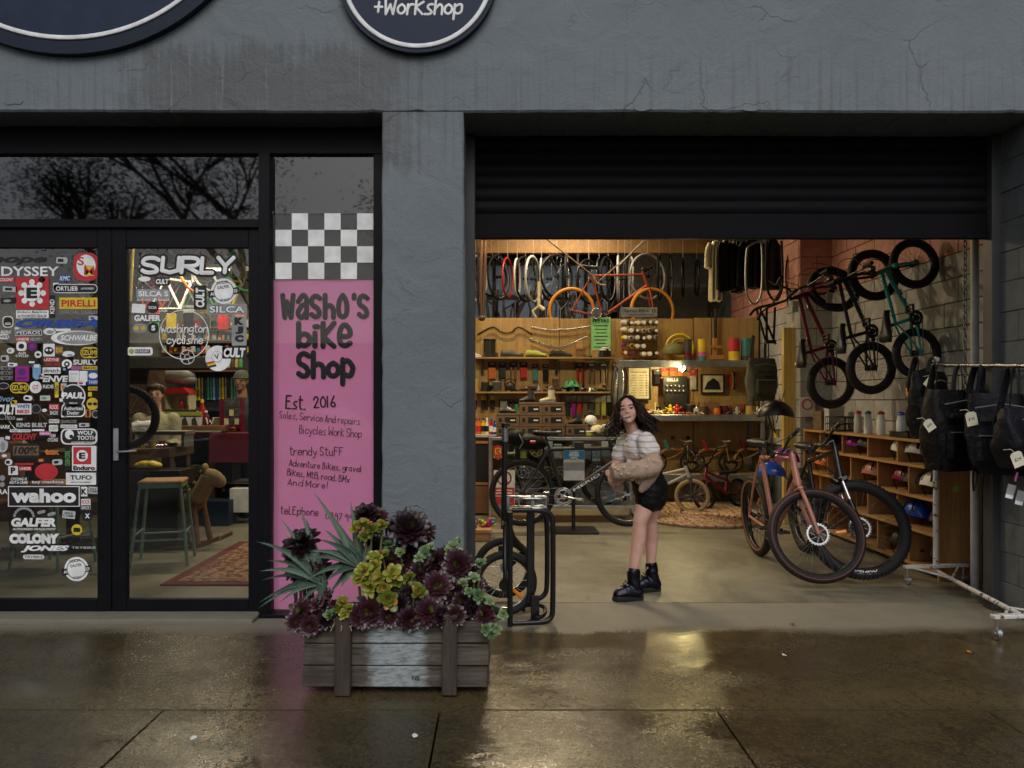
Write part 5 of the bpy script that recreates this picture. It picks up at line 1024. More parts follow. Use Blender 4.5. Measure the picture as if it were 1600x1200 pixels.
for i in range(14):
 x,y=xa_+.04+.3*R.random(),YT+.4*R.random();k=i % 8;z=zt2;t=thing("wooden_toy",f"{tn[k]} wooden toy {'animal' if i < 8 else 'block car'} on the low crate","toy",(x,y,z),R.uniform(0,6),"toys on the crate")
 b=MB();b.box((0,0,.03),(.07,.035,.04),.008);part("body",b,tc_[k],t);b=MB();[b.cyl((sx_,-.022,.014),(sx_,.022,.014),.014,n=10) for sx_ in (-.022,.022)];part("roller",b,tc_[(k+3) % 8],t)
 if i < 8: b=MB();b.ell((.035,0,.06),(.02,.016,.02),None,10,6);part("head",b,tc_[k],t)
 # ------------------------------------------------------------------ bicycles
wm_={}
def wheel_parts(Rr,tr,tyre,rim,spoke="silver",ns=28,knob=False,wall=None,rotor=False,reflector=False,rimw=None,coil=False):
 """meshes of one wheel in the x,z plane, axle along y at the origin"""
 k=(round(Rr,3),round(tr,3),tyre,rim,spoke,ns,knob,wall,rotor,reflector)
 if k in wm_: return wm_[k]
 out=[];rc=Rr-tr;ri=rc-tr*.55
 b=MB();b.ring((0,0,0),(0,1,0),rc,tr,56,12)
 if knob:
  n=int(2*math.pi*Rr/.032)
  for i in range(n):
   a=2*math.pi*i/n;c,s=math.cos(a),math.sin(a)
   for y,o in ((-.55,0),(0,.5),(.55,0)):
    a2=a+o*2*math.pi/n;rr=rc+tr*math.sqrt(max(0,1-y*y))*1.0;b.box((rr*math.cos(a2),y*tr,rr*math.sin(a2)),(.008,tr*.42,.014),0,Matrix.Rotation(-a2,3,'Y'))
 out.append(("tyre",b.mesh("tyre",tyre)))
 if wall:
  b=MB()
  for s in (-1,1): b.ring((0,s*tr*(.80 if wall != "brown_line" else .93),0),(0,1,0),rc-tr*.42 if wall != "brown_line" else rc+tr*.22,tr*(.36 if wall != "brown_line" else .16),56,6,.6)
  out.append(("tyre_wall",b.mesh("tyre_wall",wall)))
 b=MB();b.ring((0,0,0),(0,1,0),ri,tr*.55,56,8,.95);out.append(("rim",b.mesh("rim",rim)))
 b=MB();hr=.022
 for i in range(ns):
  a=2*math.pi*i/ns;s=1 if i % 2 else -1;t=a+(.55 if (i // 2) % 2 else -.55)
  b.tube([(hr*math.cos(t),s*.026,hr*math.sin(t)),(ri*math.cos(a),0,ri*math.sin(a))],.0013,4)
  b.box(((ri-.012)*math.cos(a),0,(ri-.012)*math.sin(a)),(.012,.005,.005),0,Matrix.Rotation(-a,3,'Y'))
 out.append(("spokes",b.mesh("spokes",spoke)))
 b=MB();b.cyl((0,-.045,0),(0,.045,0),.014,n=12);b.cyl((0,-.03,0),(0,-.022,0),.027,n=16);b.cyl((0,.022,0),(0,.03,0),.027,n=16);b.cyl((0,-.055,0),(0,.055,0),.006,n=8);out.append(("hub",b.mesh("hub","black_metal" if rim != "silver" else "silver")))
 if rotor:
  b=MB();y=.038;b.ring((0,y,0),(0,1,0),.074,.0085,48,6,.12)
  for i in range(8): a=i*.785;b.tube([(.024*math.cos(a),y,.024*math.sin(a)),(.07*math.cos(a+.35),y,.07*math.sin(a+.35))],.0035,4)
  for i in range(24): a=i*.2618;b.box((.083*math.cos(a),y,.083*math.sin(a)),(.006,.0018,.008),0,Matrix.Rotation(-a,3,'Y'))
  out.append(("disc_rotor",b.mesh("disc_rotor","galvanised")))
 if reflector:
  b=MB();a=rad(reflector);q=ri*.62;b.box((q*math.cos(a),-.012,q*math.sin(a)),(.085,.012,.024),.006,Matrix.Rotation(-a,3,'Y'));out.append(("reflector",b.mesh("reflector","reflector")))
 wm_[k]=out;return out
def add_wheel(parent,T,name="wheel",spin=0.0,**k):
 w_=link(name,None,parent,T @ Matrix.Rotation(spin,4,'Y'));w_.empty_display_size=.05
 for n_,me in wheel_parts(**k): link(n_,me,w_)
 return w_
V=Vector
def bike(label,M_,fp,wb=1.10,R1=.35,tr=.026,steer=0.0,kind="city",cat="bicycle",wheel_kw=None,front_kw=None,bb_h=.29,ht=(.28,.62,.24,.82),seat_h=.95,fork=None,fork_m=None,tube=.017,dt=None,crank=True,crank_a=20,saddle=True,bars="flat",group=None,name="bicycle",word=None,hub_r=None):
 """x forward, rear axle over x=0; ht = (set-back of lower head end from front axle, height, upper set-back, height); fp frame paint"""
 t=thing(name,label,cat,group=group,M_=M_);wk=dict(Rr=R1,tr=tr,tyre="black_rubber",rim="black_metal");wk.update(wheel_kw or {})
 ra=V((0,0,R1));fa=V((wb,0,R1));bb=V((wb*.39,0,bb_h));hb=V((wb-ht[0],0,ht[1]));hu=V((wb-ht[2]-.0,0,ht[3]))
 ax=(hu-hb).normalized();sdir=V((-.29,0,1)).normalized();st_h=min(ht[3]-.04,seat_h-.12) if kind != "bmx" else bb_h+(ht[3]-bb_h)*.52
 sc_=bb+sdir*(st_h-bb_h)/sdir.z
 b=MB();r=tube
 b.tube([hb-ax*.01,hu+ax*.01],r*1.25,12);b.tube([sc_,hu-ax*.03],r,10);b.tube([bb,hb+ax*.03],(dt or r*1.15),12);b.tube([bb,sc_+sdir*.02],r,10);b.cyl(bb+V((0,-.036,0)),bb+V((0,.036,0)),.022,n=14)
 for s in (-1,1):
  o=V((0,s*.062,0));m=V((0,s*.032,0))
  b.tube(smooth_path([bb+m*.8,bb*.6+ra*.4+V((0,s*(tr+.018),0)),ra+o],1),r*.6,8);b.tube(smooth_path([sc_+m*.4,sc_*.6+ra*.4+V((0,s*(tr+.016),0)),ra+o],1),r*.5,8);b.box(ra+o,(.05,.006,.04),.002)
 fr=part("frame",b,fp,t)
 if word:
  b=MB();d=(hb-bb);L=d.length;u=d.normalized();n_=V((u.z,0,-u.x));vs,fs,x0,x1,y0,y1=text_faces(word[0],.02);hgt=(dt or r)*1.1;wd=L*.62;q=[]
  for side in (-1,1):
   for a,e in vs:
    ft=(a-x0)/(x1-x0)*wd;ft=ft if side < 0 else wd-ft;p=bb+u*(L*.18+ft)-n_*((e-(y0+y1)/2)/(y1-y0)*hgt)
    q.append((p.x,side*((dt or r*1.15)+.0012),p.z))
   b.add(q,fs);q=[]
  part("lettering",b,word[1],t)
  # steered assembly
 S_=Matrix.Translation(hb) @ Matrix.Rotation(steer,4,ax) @ Matrix.Translation(-hb)
 fm=fork_m or fp;b=MB();cw=hb-ax*.035;foot=fa
 if fork == "susp":
  b2=MB()
  for s in (-1,1):
   o=V((0,s*.065,0));top=cw+o+V((.02,0,0));d=(foot+o-top);b2.tube([top+ax*.02,top+d*.5],.0165,12);b.tube([top+d*.42,foot+o+V((0,0,.01))],.022,12)
  b.tube([foot+V((0,-.065,.32*R1*2))+V((-.03,0,.12)),foot+V((-.02,0,R1+.05)),foot+V((-.03,.065,.32*R1*2+.12))],.014,8);part("fork_stanchion",b2,"silver",t,T=S_);b.box(cw,(.07,.17,.05),.012)
 else:
  for s in (-1,1): o=V((0,s*(tr+.024),0));b.tube(smooth_path([cw+o*.6,cw+o+V((.012,0,-.05)),foot*.5+cw*.5+o,foot+V((0,s*.05,0))],1),[r*.95]*3+[r*.55]*20 if False else r*.78,10)
  b.box(cw+V((.004,0,0)),(.045,2*(tr+.03),.035),.012)
 b.tube([cw,hu+ax*.035],r*.8,8);fk=part("fork",b,fm,t,T=S_)
 fkw=dict(wk);fkw.update(front_kw or {})
 add_wheel(t,Matrix.Translation(ra),"rear_wheel",.2,**wk);add_wheel(t,S_ @ Matrix.Translation(fa),"front_wheel",.5,**fkw)
 bk=dict(flat=(.33,.02,.0),bmx=(.34,.20,-.03),drop=(.21,0,.05),rise=(.36,.05,-.04))[bars];c=hu+ax*.06;fw=V((1,0,0));stem=.07 if bars != "bmx" else .045
 b=MB();b.tube([hu+ax*.02,c,c+fw*stem],.017,8);b.cyl(c+fw*stem+V((0,-.025,0)),c+fw*stem+V((0,.025,0)),.021,n=10);part("stem",b,"black_metal",t,T=S_)
 c2=c+fw*stem;w_,rise,back=bk;b=MB();P=[(back,-w_,rise),(back*.6,-w_*.62,rise),(0,-w_*(.30 if bars == "bmx" else .2),rise*(.15)),(0,-.03,0),(0,.03,0),(0,w_*(.30 if bars == "bmx" else .2),rise*.15),(back*.6,w_*.62,rise),(back,w_,rise)]
 b.tube(smooth_path([c2+V(p) for p in P],2),.0115,8)
 if bars == "bmx": b.tube([c2+V((back*.3,-w_*.46,rise*.62)),c2+V((back*.3,w_*.46,rise*.62))],.009,8)
 hbp=part("handlebar",b,"black_metal",t,T=S_)
 for s in (-1,1):
  b=MB();b.cyl(c2+V((back,s*(w_-.11),rise)),c2+V((back-.004,s*(w_+.012),rise)),.0165,n=10);link("grip",b.mesh("grip","black_rubber"),hbp)
  if bars != "bmx": b=MB();b.tube([c2+V((back+.02,s*(w_-.13),rise)),c2+V((back+.05,s*(w_-.10),rise-.015)),c2+V((back+.055,s*(w_-.02),rise-.02))],.006,6);b.box(c2+V((back+.01,s*(w_-.14),rise)),(.04,.035,.03),.006);link("brake_lever",b.mesh("brake_lever","black_metal"),hbp)
 if kind != "bmx" or True:
  b=MB()
  for s in (-1,1): b.tube(smooth_path([c2+V((back+.02,s*(w_-.15),rise)),c2+V((.14,s*.08,rise+.03)),c2+V((.10,s*.03,-.09)),hb+V((.05,0,.05)),hb+V((-.06,0,-.03))],2),.0032,5)
  part("cables",b,"black_rubber",t,T=S_)
 if saddle:
  top=V((bb.x+sdir.x/sdir.z*(seat_h-bb_h),0,seat_h));b=MB();b.tube([sc_,top-sdir*.03],.0135,8);part("seat_post",b,"black_metal",t)
  b=MB();secs=[]
  for x,hw,z in ((-.13,.055,.012),(-.12,.075,.022),(-.07,.078,.02),(-.02,.052,.012),(.05,.026,.010),(.11,.020,.008),(.14,.012,.0)): secs.append([top+V((x,hw*math.cos(a),z+.022*math.sin(a)-(.0 if math.sin(a) > 0 else .012))) for a in [2*math.pi*k/12 for k in range(12)]])
  b.loft(secs);b.tube([top+V((-.1,.03,-.012)),top+V((-.03,.025,-.035)),top+V((.08,.02,-.012))],.0035,5);b.tube([top+V((-.1,-.03,-.012)),top+V((-.03,-.025,-.035)),top+V((.08,-.02,-.012))],.0035,5);part("saddle",b,"black_plastic",t)
 if crank:
  cr=.165 if R1 > .3 else .13;ca=rad(crank_a);cm="silver" if kind == "old" else "black_metal";rr=hub_r or (.085 if kind != "bmx" else .055)
  b=MB();y=-.048;q=bb+V((0,y,0));b.ring(q,(0,1,0),rr,.006,40,6,.35);b.ring(q,(0,1,0),rr*.78,.007,40,6,.3);b.cyl(q+V((0,-.01,0)),q+V((0,.01,0)),.028,n=16)
  for i in range(5): a=i*1.257+ca;b.tube([q,q+V((rr*.85*math.cos(a),0,rr*.85*math.sin(a)))],.007,5,flat=.5)
  for i in range(40): a=i*.157;b.box(q+V(((rr+.007)*math.cos(a),0,(rr+.007)*math.sin(a))),(.005,.003,.006),0,Matrix.Rotation(-a,3,'Y'))
  part("chainring",b,cm,t)
  for s in (-1,1):
   e=bb+V((cr*math.cos(ca)*-s,s*.075,cr*math.sin(ca)*-s));b=MB();b.tube([bb+V((0,s*.05,0)),bb+V((0,s*.068,0)),e],.011,8,flat=.8);ck_=part("crank_arm",b,cm,t)
   b=MB();pc=e+V((0,s*.06,0));b.tube([e,pc+V((0,s*.03,0))],.007,6)
   for xx in (-.032,.032): b.box(pc+V((xx,0,0)),(.014,.09,.022),.004)
   for yy in (-.042,.042): b.box(pc+V((0,yy,0)),(.07,.010,.02),.003)
   link("pedal",b.mesh("pedal",cm if kind == "old" else "black_plastic"),ck_)
  cg=.042 if kind != "bmx" else .026;b=MB();yy=-.05
  for k in (0,.5,1.0) if kind != "bmx" else (0,): b.cyl(ra+V((0,-.04-.016*k,0)),ra+V((0,-.044-.016*k,0)),cg*(1-.22*k),n=24)
  part("sprocket",b,"dark_steel",t)
  b=MB();b.tube([bb+V((0,y,rr)),ra+V((0,yy,cg))],.0045,5,flat=1.6);b.tube([bb+V((0,y,-rr)),ra+V((.02 if kind != "bmx" else 0,yy,-cg-(.06 if kind != "bmx" else 0)))],.0045,5,flat=1.6);part("chain",b,"dark_steel",t)
  if kind != "bmx":
   b=MB();q=ra+V((.015,-.065,-.07));b.box(ra+V((.0,-.062,-.035)),(.03,.02,.07),.006);b.cyl(q+V((0,-.006,0)),q+V((0,.006,0)),.022,n=14);b.box(q+V((.015,0,-.035)),(.02,.016,.08),.005);b.cyl(q+V((.02,-.006,-.075)),q+V((.02,.006,-.075)),.022,n=14);part("derailleur",b,"black_metal",t)
 return t
def place(rx,ry,fx,fy,z=0.0,lean=0.0):
 """rear contact to front contact on the floor"""
 return Matrix.Translation((rx,ry,z)) @ Matrix.Rotation(math.atan2(fy-ry,fx-rx),4,'Z') @ Matrix.Rotation(lean,4,'X')
 # two new bikes standing in the mouth of the bay
yr,yf_=2.20,.94
copper=bike("copper orange hardtail bike with brown lined tyres standing in the doorway",place(X_(1186,yr),yr,X_(1278,yf_),yf_,0,rad(4)),"copper_paint",wb=1.10,R1=.36,tr=.035,steer=rad(-93),ht=(.08,.75,.16,.97),bb_h=.30,seat_h=1.02,dt=.034,tube=.021,bars="rise",wheel_kw=dict(spoke="dark_steel",wall="tan_wall",rotor=True,reflector=60),front_kw=dict(spoke="dark_steel",wall="brown_line",rotor=True,reflector=225,ns=32),group="new bikes in the doorway")
yr2,yf2=2.38,1.05
mtb=bike("black mountain bike with knobbly tyres parked behind the copper bike",place(X_(1258,yr2),yr2,X_(1346,yf2),yf2,0,rad(4)),"black_metal",wb=1.14,R1=.385,tr=.042,steer=rad(-90),ht=(.09,.80,.17,1.02),bb_h=.32,seat_h=.98,dt=.03,tube=.02,fork="susp",fork_m="black_metal",bars="rise",wheel_kw=dict(spoke="dark_steel",knob=True,rotor=True),front_kw=dict(spoke="dark_steel",knob=True,rotor=True,reflector=0,ns=32),group="new bikes in the doorway",word=("SUMMIT",W_) if False else None)
# tyre lettering
b=MB();vs,fs,x0,x1,y0,y1=text_faces("KENDA",.02);q=[];rt=.385-.042-.006
for a,e in vs: an=rad(-24)-(a-x0)/(x1-x0)*.50;rr=rt+((e-y0)/(y1-y0)-.5)*.026;q.append((rr*math.cos(an),.0405,rr*math.sin(an)))
b.add(q,fs);fwheel=[c for c in mtb.children if c.name.startswith("front_wheel")][0];link("tyre_lettering",b.mesh("tyre_lettering",W_),fwheel)
# helmets hung at the copper bike and the post
helmet(tuple(at(1204,745,2.9)),"blue_plastic","glossy blue helmet hanging behind the copper bike",rad(150),1.0,"hung helmets",vents=False)
helmet(tuple(at(1226,724,3.1)),"purple_plastic","glossy purple helmet hanging above the blue one",rad(190),1.05,"hung helmets",vents=False)
# black city bike with blue tag hanging in front of the counter
yb_=3.30
s_=1.0;xr,xf=X_(816,yb_),X_(980,yb_);wb_=xf-xr
city=bike("old black mountain bike with silver rims and a blue event card hung on the frame",place(xr,yb_,xf,yb_-.02,Z_(822,yb_),rad(-3)),"black_plastic",wb=wb_,R1=.345,tr=.030,steer=rad(6),kind="old",ht=(.10,.66,.17,.84),bb_h=.31,seat_h=.96,bars="flat",tube=.021,dt=.025,fork_m="black_plastic",wheel_kw=dict(rim="silver",knob=True),front_kw=dict(),word=("MERIDA",W_),hub_r=.088,crank_a=-8)
single("bike_stand",MB().tube([(X_(896,yb_+.15),yb_+.16,0),(X_(896,yb_+.15),yb_+.16,Z_(768,yb_))],.02,8).box((X_(896,yb_+.15),yb_+.16,.012),(.5,.4,.022),.004),"black_metal","black work stand holding the old black bike off the floor","stand")
t=thing("saddle_bag","black saddle bag with a red rear light under the old bike's saddle","bag",tuple(at(822,704,yb_-.03)));c=at(826,690,yb_-.02);b=MB();b.ell(c,(.20,.09,.085),Matrix.Rotation(rad(8),3,'Y'),18,10);b.ell(c+V((-.13,0,.04)),(.11,.085,.09),None,14,8);part("bag_body",b,"black_cloth",t,True)
b=MB();b.box(c+V((.04,-.092,-.0)),(.06,.02,.03),.006);part("rear_light",b,"red_plastic",t,True);b=MB();b.tube([c+V((-.1,-.08,.08)),c+V((-.06,-.1,0)),c+V((-.1,-.08,-.07))],.008,5,flat=.4);part("strap",b,"grey_print",t,True)
t=thing("event_card","blue and grey event card hanging from the old bike's top tube","card",tuple(at(898,750,yb_-.1)));c=at(897,727,yb_-.10);b=MB();b.box(c,(.215,.003,.31));part("sheet",b,"white_paper",t,True)
b=MB();b.box(c+V((0,-.0026,.105)),(.211,.001,.096));part("print",b,"blue_print",t,True);b=MB();b.box(c+V((0,-.0026,-.005)),(.211,.001,.10));part("print",b,"grey_print",t,True)
b=MB();b.prism([(c.x-.105,c.z+.042),(c.x-.06,c.z+.066),(c.x-.02,c.z+.05),(c.x+.04,c.z+.068),(c.x+.105,c.z+.046),(c.x+.105,c.z+.03),(c.x-.105,c.z+.03)],c.y-.0042,c.y-.0034);part("print",b,"cream",t,True)
b=MB();put_text(b,"RIDE2\nWORK\nDAY",c.x,c.z+.105,.115,.078,c.y-.0045,.05,fit=True);[b.box((c.x-.03,c.y-.0026,c.z-.085-.018*k),(.11,.001,.005)) for k in range(3)];part("lettering",b,W_,t,True)
b=MB();b.tube([c+V((.04,0,.15)),c+V((.05,.06,.20))],.003,5);b.box(c+V((.055,.03,.19)),(.10,.02,.10),.006);part("hang_tag",b,"black_plastic",t,True)
# orange tyred bike on top of the partition
yo=6.62;xr,xf=X_(893,yo),X_(1019,yo)
orange=bike("dark orange bike with bright orange tyres slung above the plywood partition",place(xr,yo,xf,yo,Z_(486.5,yo)-.345,0),"orange_frame",wb=xf-xr,R1=.352,tr=.027,ht=(.07,.70,.14,.92),bb_h=.27,seat_h=.99,bars="drop",steer=rad(12),wheel_kw=dict(tyre="orange_tyre",rim="black_metal",spoke="dark_steel"),word=("SINGLE SPEED",K_) if False else None,fork_m="orange_paint" if "orange_paint" in M else "orange_frame",dt=.022)
b=MB();b.tube([at(852,372,6.3),at(933,436,yo)],.010,6);b.tube([at(935,440,yo),at(1014,372,6.4)],.010,6);b.tube(smooth_path([at(926,432,yo-.08),at(934,444,yo-.08),at(946,446,yo-.08)],1),.014,6);single("hanging_rope",b,"rope","knotted rope slinging the orange bike from the roof","rope")
single("bike_shelf",MB().box((X_(955,yo),yo+.1,Z_(487,yo)-.375),(xf-xr+1.0,.5,.04),.004),"dark_timber","dark ledge behind the partition carrying the orange bike","shelf")
single("ceiling_pole",MB().tube([at(967,415,6.35),at(1011,370,6.35)],.010,6),"pale_grey","thin pale pole slanting to the ceiling above the orange bike","pole")
# kids' bmx bikes hung on the far wall, front wheels up, drive side to the street
def bmx(fr_px,rr_px,Y,paint,label,rpx,yaw,word=None,steer=35):
 a,c=at(*rr_px,Y),at(*fr_px,Y);d=Y-CAM_Y;R1=rpx*d/FPX;wb=(c-a).length;x=(c-a).normalized();yy=V((math.sin(yaw),math.cos(yaw),0));yy=(yy-x*yy.dot(x)).normalized();z=x.cross(yy)
 Mx=Matrix((x,yy,z)).transposed().to_4x4();Mx.translation=a-z*R1
 k=R1/.25;ht=(.045*k,R1+.26*k,.085*k,R1+.37*k)
 return bike(label,Mx,paint,wb=wb,R1=R1,tr=.040*k,kind="bmx",bars="bmx",steer=rad(steer),ht=ht,bb_h=R1+.03*k,seat_h=R1+.30*k,tube=.017*k,dt=.020*k,wheel_kw=dict(tyre="black_rubber",rim="black_metal",spoke="dark_steel"),crank_a=60,group="small bikes hung on the far wall",word=word)
bmx((1428,412),(1432,552),1.75,"teal_paint","teal bmx bike hung nearest the street on the block wall",40,rad(-6),("CULT",K_),6)
bmx((1364,430),(1361,575),2.15,"black_metal","black bmx bike hung between the teal and the maroon one",41.5,rad(-8),("CULT",W_),10)
bmx((1300,453),(1298,598),2.55,"maroon_paint","dark maroon bmx bike hung closest to the plywood partition",41,rad(-10),None,28)
for px,py,Y in ((1300,466,2.5),(1277,482,2.45)):
 pass
for px,py,Y,lab in ((1243,479,2.3,"cream price tag tied to the maroon bike's bars"),(1296,465,2.3,"cream price tag tied in the black bike's front wheel")):
 b=MB();c=at(px,py,Y);b.box(c,(.055,.003,.10),0,Matrix.Rotation(rad(6),3,'Y'));single("price_tag",b,"paper",lab,"price tag","price tags")
 # small green and grey bmx behind the girl, wooden balance bikes on the low shelf, pink bike in the dark
yg=4.75
small=bike("small grey bmx with tan tyres standing in front of the low shelf",place(X_(1000,yg),yg+.5,X_(1084,yg),yg,0,rad(4)),"pale_grey",wb=.82,R1=.215,tr=.027,kind="bmx",bars="bmx",steer=rad(20),ht=(.04,.46,.08,.58),bb_h=.25,seat_h=.52,wheel_kw=dict(tyre="rope",rim="black_metal"),front_kw=dict(tyre="rope"),fork_m="dark_steel")
pink=bike("dim maroon child's bike leaning in the dark under the low shelf",place(X_(1160,5.2),5.3,X_(1120,5.2),5.1,0,rad(8)),"maroon_paint",wb=.62,R1=.19,tr=.022,kind="bmx",bars="bmx",ht=(.04,.42,.08,.52),bb_h=.2,seat_h=.46)
def balance(px,Y,seat,label,rz):
 t=thing("balance_bike",label,"balance bike",(X_(px,Y),Y,zl+.002),rz,"wooden balance bikes on the low shelf");r=.145
 for x in (-.24,.24): add_wheel(t,TR(x,0,r),"wheel",.3,Rr=r,tr=.016,tyre="black_rubber",rim="brown_timber",ns=12)
 b=MB();b.tube(smooth_path([(-.24,0,r),(-.18,0,.30),(-.02,0,.33),(.10,0,.30),(.20,0,.36)],2),.016,8,flat=1.4);part("frame",b,"pine_upright",t);b=MB();b.tube(smooth_path([(-.24,.0,r),(-.05,0,.19),(.12,0,.27),(.20,0,.36)],2),.012,8);part("lower_rail",b,"pine",t)
 b=MB();b.tube([(.24,-.03,r),(.19,-.03,.40)],.012,8);b.tube([(.24,.03,r),(.19,.03,.40)],.012,8);part("fork",b,"pine_upright",t);b=MB();b.tube([(.18,-.17,.44),(.19,0,.42),(.18,.17,.44)],.012,8);part("handlebar",b,"cream",t);b=MB();b.box((-.10,0,.37),(.16,.10,.035),.014,Matrix.Rotation(rad(70),3,'Y') if seat != "brown_leather" else None);part("seat",b,seat,t)
 return t
balance(1052,5.85,"teal_plastic","wooden balance bike with teal seat board on the low shelf",rad(12));balance(1112,5.85,"red_plastic","wooden balance bike with red seat board on the low shelf",rad(8));balance(1172,5.9,"maroon_paint","wooden balance bike with dark maroon seat at the shelf end",rad(6))
# ------------------------------------------------------------------ wheels and rims hung from the ceiling
rims=[(741,434,66,58,"alloy",1),(768,432,64,40,"black_metal",0),(779,433,64,62,"alloy",1),(793,434,64,74,"red_paint",0),(808,434,62,80,"white_paint",0),(821,436,64,60,"dark_steel",1),(833,436,66,68,"alloy",1),(846,436,66,84,"white_paint",0),(858,436,62,60,"dark_steel",1),(870,432,60,40,"black_metal",1),(886,432,66,80,"white_paint",1),(903,432,66,84,"white_paint",1),(920,440,60,50,"black_metal",1),(936,436,66,76,"dark_steel",0),(950,436,68,62,"alloy",1),(966,436,66,80,"alloy",1),(976,436,66,84,"alloy",1),(986,434,66,86,"white_paint",0),(1012,432,64,30,"alloy",1),(1030,434,62,74,"dark_steel",1),(1047,434,66,72,"alloy",1),(1067,434,62,74,"black_metal",0),(1089,434,60,82,"black_metal",0)]
cl=dict(alloy="alloy",black_metal="black",red_paint="red",white_paint="white",dark_steel="dull grey");cnt={}
near=["nearest the pillar","above the black handlebar","above the first shoes","above the green shoe","left of the slung rope","behind the orange bike's saddle","behind the orange frame","by the hanging shirts"]
for i,(px,py,hpx,yaw,m_,sp) in enumerate(rims):
 Y=7.0+.12*(i % 3);c=at(px,py,Y);Rr=hpx/2*(Y-CAM_Y)/FPX;kk=(m_,near[min(7,i // 3)]);cnt[kk]=cnt.get(kk,0)+1
 lab=f"{cl[m_]} {'wheel' if sp else 'bare rim'} hung from the roof {near[min(7, i // 3)]}"+("" if cnt[kk] == 1 else ", the next one along" if cnt[kk] == 2 else ", third of its cluster")
 t=thing("spoked_wheel",lab,"bike wheel",(c.x,c.y,c.z-Rr),rad(yaw),"wheels hung from the roof")
 if sp:
  for n_,me in wheel_parts(Rr=.36 if hpx > 63 else .345,tr=.018,tyre="black_rubber" if i % 3 else m_,rim=m_,ns=20): link(n_,me,t,TR(0,0,Rr))
 else:
  b=MB();b.ring((0,0,Rr),(0,1,0),Rr-.017,.017,48,8,.9);part("rim",b,m_,t)
 b=MB();b.tube([(0,0,2*Rr-.03),(.02,0,2*Rr+.02),(0,0,2*Rr+.06),(0,0,3.9-(c.z-Rr))],.004,5);part("hook",b,"alloy",t)
b=MB()
for i in range(40): x=X_(745+6*i,7.5);b.cur=i % 3;b.tube([(x,7.6+.3*R.random(),2.0+.3*R.random()),(x+R.uniform(-.12,.12),7.6,2.6+.4*R.random()),(x+R.uniform(-.2,.2),7.6+.3*R.random(),2.9+.3*R.random())],R.uniform(.012,.025),6)
t=thing("frame_pile","dark tangle of old frames and forks behind the plywood partition","frames",(1,7.6,2.0));part("frame_tubes",b,["black_metal","dark_steel","brown_leather"],t,True,kind='stuff')
# maroon fork hanging at the left edge, odd white fork with its crown
b=MB();b.tube([at(753,376,5.6),at(751,440,5.6),at(753,498,5.6)],.022,8);b.tube([at(759,376,5.6),at(757,440,5.6),at(754,498,5.6)],.022,8);b.ell(at(753,497,5.6),(.05,.03,.04));single("hanging_fork",b,"brown_leather","dark maroon fork hanging above the shoe shelves","bike fork")
b=MB();b.tube([at(747,378,5.7),at(747,470,5.7),at(750,492,5.7)],.018,8);single("inner_tube",b,"black_rubber","black inner tube hanging beside the maroon fork","inner tube")
b=MB();b.tube([at(842,440,6.5),at(842,478,6.5)],.022,8);b.tube([at(842,478,6.5),at(832,486,6.5),at(838,496,6.5)],.018,8);b.tube([at(842,478,6.5),at(850,484,6.5)],.03,8);single("hanging_fork",b,"cream","cream fork with stem hanging above the silver handlebars","bike fork")
# ------------------------------------------------------------------ foreground: floor stand and folded small bike
fs=thing("floor_stand","black tube bike floor stand in front of the folded bike by the planter","bike stand",(X_(830,.12),.12,0))
def P3(px,py,Y): return at(px,py,Y)
b=MB();r=.017
y0,y1_=.02,.28
b.tube(smooth_path([V((X_(797,y0),y0,.0)),P3(797,800,y0),] ,0),r,10);part("upright",b,"black_metal",fs,True)
b=MB();b.tube(smooth_path([P3(800,797,y0+.02),P3(852,797,y0+.05),P3(863,806,y0+.06),P3(864,830,y0+.06),P3(864,950,y0+.06),P3(862,966,y0+.06),P3(850,972,y0+.05),P3(800,974,y0+.03)],2),r,10);part("outer_loop",b,"black_metal",fs,True)
b=MB();b.tube(smooth_path([P3(836,797,y1_),P3(852,800,y1_),P3(855,820,y1_),P3(855,915,y1_),P3(852,930,y1_),P3(836,938,y1_)],2),r,10);part("inner_loop",b,"black_metal",fs,True)
b=MB();b.tube(smooth_path([P3(818,955,y1_),P3(818,945,y1_),P3(850,945,y1_),P3(853,960,y0+.1),P3(838,966,y0+.06)],2),r*.8,8);b.box(P3(836,950,y0+.12),(.055,.02,.16),.004);part("foot_loop",b,"black_metal",fs,True)
b=MB();b.box(P3(829,870,.2),(.05,.03,.60),.006);part("support_plate",b,"black_metal",fs,True)
fb=thing("folded_bike","small black folding bike standing folded with its two wheels side by side","bicycle",(X_(787,.4),.4,0))
yw,yw2=.25,.62
w1=at(789,882,yw);R1=.212
add_wheel(fb,Matrix.Translation(V((w1.x,yw,R1+.001))-fb.location) @ Matrix.Rotation(rad(8),4,'Z'),"front_wheel",.2,Rr=R1,tr=.027,tyre="black_rubber",rim="silver",ns=20,reflector=-28)
w2=at(787,850,yw2);add_wheel(fb,Matrix.Translation(V((w2.x,yw2,R1+.02))-fb.location) @ Matrix.Rotation(rad(5),4,'Z'),"rear_wheel",.7,Rr=R1,tr=.027,tyre="black_rubber",rim="silver",ns=20,reflector=140)
b=MB();b.tube([at(787,826,.40),at(789,670,.40)],.019,10);part("seat_tube",b,"black_metal",fb,True)
b=MB();b.tube([at(789,690,.40),at(789,668,.40)],.021,10);b.tube([at(787,672,.40),at(796,664,.37)],.009,6);part("clamp",b,"silver",fb,True)
b=MB();b.tube([at(789,668,.4),at(789,661,.4)],.026,10);part("bar_stub",b,"black_metal",fb,True)
b=MB();b.tube([V((w1.x,yw-.05,R1)),at(789,826,yw-.02),at(787,815,.4)],.014,8);b.tube([V((w1.x,yw+.05,R1)),at(790,826,yw+.05),at(787,815,.4)],.014,8);part("fork",b,"black_metal",fb,True)
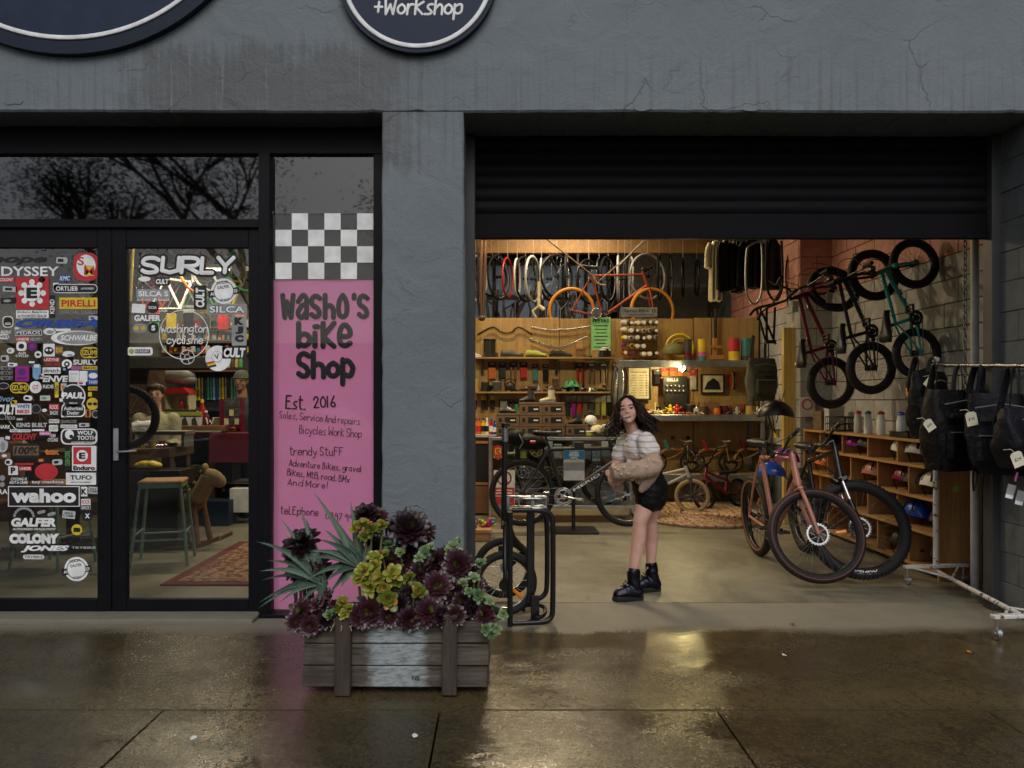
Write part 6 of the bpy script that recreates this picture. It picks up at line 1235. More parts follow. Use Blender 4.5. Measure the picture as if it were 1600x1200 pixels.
b=MB();b.tube([at(787,800,.4),at(800,840,.5),at(820,862,.55),V((w2.x,yw2-.05,R1+.02))],.026,10);b.box(at(790,860,.44),(.10,.05,.07),.01);part("frame",b,"black_metal",fb,True)
b=MB();b.tube([at(793,776,.2),at(852,776,.14)],.008,8);b.tube([at(795,796,.2),at(850,790,.14)],.008,8);b.box(at(794,786,.2),(.022,.03,.10),.004);part("rear_rack",b,"silver",fb,True)
pl_=MB();c=at(832,785,.10)
for z in (-.03,.03): pl_.tube(smooth_path([c+V((-.085,-.03,z)),c+V((-.06,-.045,z)),c+V((.06,-.045,z)),c+V((.085,-.03,z)),c+V((.085,.03,z)),c+V((-.085,.03,z))],1,True),.006,6,closed=True)
for x in (-.086,.086): pl_.box(c+V((x,0,0)),(.008,.07,.075),.002)
pl_.box(c+V((0,-.02,0)),(.025,.03,.10),.004);part("pedal",pl_,"silver",fb,True)
b=MB();b.cyl(V((w1.x-.0,yw-.05,R1)),V((w1.x,yw-.065,R1)),.04,n=18);part("hub_cover",b,"black_metal",fb,True)
# ------------------------------------------------------------------ cubby shelf along the far wall with helmets
XC0,XC1,YC0,YC1=3.40,3.735,1.20,3.84
cb=thing("cubby_shelf","pine cubby shelf full of helmets along the far block wall","shelf",((XC0+XC1)/2,YC0,0))
lv=[.05,.335,.61,.86,1.065]
b=MB();b.box(((XC0+XC1)/2,YC0+.012,.545),(XC1-XC0,.024,1.09),.002);part("end_panel",b,"pine_upright",cb,True)
b=MB();b.box(((XC0+XC1)/2,YC1-.012,.545),(XC1-XC0,.024,1.09),.002);part("end_panel",b,"pine_upright",cb,True)
for z in lv: b=MB();b.box(((XC0+XC1)/2,(YC0+YC1)/2,z),(XC1-XC0,YC1-YC0-.052,.022),.002);part("shelf_board",b,"pine",cb,True)
for k,(z0,z1_) in enumerate(zip(lv,lv[1:])):
 for j in range(1,5): y=YC0+(YC1-YC0)*(j+(.25 if k % 2 else -.1))/5;b=MB();b.box(((XC0+XC1)/2+.01,y,(z0+z1_)/2),(XC1-XC0-.02,.02,z1_-z0-.026));part("divider",b,"pine_upright",cb,True)
b=MB();b.box((XC1-.004,(YC0+YC1)/2,.545),(.008,YC1-YC0-.052,1.0));part("back_board",b,"brown_timber",cb,True)
hm=[(1437,757,1.50,"white_paint","white vented helmet nearest the clothes rail",95),(1458,762,1.33,"green_yellow","olive helmet tucked against the end of the cubby shelf",90),(1399,703,1.72,"pale_grey","pale grey vented helmet on the top level of the cubby shelf",100),(1362,700,1.98,"white_paint","white helmet behind the mountain bike's bars",80),(1372,739,1.95,"maroon_paint","dark maroon helmet on the second level",95),(1390,746,1.75,"dark_grey","dark grey helmet on the second level beside the maroon one",95),(1318,735,2.5,"copper_paint","pink copper helmet in the middle of the cubby shelf",100),(1400,806,1.78,"blue_plastic","small blue and black helmet low in the cubby shelf",95),(1450,806,1.36,"dark_grey","black silver helmet low at the end of the cubby shelf",95),(1272,686,3.5,"black_plastic","black helmet at the far end of the top level",90),(1296,690,2.95,"purple_plastic","dark purple helmet on the top level",90),(1317,694,2.62,"black_plastic","black helmet in the middle of the top level",90),(1264,722,3.6,"orange_plastic","orange helmet at the far end of the second level",90),(1450,880,1.36,"black_plastic","black helmet on the bottom level beside the white post",90),(1380,850,2.0,"black_plastic","black helmet on the bottom level behind the spokes",90),(1390,875,1.8,"dark_grey","dark helmet on the bottom level under the rotor",80)]
for px,py,Y,m_,lab,rz in hm:
 z=Z_(py,Y);zz=max([q for q in lv if q <= z+.02] or [lv[0]]);helmet((3.54,Y,zz+.075),m_,lab,rad(rz),.93,"helmets in the cubby shelf")
zt3=1.078
for i,(px,py,Y,bd,cp,lab) in enumerate(((1324,650,2.75,"pale_grey","red_plastic","white drink bottle with red cap, tall, by the basket"),(1334,650,2.55,"white_paint","teal_plastic","white drink bottle with teal cap"),(1355,650,2.30,"white_paint","red_plastic","white drink bottle with red cap nearest the bars"),(1386,650,1.95,"white_paint","blue_plastic","white drink bottle with blue cap"))): bottle((3.5,Y,zt3),.037,.22,bd,cp,lab,"bottle","drink bottles on the cubby shelf",neck=.75)
t=thing("wire_basket","black wire basket on top of the cubby shelf","basket",(3.52,3.1,zt3));b=MB()
for z in (.01,.08,.15): b.tube([(-.12,-.16,z),(.12,-.16,z),(.12,.16,z),(-.12,.16,z)],.005,5,closed=True)
for k in range(8): y=-.16+.32*k/7;b.tube([(-.12,y,.15),(-.12,y,.01),(.12,y,.01),(.12,y,.15)],.0035,5)
part("wire",b,"black_metal",t)
for i,(Y,d,m_,lab) in enumerate(((3.62,(.18,.22,.20),"cardboard","brown box at the far end of the cubby top"),(3.40,(.16,.12,.26),"clear","clear plastic tub beside the brown box"),(1.66,(.13,.10,.08),"orange_plastic","small orange box on the cubby top"),(1.42,(.10,.12,.12),"red_plastic","small red box by the hanging bags"),(1.9,(.2,.3,.05),"black_plastic","flat black tray on the cubby top"))): carton((3.55,Y,zt3),d,"pale_grey" if m_ == "clear" else m_,lab,0,face=None)
t=thing("wall_notice","small white wall notice with a red crossed circle","sign",(3.33,3.85,1.30));b=MB();c=at(1261,636,3.84);b.box(c,(.16,.004,.22));part("sheet",b,"white_paper",t,True);b=MB();b.ring(c+V((0,-.004,.03)),(0,1,0),.055,.008,20,5,.3);part("red_circle",b,"red_print",t,True)
# timber post and things hooked on it
yp=4.0;xp0,xp1=X_(1223,yp),X_(1242,yp);b=MB();b.box(((xp0+xp1)/2,yp,Z_(512,yp)/2),(xp1-xp0,.06,Z_(512,yp)),.004);single("timber_post",b,"yellow_timber","yellow timber post standing by the block pier","post")
b=MB();b.box((X_(1247,yp),yp+.04,Z_(515,yp)/2),(.07,.04,Z_(515,yp)),.003);single("timber_post",b,"dark_timber","dark timber batten behind the yellow post","post")
helmet(tuple(at(1212,654,3.3)),"black_metal","matt black skate helmet hung on the yellow post",rad(170),1.25,"hung helmets",vents=False)
t=thing("pennant_flag","white and red pennant hanging above the black skate helmet","flag",tuple(at(1218,640,3.5)));b=MB();b.prism([(X_(1210,3.5),Z_(637,3.5)),(X_(1217,3.5),Z_(618,3.5)),(X_(1218,3.5),Z_(637,3.5))],3.5,3.504);part("white_half",b,"white_print",t,True);b=MB();b.prism([(X_(1218.3,3.5),Z_(637,3.5)),(X_(1217.5,3.5),Z_(616,3.5)),(X_(1222,3.5),Z_(634,3.5))],3.5,3.504);part("red_half",b,"red_print",t,True)
tin(tuple(at(1214,684,3.4)),.028,.09,"yellow_plastic","black_print","yellow tube end at the copper bike's saddle","tube");
hx=MB();hx.tube([at(1213,660,3.3),at(1226,610,3.92)],.006,5);single("hook_arm",hx,"dark_grey","dark hook arm holding the skate helmet on the post","hook")
# ------------------------------------------------------------------ bags
def backpack(loc,w,h,d,m,label,rz=0,kind="roll",group="black bags on the clothes rail",strap_up=.3,seed=1):
 """hangs from its top at z=0"""
 t=thing("backpack" if kind != "hip" else "hip_bag",label,"bag",loc,rz,group);rr=random.Random(seed);secs=[]
 n=20
 for j in range(11):
  f=j/10;z=-f*h;k=.72+.28*math.sin(math.pi*min(1,.18+f*.82))+rr.uniform(-.03,.03);kd=.35+.65*min(1,f*1.6)*(1-.25*max(0,f-.8)*5);ring_=[]
  for q in range(n):
   a=2*math.pi*q/n;c,s=math.cos(a),math.sin(a);e=2/3.6;ring_.append((w/2*k*math.copysign(abs(c) ** e,c)+rr.uniform(-.010,.010),d/2*kd*math.copysign(abs(s) ** e,s)+rr.uniform(-.012,.012),z+rr.uniform(-.004,.004)))
  secs.append(ring_)
 b=MB();b.loft(secs);part("bag_body",b,m,t)
 b=MB();b.box((0,-d*.48,-h*.68),(w*.72,d*.22,h*.38),.03);part("front_pocket",b,m,t)
 b=MB();b.tube([(-w*.34,-d*.61,-h*.52),(w*.34,-d*.61,-h*.52)],.005,5);b.tube([(-w*.38,-d*.44,-h*.18),(0,-d*.5,-h*.13),(w*.38,-d*.44,-h*.18)],.005,5);part("zip",b,"mid_grey",t)
 for s in (-1,1):
  b=MB();b.tube(smooth_path([(s*w*.28,.02,-.03),(s*w*.26,.01,strap_up*.6),(s*w*.24,.03,strap_up),(s*w*.22,.07,strap_up*.5),(s*w*.3,d*.45,-h*.3)],2),.022,6,flat=.25);part("strap",b,"dark_grey" if s > 0 else m,t)
  b=MB();b.tube(smooth_path([(s*w*.36,-d*.3,-h*.75),(s*w*.4,-d*.25,-h*1.05),(s*w*.38,-d*.2,-h*1.22)],1),.010,5,flat=.3);part("loose_strap",b,m,t)
 b=MB();b.box((0,-d*.52,-h*.32),(w*.62,.02,.03),.004);b.box((0,-d*.535,-h*.32),(.05,.02,.04),.006);part("buckle_strap",b,"black_plastic",t)
 return t
 # pack hung on the post, upper part of the bay
backpack(tuple(at(1190,560,4.3)),.36,.50,.22,"camo","black and olive full backpack hung beside the yellow post",rad(10),group="packs hung in the bay",seed=4)
# ------------------------------------------------------------------ rolling clothes rail
rf,rn=V((3.33,1.12,0)),V((3.14,-.22,0));zf,zn=1.665,1.60;ft,nt_=V((rf.x,rf.y,zf)),V((rn.x,rn.y,zn))
rk=thing("clothes_rail","chipped white rolling clothes rail hung with black bags in the doorway","clothes rail",tuple(rf));b=MB();b.tube([V((rf.x,rf.y,.13)),ft+V((0,0,.03))],.019,12);b.ell(ft+V((0,0,.04)),(.03,.03,.025));part("post",b,"chipped_white",rk,True)
b=MB();b.tube([V((rn.x,rn.y,.13)),nt_+V((0,0,.03))],.019,12);part("post",b,"chipped_white",rk,True)
b=MB();u=(nt_-ft).normalized();b.tube([ft-u*.06,nt_+u*.1],.014,10);part("rail",b,"silver",rk,True)
b=MB();b.tube([V((rf.x,rf.y,.10)),V((rn.x,rn.y,.10))],.016,10);part("floor_bar",b,"chipped_white",rk,True)
sd=V((1,.12,0)).normalized()
for e,q in ((rf,1),(rn,-1)):
 b=MB();b.box(e+V((0,0,.135)),(.52,.045,.024),.004,Matrix.Rotation(math.atan2(sd.y,sd.x),3,'Z'));uu=(rn-rf).normalized()*q
 for s in (-1,1): b.tube([e+sd*s*.19+V((0,0,.125)),e+uu*.28+V((0,0,.105))],.009,6)
 part("foot",b,"chipped_white",rk,True)
 for s in (-1,1): c=e+sd*s*.23;b=MB();b.cyl(c+V((-.012,0,.036)),c+V((.012,0,.036)),.034,n=18);b.cyl(c+V((-.02,0,.036)),c+V((.02,0,.036)),.012,n=10);b.tube([c+V((0,0,.06)),c+V((0,0,.125))],.008,6);part("caster",b,"galvanised",rk,True)
def rail(f): return ft+(nt_-ft)*f
p=rail(.06);backpack((p.x-.10,p.y-.02,p.z-.05),.33,.50,.20,"black_cloth","black soft jacket bag with an orange zip pull at the far end of the rail",rad(20),seed=2,strap_up=.12)
p=rail(.36);backpack((p.x-.10,p.y,p.z-.17),.40,.56,.26,"black_cloth","large black roll top backpack with front pocket on the rail",rad(12),seed=5,strap_up=.19)
p=rail(.66);backpack((p.x+.04,p.y,p.z-.18),.40,.52,.24,"navy_cloth","navy black messenger pack tilted on the rail",rad(-25),seed=7,strap_up=.20)
p=rail(.86);backpack((p.x+.07,p.y,p.z-.26),.42,.36,.24,"navy_cloth","navy pack nearest the street at the end of the rail",rad(15),seed=9,strap_up=.27)
p=rail(.5);backpack((p.x+.14,p.y+.10,p.z-.16),.42,.55,.2,"black_cloth","black pack hanging behind the others on the rail",rad(30),seed=12,strap_up=.18)
b=MB();p=at(1416,606,.86);b.tube([p,p+V((0,-.01,-.06))],.006,5);single("zip_pull",b,"orange_print","orange zip pull cord on the soft black bag","cord")
def price(px,py,Y,s,rot,txt,label):
 t=thing("price_tag",label,"price tag",tuple(at(px,py,Y)),0,"price tags");b=MB();c=V((0,0,0));Rm=Matrix.Rotation(rad(rot),3,'Y');b.prism([((Rm @ V((x,0,z))).x,(Rm @ V((x,0,z))).z) for x,z in ((-s*.42,-s*.55),(s*.42,-s*.55),(s*.42,s*.35),(s*.25,s*.5),(-s*.25,s*.5),(-s*.42,s*.35))],-.001,.001);part("card",b,"paper",t)
 b=MB();put_text(b,txt,0,-s*.05,s*.5,s*.26,-.0018,.01,.2,rad(-rot));part("lettering",b,"dark_grey",t);b=MB();tp=Rm @ V((0,0,s*.45));b.tube([tp,tp+V((-.02,.01,.02)),tp+V((-.05,.03,.015))],.002,4);part("string",b,"cream",t)
price(1453,597,.84,.075,38,"$40","blank looking cream tag on the soft black bag");price(1452,664,.48,.075,-35,"$89","cream tag on the front of the roll top pack");price(1518,654,.22,.085,-12,"$145","cream tag between the roll top and navy packs");price(1590,717,-.22,.085,-22,"$24","cream tag on the pack nearest the street")
for px,py,Y,lab in ((1579,768,-.10,"clear label card with barcode below the pink cord"),(1594,778,-.12,"clear label card with barcode at the picture edge")):
 t=thing("label_card",lab,"label",tuple(at(px,py,Y)));b=MB();b.box((0,0,0),(.05,.003,.085),.001,Matrix.Rotation(rad(15),3,'Y'));part("card",b,"grey_print",t);b=MB();b.box((-.009,-.0025,-.03),(.045,.001,.022),0,Matrix.Rotation(rad(15),3,'Y'));part("print",b,"white_print",t)
b=MB();b.tube([at(1590,738,-.1),at(1586,752,-.1)],.006,6);single("pink_cord",b,"pink_print","short pink cord above the label cards","cord")
# chain of the roller shutter, white shutter guide pipe
t=thing("hanging_chain","dark steel shutter chain hanging against the block wall","chain",tuple(at(1508,376,.72)));b=MB();y=.72;z=Z_(372,y);x=X_(1508,y);k=0
while z > 1.15:
 pts=[(x+(.010*math.cos(a) if k % 2 else 0),y+(0 if k % 2 else .010*math.cos(a)),z+.026*math.sin(a)) for a in [i*math.pi/5 for i in range(10)]];b.tube(pts,.0042,5,closed=True);z -= .042;k += 1
part("links",b,"dark_steel",t,True,kind='stuff')
b=MB();b.cyl((X_(1523,.8),.80,0),(X_(1523,.8),.80,2.9),.028,n=12);single("wall_pipe",b,"pale_grey","pale vertical pipe beside the shutter chain","pipe")
# ------------------------------------------------------------------ garments and loops hanging high in the bay
def garment(px0,px1,py0,py1,Y,m,label,sleeves=False,name="jacket",cat="clothing",seed=1):
 rr=random.Random(seed);x0,x1,z0,z1_=X_(px0,Y),X_(px1,Y),Z_(py1,Y),Z_(py0,Y);w=x1-x0;c=(x0+x1)/2;t=thing(name,label,cat,(c,Y,z0),0,"clothes hung high in the bay")
 secs=[];n=22
 for j in range(9):
  f=j/8;z=z1_-(z1_-z0)*f;k=.35+.65*min(1,f*5) if True else 1;ring_=[]
  for q in range(n): a=2*math.pi*q/n;ring_.append((c+w/2*k*math.cos(a)+.01*math.sin(q*1.9+j*.3),Y+.06*math.sin(a)*(1+.5*math.sin(q*2.3+seed)) ,z+.012*math.sin(q*1.3+seed)))
  secs.append(ring_)
 b=MB();b.loft(secs);part("body",b,m,t,True)
 for s in ((-1,1) if sleeves else ()):
  b=MB();l=.22 if sleeves == 'short' else (z1_-z0)*.8;b.tube(smooth_path([(c+s*w*.3,Y,z1_-.04),(c+s*w*.52,Y,z1_-.10),(c+s*w*.60,Y-.02,z1_-.10-l)],1),.065,10,flat=.6);part("sleeve",b,m,t,True)
 b=MB();b.tube([(c-w*.3,Y,z1_-.03),(c,Y,z1_+.07),(c+w*.3,Y,z1_-.03)],.005,5);b.tube([(c,Y,z1_+.07),(c,Y,z1_+.16)],.004,5);part("hanger",b,"silver",t,True);return t
garment(1108,1128,378,470,4.55,"cream_cloth","cream short sleeved shirt hung high above the shelves",'short',"hanging_shirt",seed=1);garment(1126,1142,376,456,4.5,"black_cloth","narrow black jersey beside the cream shirt",'long',seed=2);garment(1140,1160,376,458,4.6,"brown_leather","dark brown jacket behind the silver hoop",'long',seed=3);garment(1158,1192,376,450,4.5,"black_cloth","wide black jacket hung under the shutter",'long',seed=5);garment(1190,1222,374,452,4.4,"charcoal_cloth","charcoal jacket hung against the pink wall",False,seed=8)
b=MB();b.tube(smooth_path([at(1171,383,3.9),at(1186,376,3.9),at(1191,380,3.9),at(1191,455,3.9),at(1184,474,3.9),at(1174,476,3.9),at(1164,455,3.9),at(1166,390,3.9)],2,True),.012,8,closed=True);single("hoop_rack",b,"galvanised","silver rounded hoop hanging in front of the black jackets","hoop")
b=MB();b.tube(smooth_path([at(1198,376,4.0),at(1196,445,4.0),at(1205,468,4.0),at(1216,470,4.0),at(1224,445,4.0),at(1221,376,4.0)],2),.014,8);single("tyre_loop",b,"black_rubber","black tyre loop hanging in front of the charcoal jacket","tyre")
b=MB();b.tube(smooth_path([at(1232,480,4.2),at(1226,420,4.2),at(1235,390,4.2),at(1247,388,4.2)],2),.02,6,flat=.4)
single("wall_strap",b,"brown_leather","dark strap hanging on the pink block wall","strap")
# black handlebar unit hung by the post
bu=thing("fork_and_bars","upside down black fork and bars hung beside the timber post","bike frame",tuple(at(1205,545,3.3)));b=MB();yy=3.3
for a,c in (((1182,482),(1196,532)),((1188,482),(1212,538)),((1198,480),(1198,532)),((1211,480),(1209,532))): b.tube([at(*a,yy),at(*c,yy)],.013,8)
b.tube([at(1196,534,yy),at(1212,534,yy)],.02,8);part("fork_legs",b,"black_metal",bu,True);b=MB();b.tube(smooth_path([at(1172,492,yy-.1),at(1180,482,yy-.05),at(1200,477,yy),at(1222,472,yy),at(1236,466,yy-.05)],2),.014,8);part("bars",b,"black_metal",bu,True)
# ------------------------------------------------------------------ people: one continuous body each, clothes and hair as children
from mathutils import noise as mnoise
def blob_mesh(name,parts_,voxel,smooth,mats,loc,folds=0):
 """parts_: list of ('c', p0, p1, r0, r1) tapered limbs, ('e', c, (rx,ry,rz), rot) ellipsoids -> one remeshed skin"""
 b=MB()
 for q in parts_:
  if q[0] == 'c':
   p0,p1,r0,r1=V(q[1]),V(q[2]),q[3],q[4];b.tube([p0,p0*.67+p1*.33,p0*.33+p1*.67,p1],[r0,r0*.67+r1*.33,r0*.33+r1*.67,r1],14);b.ell(p0,(r0,)*3,None,14,9);b.ell(p1,(r1,)*3,None,14,9)
  else: b.ell(q[1],q[2],q[3] if len(q) > 3 else None,18,12)
 o=link("remesh_tmp",b.mesh("tmp",mats));m=o.modifiers.new("r",'REMESH');m.mode='VOXEL';m.voxel_size=voxel;m.use_smooth_shade=True
 s=o.modifiers.new("s",'SMOOTH');s.factor=.5;s.iterations=smooth
 dg=bpy.context.evaluated_depsgraph_get();me=bpy.data.meshes.new_from_object(o.evaluated_get(dg));bpy.data.objects.remove(o);me.name=name
 if folds:
  nn=[v.normal.copy() for v in me.vertices]
  for v,q in zip(me.vertices,nn):
   p=v.co;f1=mnoise.noise(V((p.x*9+p.z*5,p.y*8,p.z*20)));f2=mnoise.noise(V((p.x*20,p.y*20,p.z*34+p.x*18)));v.co=p+q*folds*((1-abs(f1)*2.4)*.7+f2*.45)
 for v in me.vertices: v.co=v.co-V(loc)
 for p in me.polygons: p.use_smooth=True
 me.materials.clear()
 for q in (mats if isinstance(mats,(list,tuple)) else [mats]): me.materials.append(M[q])
 return me
def head_parts(c,s,Rm):
 """c head centre, s head height, Rm 3x3 with x right-of-face, y back, z up (face looks along -y)"""
 f=lambda x,y,z: V(c)+Rm @ V((x*s,y*s,z*s));e=lambda p,r: ('e',f(*p),tuple(q*s for q in r),Rm)
 return [e((0,.04,.14),(.345,.40,.36)),e((0,-.08,-.06),(.295,.30,.36)),e((0,-.15,-.29),(.19,.19,.17)),e((0,-.255,-.395),(.10,.085,.075)),e((-.16,-.21,-.10),(.11,.095,.11)),e((.16,-.21,-.10),(.11,.095,.11)),
 e((0,-.33,.08),(.24,.07,.05)),e((0,-.365,-.02),(.038,.055,.11)),e((0,-.40,-.09),(.052,.055,.038)),e((-.048,-.37,-.10),(.03,.035,.025)),e((.048,-.37,-.10),(.03,.035,.025)),e((0,-.325,-.225),(.095,.035,.022)),e((0,-.32,-.265),(.075,.035,.022)),
 e((-.335,.06,-.03),(.035,.07,.10)),e((.335,.06,-.03),(.035,.07,.10))]
def face(t,c,s,Rm,brow="hair",lips=None,loc=None,glasses=False):
 f=lambda x,y,z: V(c)+Rm @ V((x*s,y*s,z*s))
 for q in (-1,1):
  b=MB();b.ell(f(q*.135,-.318,.03),(.060*s,.04*s,.028*s),Rm,14,8);ey=part("eye",b,"white_print",t,True);b=MB();b.ell(f(q*.135+.008,-.350,.031),(.036*s,.016*s,.029*s),Rm,12,8);link("iris",b.mesh("iris","hair",t.location),ey)
  ey.location=(0,0,0)
  b=MB();b.tube([f(q*.205,-.318,.040),f(q*.135,-.362,.062),f(q*.065,-.345,.038)],.019*s,6,flat=.6);part("eyelid",b,"hair",t,True)
  b=MB();b.tube([f(q*.245,-.310,.125),f(q*.15,-.372,.155),f(q*.055,-.372,.130)],.020*s,6,flat=.6);part("eyebrow",b,brow,t,True)
  if glasses: b=MB();b.ring(f(q*.145,-.38,.03),Rm @ V((0,1,0)),.105*s,.012*s,20,6);b.tube([f(q*.25,-.37,.04),f(q*.34,.02,.03)],.01*s,5);part("glasses",b,"dark_grey",t,True)
 b=MB();b.tube([f(-.095,-.335,-.245),f(-.04,-.362,-.230),f(0,-.366,-.236),f(.04,-.362,-.230),f(.095,-.335,-.245)],[.008*s,.017*s,.016*s,.017*s,.008*s],6,flat=.7);b.tube([f(-.075,-.336,-.260),f(0,-.362,-.268),f(.075,-.336,-.260)],[.008*s,.021*s,.008*s],6,flat=.7);part("lips",b,lips or "lip_tint",t,True)
def hand_mesh(t,c,Rm,s,side=1,curl=.9):
 """palm along -z of Rm; fingers curl toward -y"""
 f=lambda x,y,z: V(c)+Rm @ V((x*s,y*s,z*s));out=[('e',f(0,0,-.22),(.20*s,.10*s,.26*s),Rm),('c',f(0,0,.05),f(0,0,-.1),.13*s,.15*s)]
 for i,(x,l) in enumerate(((-.15,.30),(-.05,.36),(.05,.34),(.14,.27))):
  p=f(x,0,-.42);a1=curl*.6;q=p+Rm @ V((0,-math.sin(a1),-math.cos(a1)))*(l*.55*s);a2=curl*1.7;r=q+Rm @ V((0,-math.sin(a2),-math.cos(a2)))*(l*.5*s);out += [('c',p,q,.052*s,.047*s),('c',q,r,.046*s,.038*s)]
 p=f(side*.17,-.02,-.12);q=f(side*.27,-.10,-.30);r=f(side*.20,-.22,-.42);out += [('c',p,q,.062*s,.052*s),('c',q,r,.05*s,.04*s)]
 return out
 # the girl in the doorway: body towards the planter, face to the camera
GY=.74;gl=V((.92,GY,0));girl=thing("person","girl with long dark hair in striped shirt, beige cardigan, black shorts and shiny boots","person",tuple(gl))
g=lambda px,py,dy=0.0: at(px,py,GY+dy)
hc=g(981,642.5,-.05);hs=.205;Rh=Matrix.Rotation(rad(-12),3,'Z') @ Matrix.Rotation(rad(-9),3,'Y') @ Matrix.Rotation(rad(-10),3,'X')
hip_n,hip_f=g(1014,772,-.06),g(1020,772,.08);kn_n,kn_f=g(1000,815,-.09),g(1016,812,.12);an_n,an_f=g(989,896,-.09),g(1017,886,.16)
sh_n,sh_f=g(1009,689,-.13),g(977,690,.12);el_n,wr_n=g(1020,722,-.17),g(963,737,-.26);el_f,wr_f=g(962,730,.10),g(972,748,-.16)
body=head_parts(hc,hs,Rh)+[('c',g(992,682,.0),hc+V((.012,.03,-.07)),.046,.042),('e',g(998,700),(.085,.115,.105),None),('c',g(998,700),g(1006,735),.088,.085),('e',g(1016,764),(.11,.125,.105),None),('c',g(1008,735),g(1016,762),.095,.105),
('c',sh_n,el_n,.044,.038),('c',el_n,wr_n,.036,.026),('c',sh_f,el_f,.043,.036),('c',el_f,wr_f,.035,.026),('e',sh_n,(.052,.052,.052),None),('e',sh_f,(.052,.052,.052),None),
('c',hip_n,kn_n,.080,.050),('c',kn_n,kn_n*.66+an_n*.34+V((.010,.01,0)),.048,.052),('c',kn_n*.66+an_n*.34+V((.010,.01,0)),an_n,.052,.033),('c',hip_f,kn_f,.078,.049),('c',kn_f,kn_f*.66+an_f*.34+V((.010,.01,0)),.047,.051),('c',kn_f*.66+an_f*.34+V((.010,.01,0)),an_f,.051,.032),
('c',an_n,an_n+V((0,0,-.05)),.034,.038),('c',an_f,an_f+V((0,0,-.05)),.033,.038)]
body += hand_mesh(girl,wr_f,Matrix.Rotation(rad(75),3,'Y'),.13,1,1.1)+hand_mesh(girl,wr_n,Matrix.Rotation(rad(80),3,'Y'),.12,1,.8)
link("body",blob_mesh("body",body,.0050,4,"skin",gl),girl)
face(girl,hc,hs,Rh,"hair","lip_tint")
b=MB();f=lambda x,y,z: hc+Rh @ V((x*hs,y*hs,z*hs));b.tube([f(-.16,-.44,-.225),f(.02,-.37,-.24)],.0019,6);part("lolly_stick",b,"white_print",girl,True)
# hair: scalp cap and many tapered wavy locks blown out to both sides
b=MB();rr=random.Random(21);b.ell(f(0,.10,.155),(.365*hs,.40*hs,.385*hs),Rh,24,14,1,-.45)
def tlock(pts,r):
 P=smooth_path(pts,2);n=len(P);ph=rr.uniform(0,6);fr=rr.uniform(2.6,4.2)
 for i in range(1,n): u=i/n;P[i]=P[i]+V((math.sin(ph+u*fr*3),math.cos(ph*1.7+u*fr*3),0))*(hs*.085*u)
 b.tube(P,[r*(.75+.5*math.sin(math.pi*min(1,i/(n-1)*1.15)))*(1-.75*(i/(n-1)) ** 3) for i in range(n)],5,flat=.45)
W_o=lambda x,y,z: hc+V((x*hs,y*hs,z*hs))
for i in range(430):
 k=rr.random();z0=rr.uniform(-.05,.33);y0=rr.uniform(-.16,.42) if k < .75 else rr.uniform(.2,.45)
 if k < .36:   # left of the face in the picture
  e=W_o(rr.uniform(-.80,-.34),rr.uniform(-.30,.35),rr.uniform(-.92,-.50));m=f(-.43+rr.uniform(-.04,.02),y0*.7+.02,rr.uniform(-.25,-.05));q=f(-.37,y0*.8,.22)
 elif k < .75:  # blown out behind the shoulder
  e=W_o(rr.uniform(.50,1.15),rr.uniform(-.25,.45),rr.uniform(-.80,-.32));m=f(.46+rr.uniform(-.03,.10),y0*.7+.02,rr.uniform(-.22,.0));q=f(.37,y0*.8,.24)
 else:
  e=W_o(rr.uniform(-.4,.8),rr.uniform(.25,.50),rr.uniform(-.85,-.5));m=f(rr.uniform(-.3,.4),.48,-.15);q=f(rr.uniform(-.28,.3),.46,.25)
 tlock([f(rr.uniform(-.02,.08),y0*.75-.02,.50-abs(y0)*.12),q,m,(m*.55+e*.45)+W_o(rr.uniform(-.06,.06),0,0)-hc,e],hs*rr.uniform(.030,.050))
for i in range(80):                                           # parted at the top, swept to both sides of the forehead
 s=1 if i % 2 else -1;y0=rr.uniform(-.27,-.02);xs_=.36+rr.uniform(-.02,.03);tlock([f(.04,y0*.7,.525),f(.04+s*.15,y0-.07,.46),f(s*(xs_-.04),y0*.8-.10,.24+rr.uniform(-.04,.03)),f(s*xs_,y0*.6-.06,-.06),f(s*(xs_+.05),y0*.5-.04,-.45)],hs*.045)
part("hair",b,"hair",girl,True)
# clothes
sh=[('e',g(998,702),(.102,.135,.112),None),('c',g(998,702),g(1003,730),.104,.098),('c',g(993,684),g(996,690),.064,.085),('c',sh_n,sh_n*.55+el_n*.45+V((.002,0,.0)),.062,.072),('c',sh_f,sh_f*.5+el_f*.5,.058,.062),('c',g(1002,726),g(1004,740),.098,.094)]
link("striped_shirt",blob_mesh("striped_shirt",sh,.0075,3,"striped_cloth",gl,.009),girl)
so=[('e',g(1016,762),(.128,.142,.11),None),('c',g(1008,738),g(1015,760),.11,.122),('c',hip_n+V((.004,0,.02)),hip_n*.80+kn_n*.20+V((.008,0,0)),.106,.094),('c',hip_f+V((.004,0,.02)),hip_f*.82+kn_f*.18+V((.008,0,0)),.104,.094),('c',g(1016,770),g(1014,776),.10,.09)]
link("shorts",blob_mesh("shorts",so,.008,2,"black_cloth",gl,.004),girl)
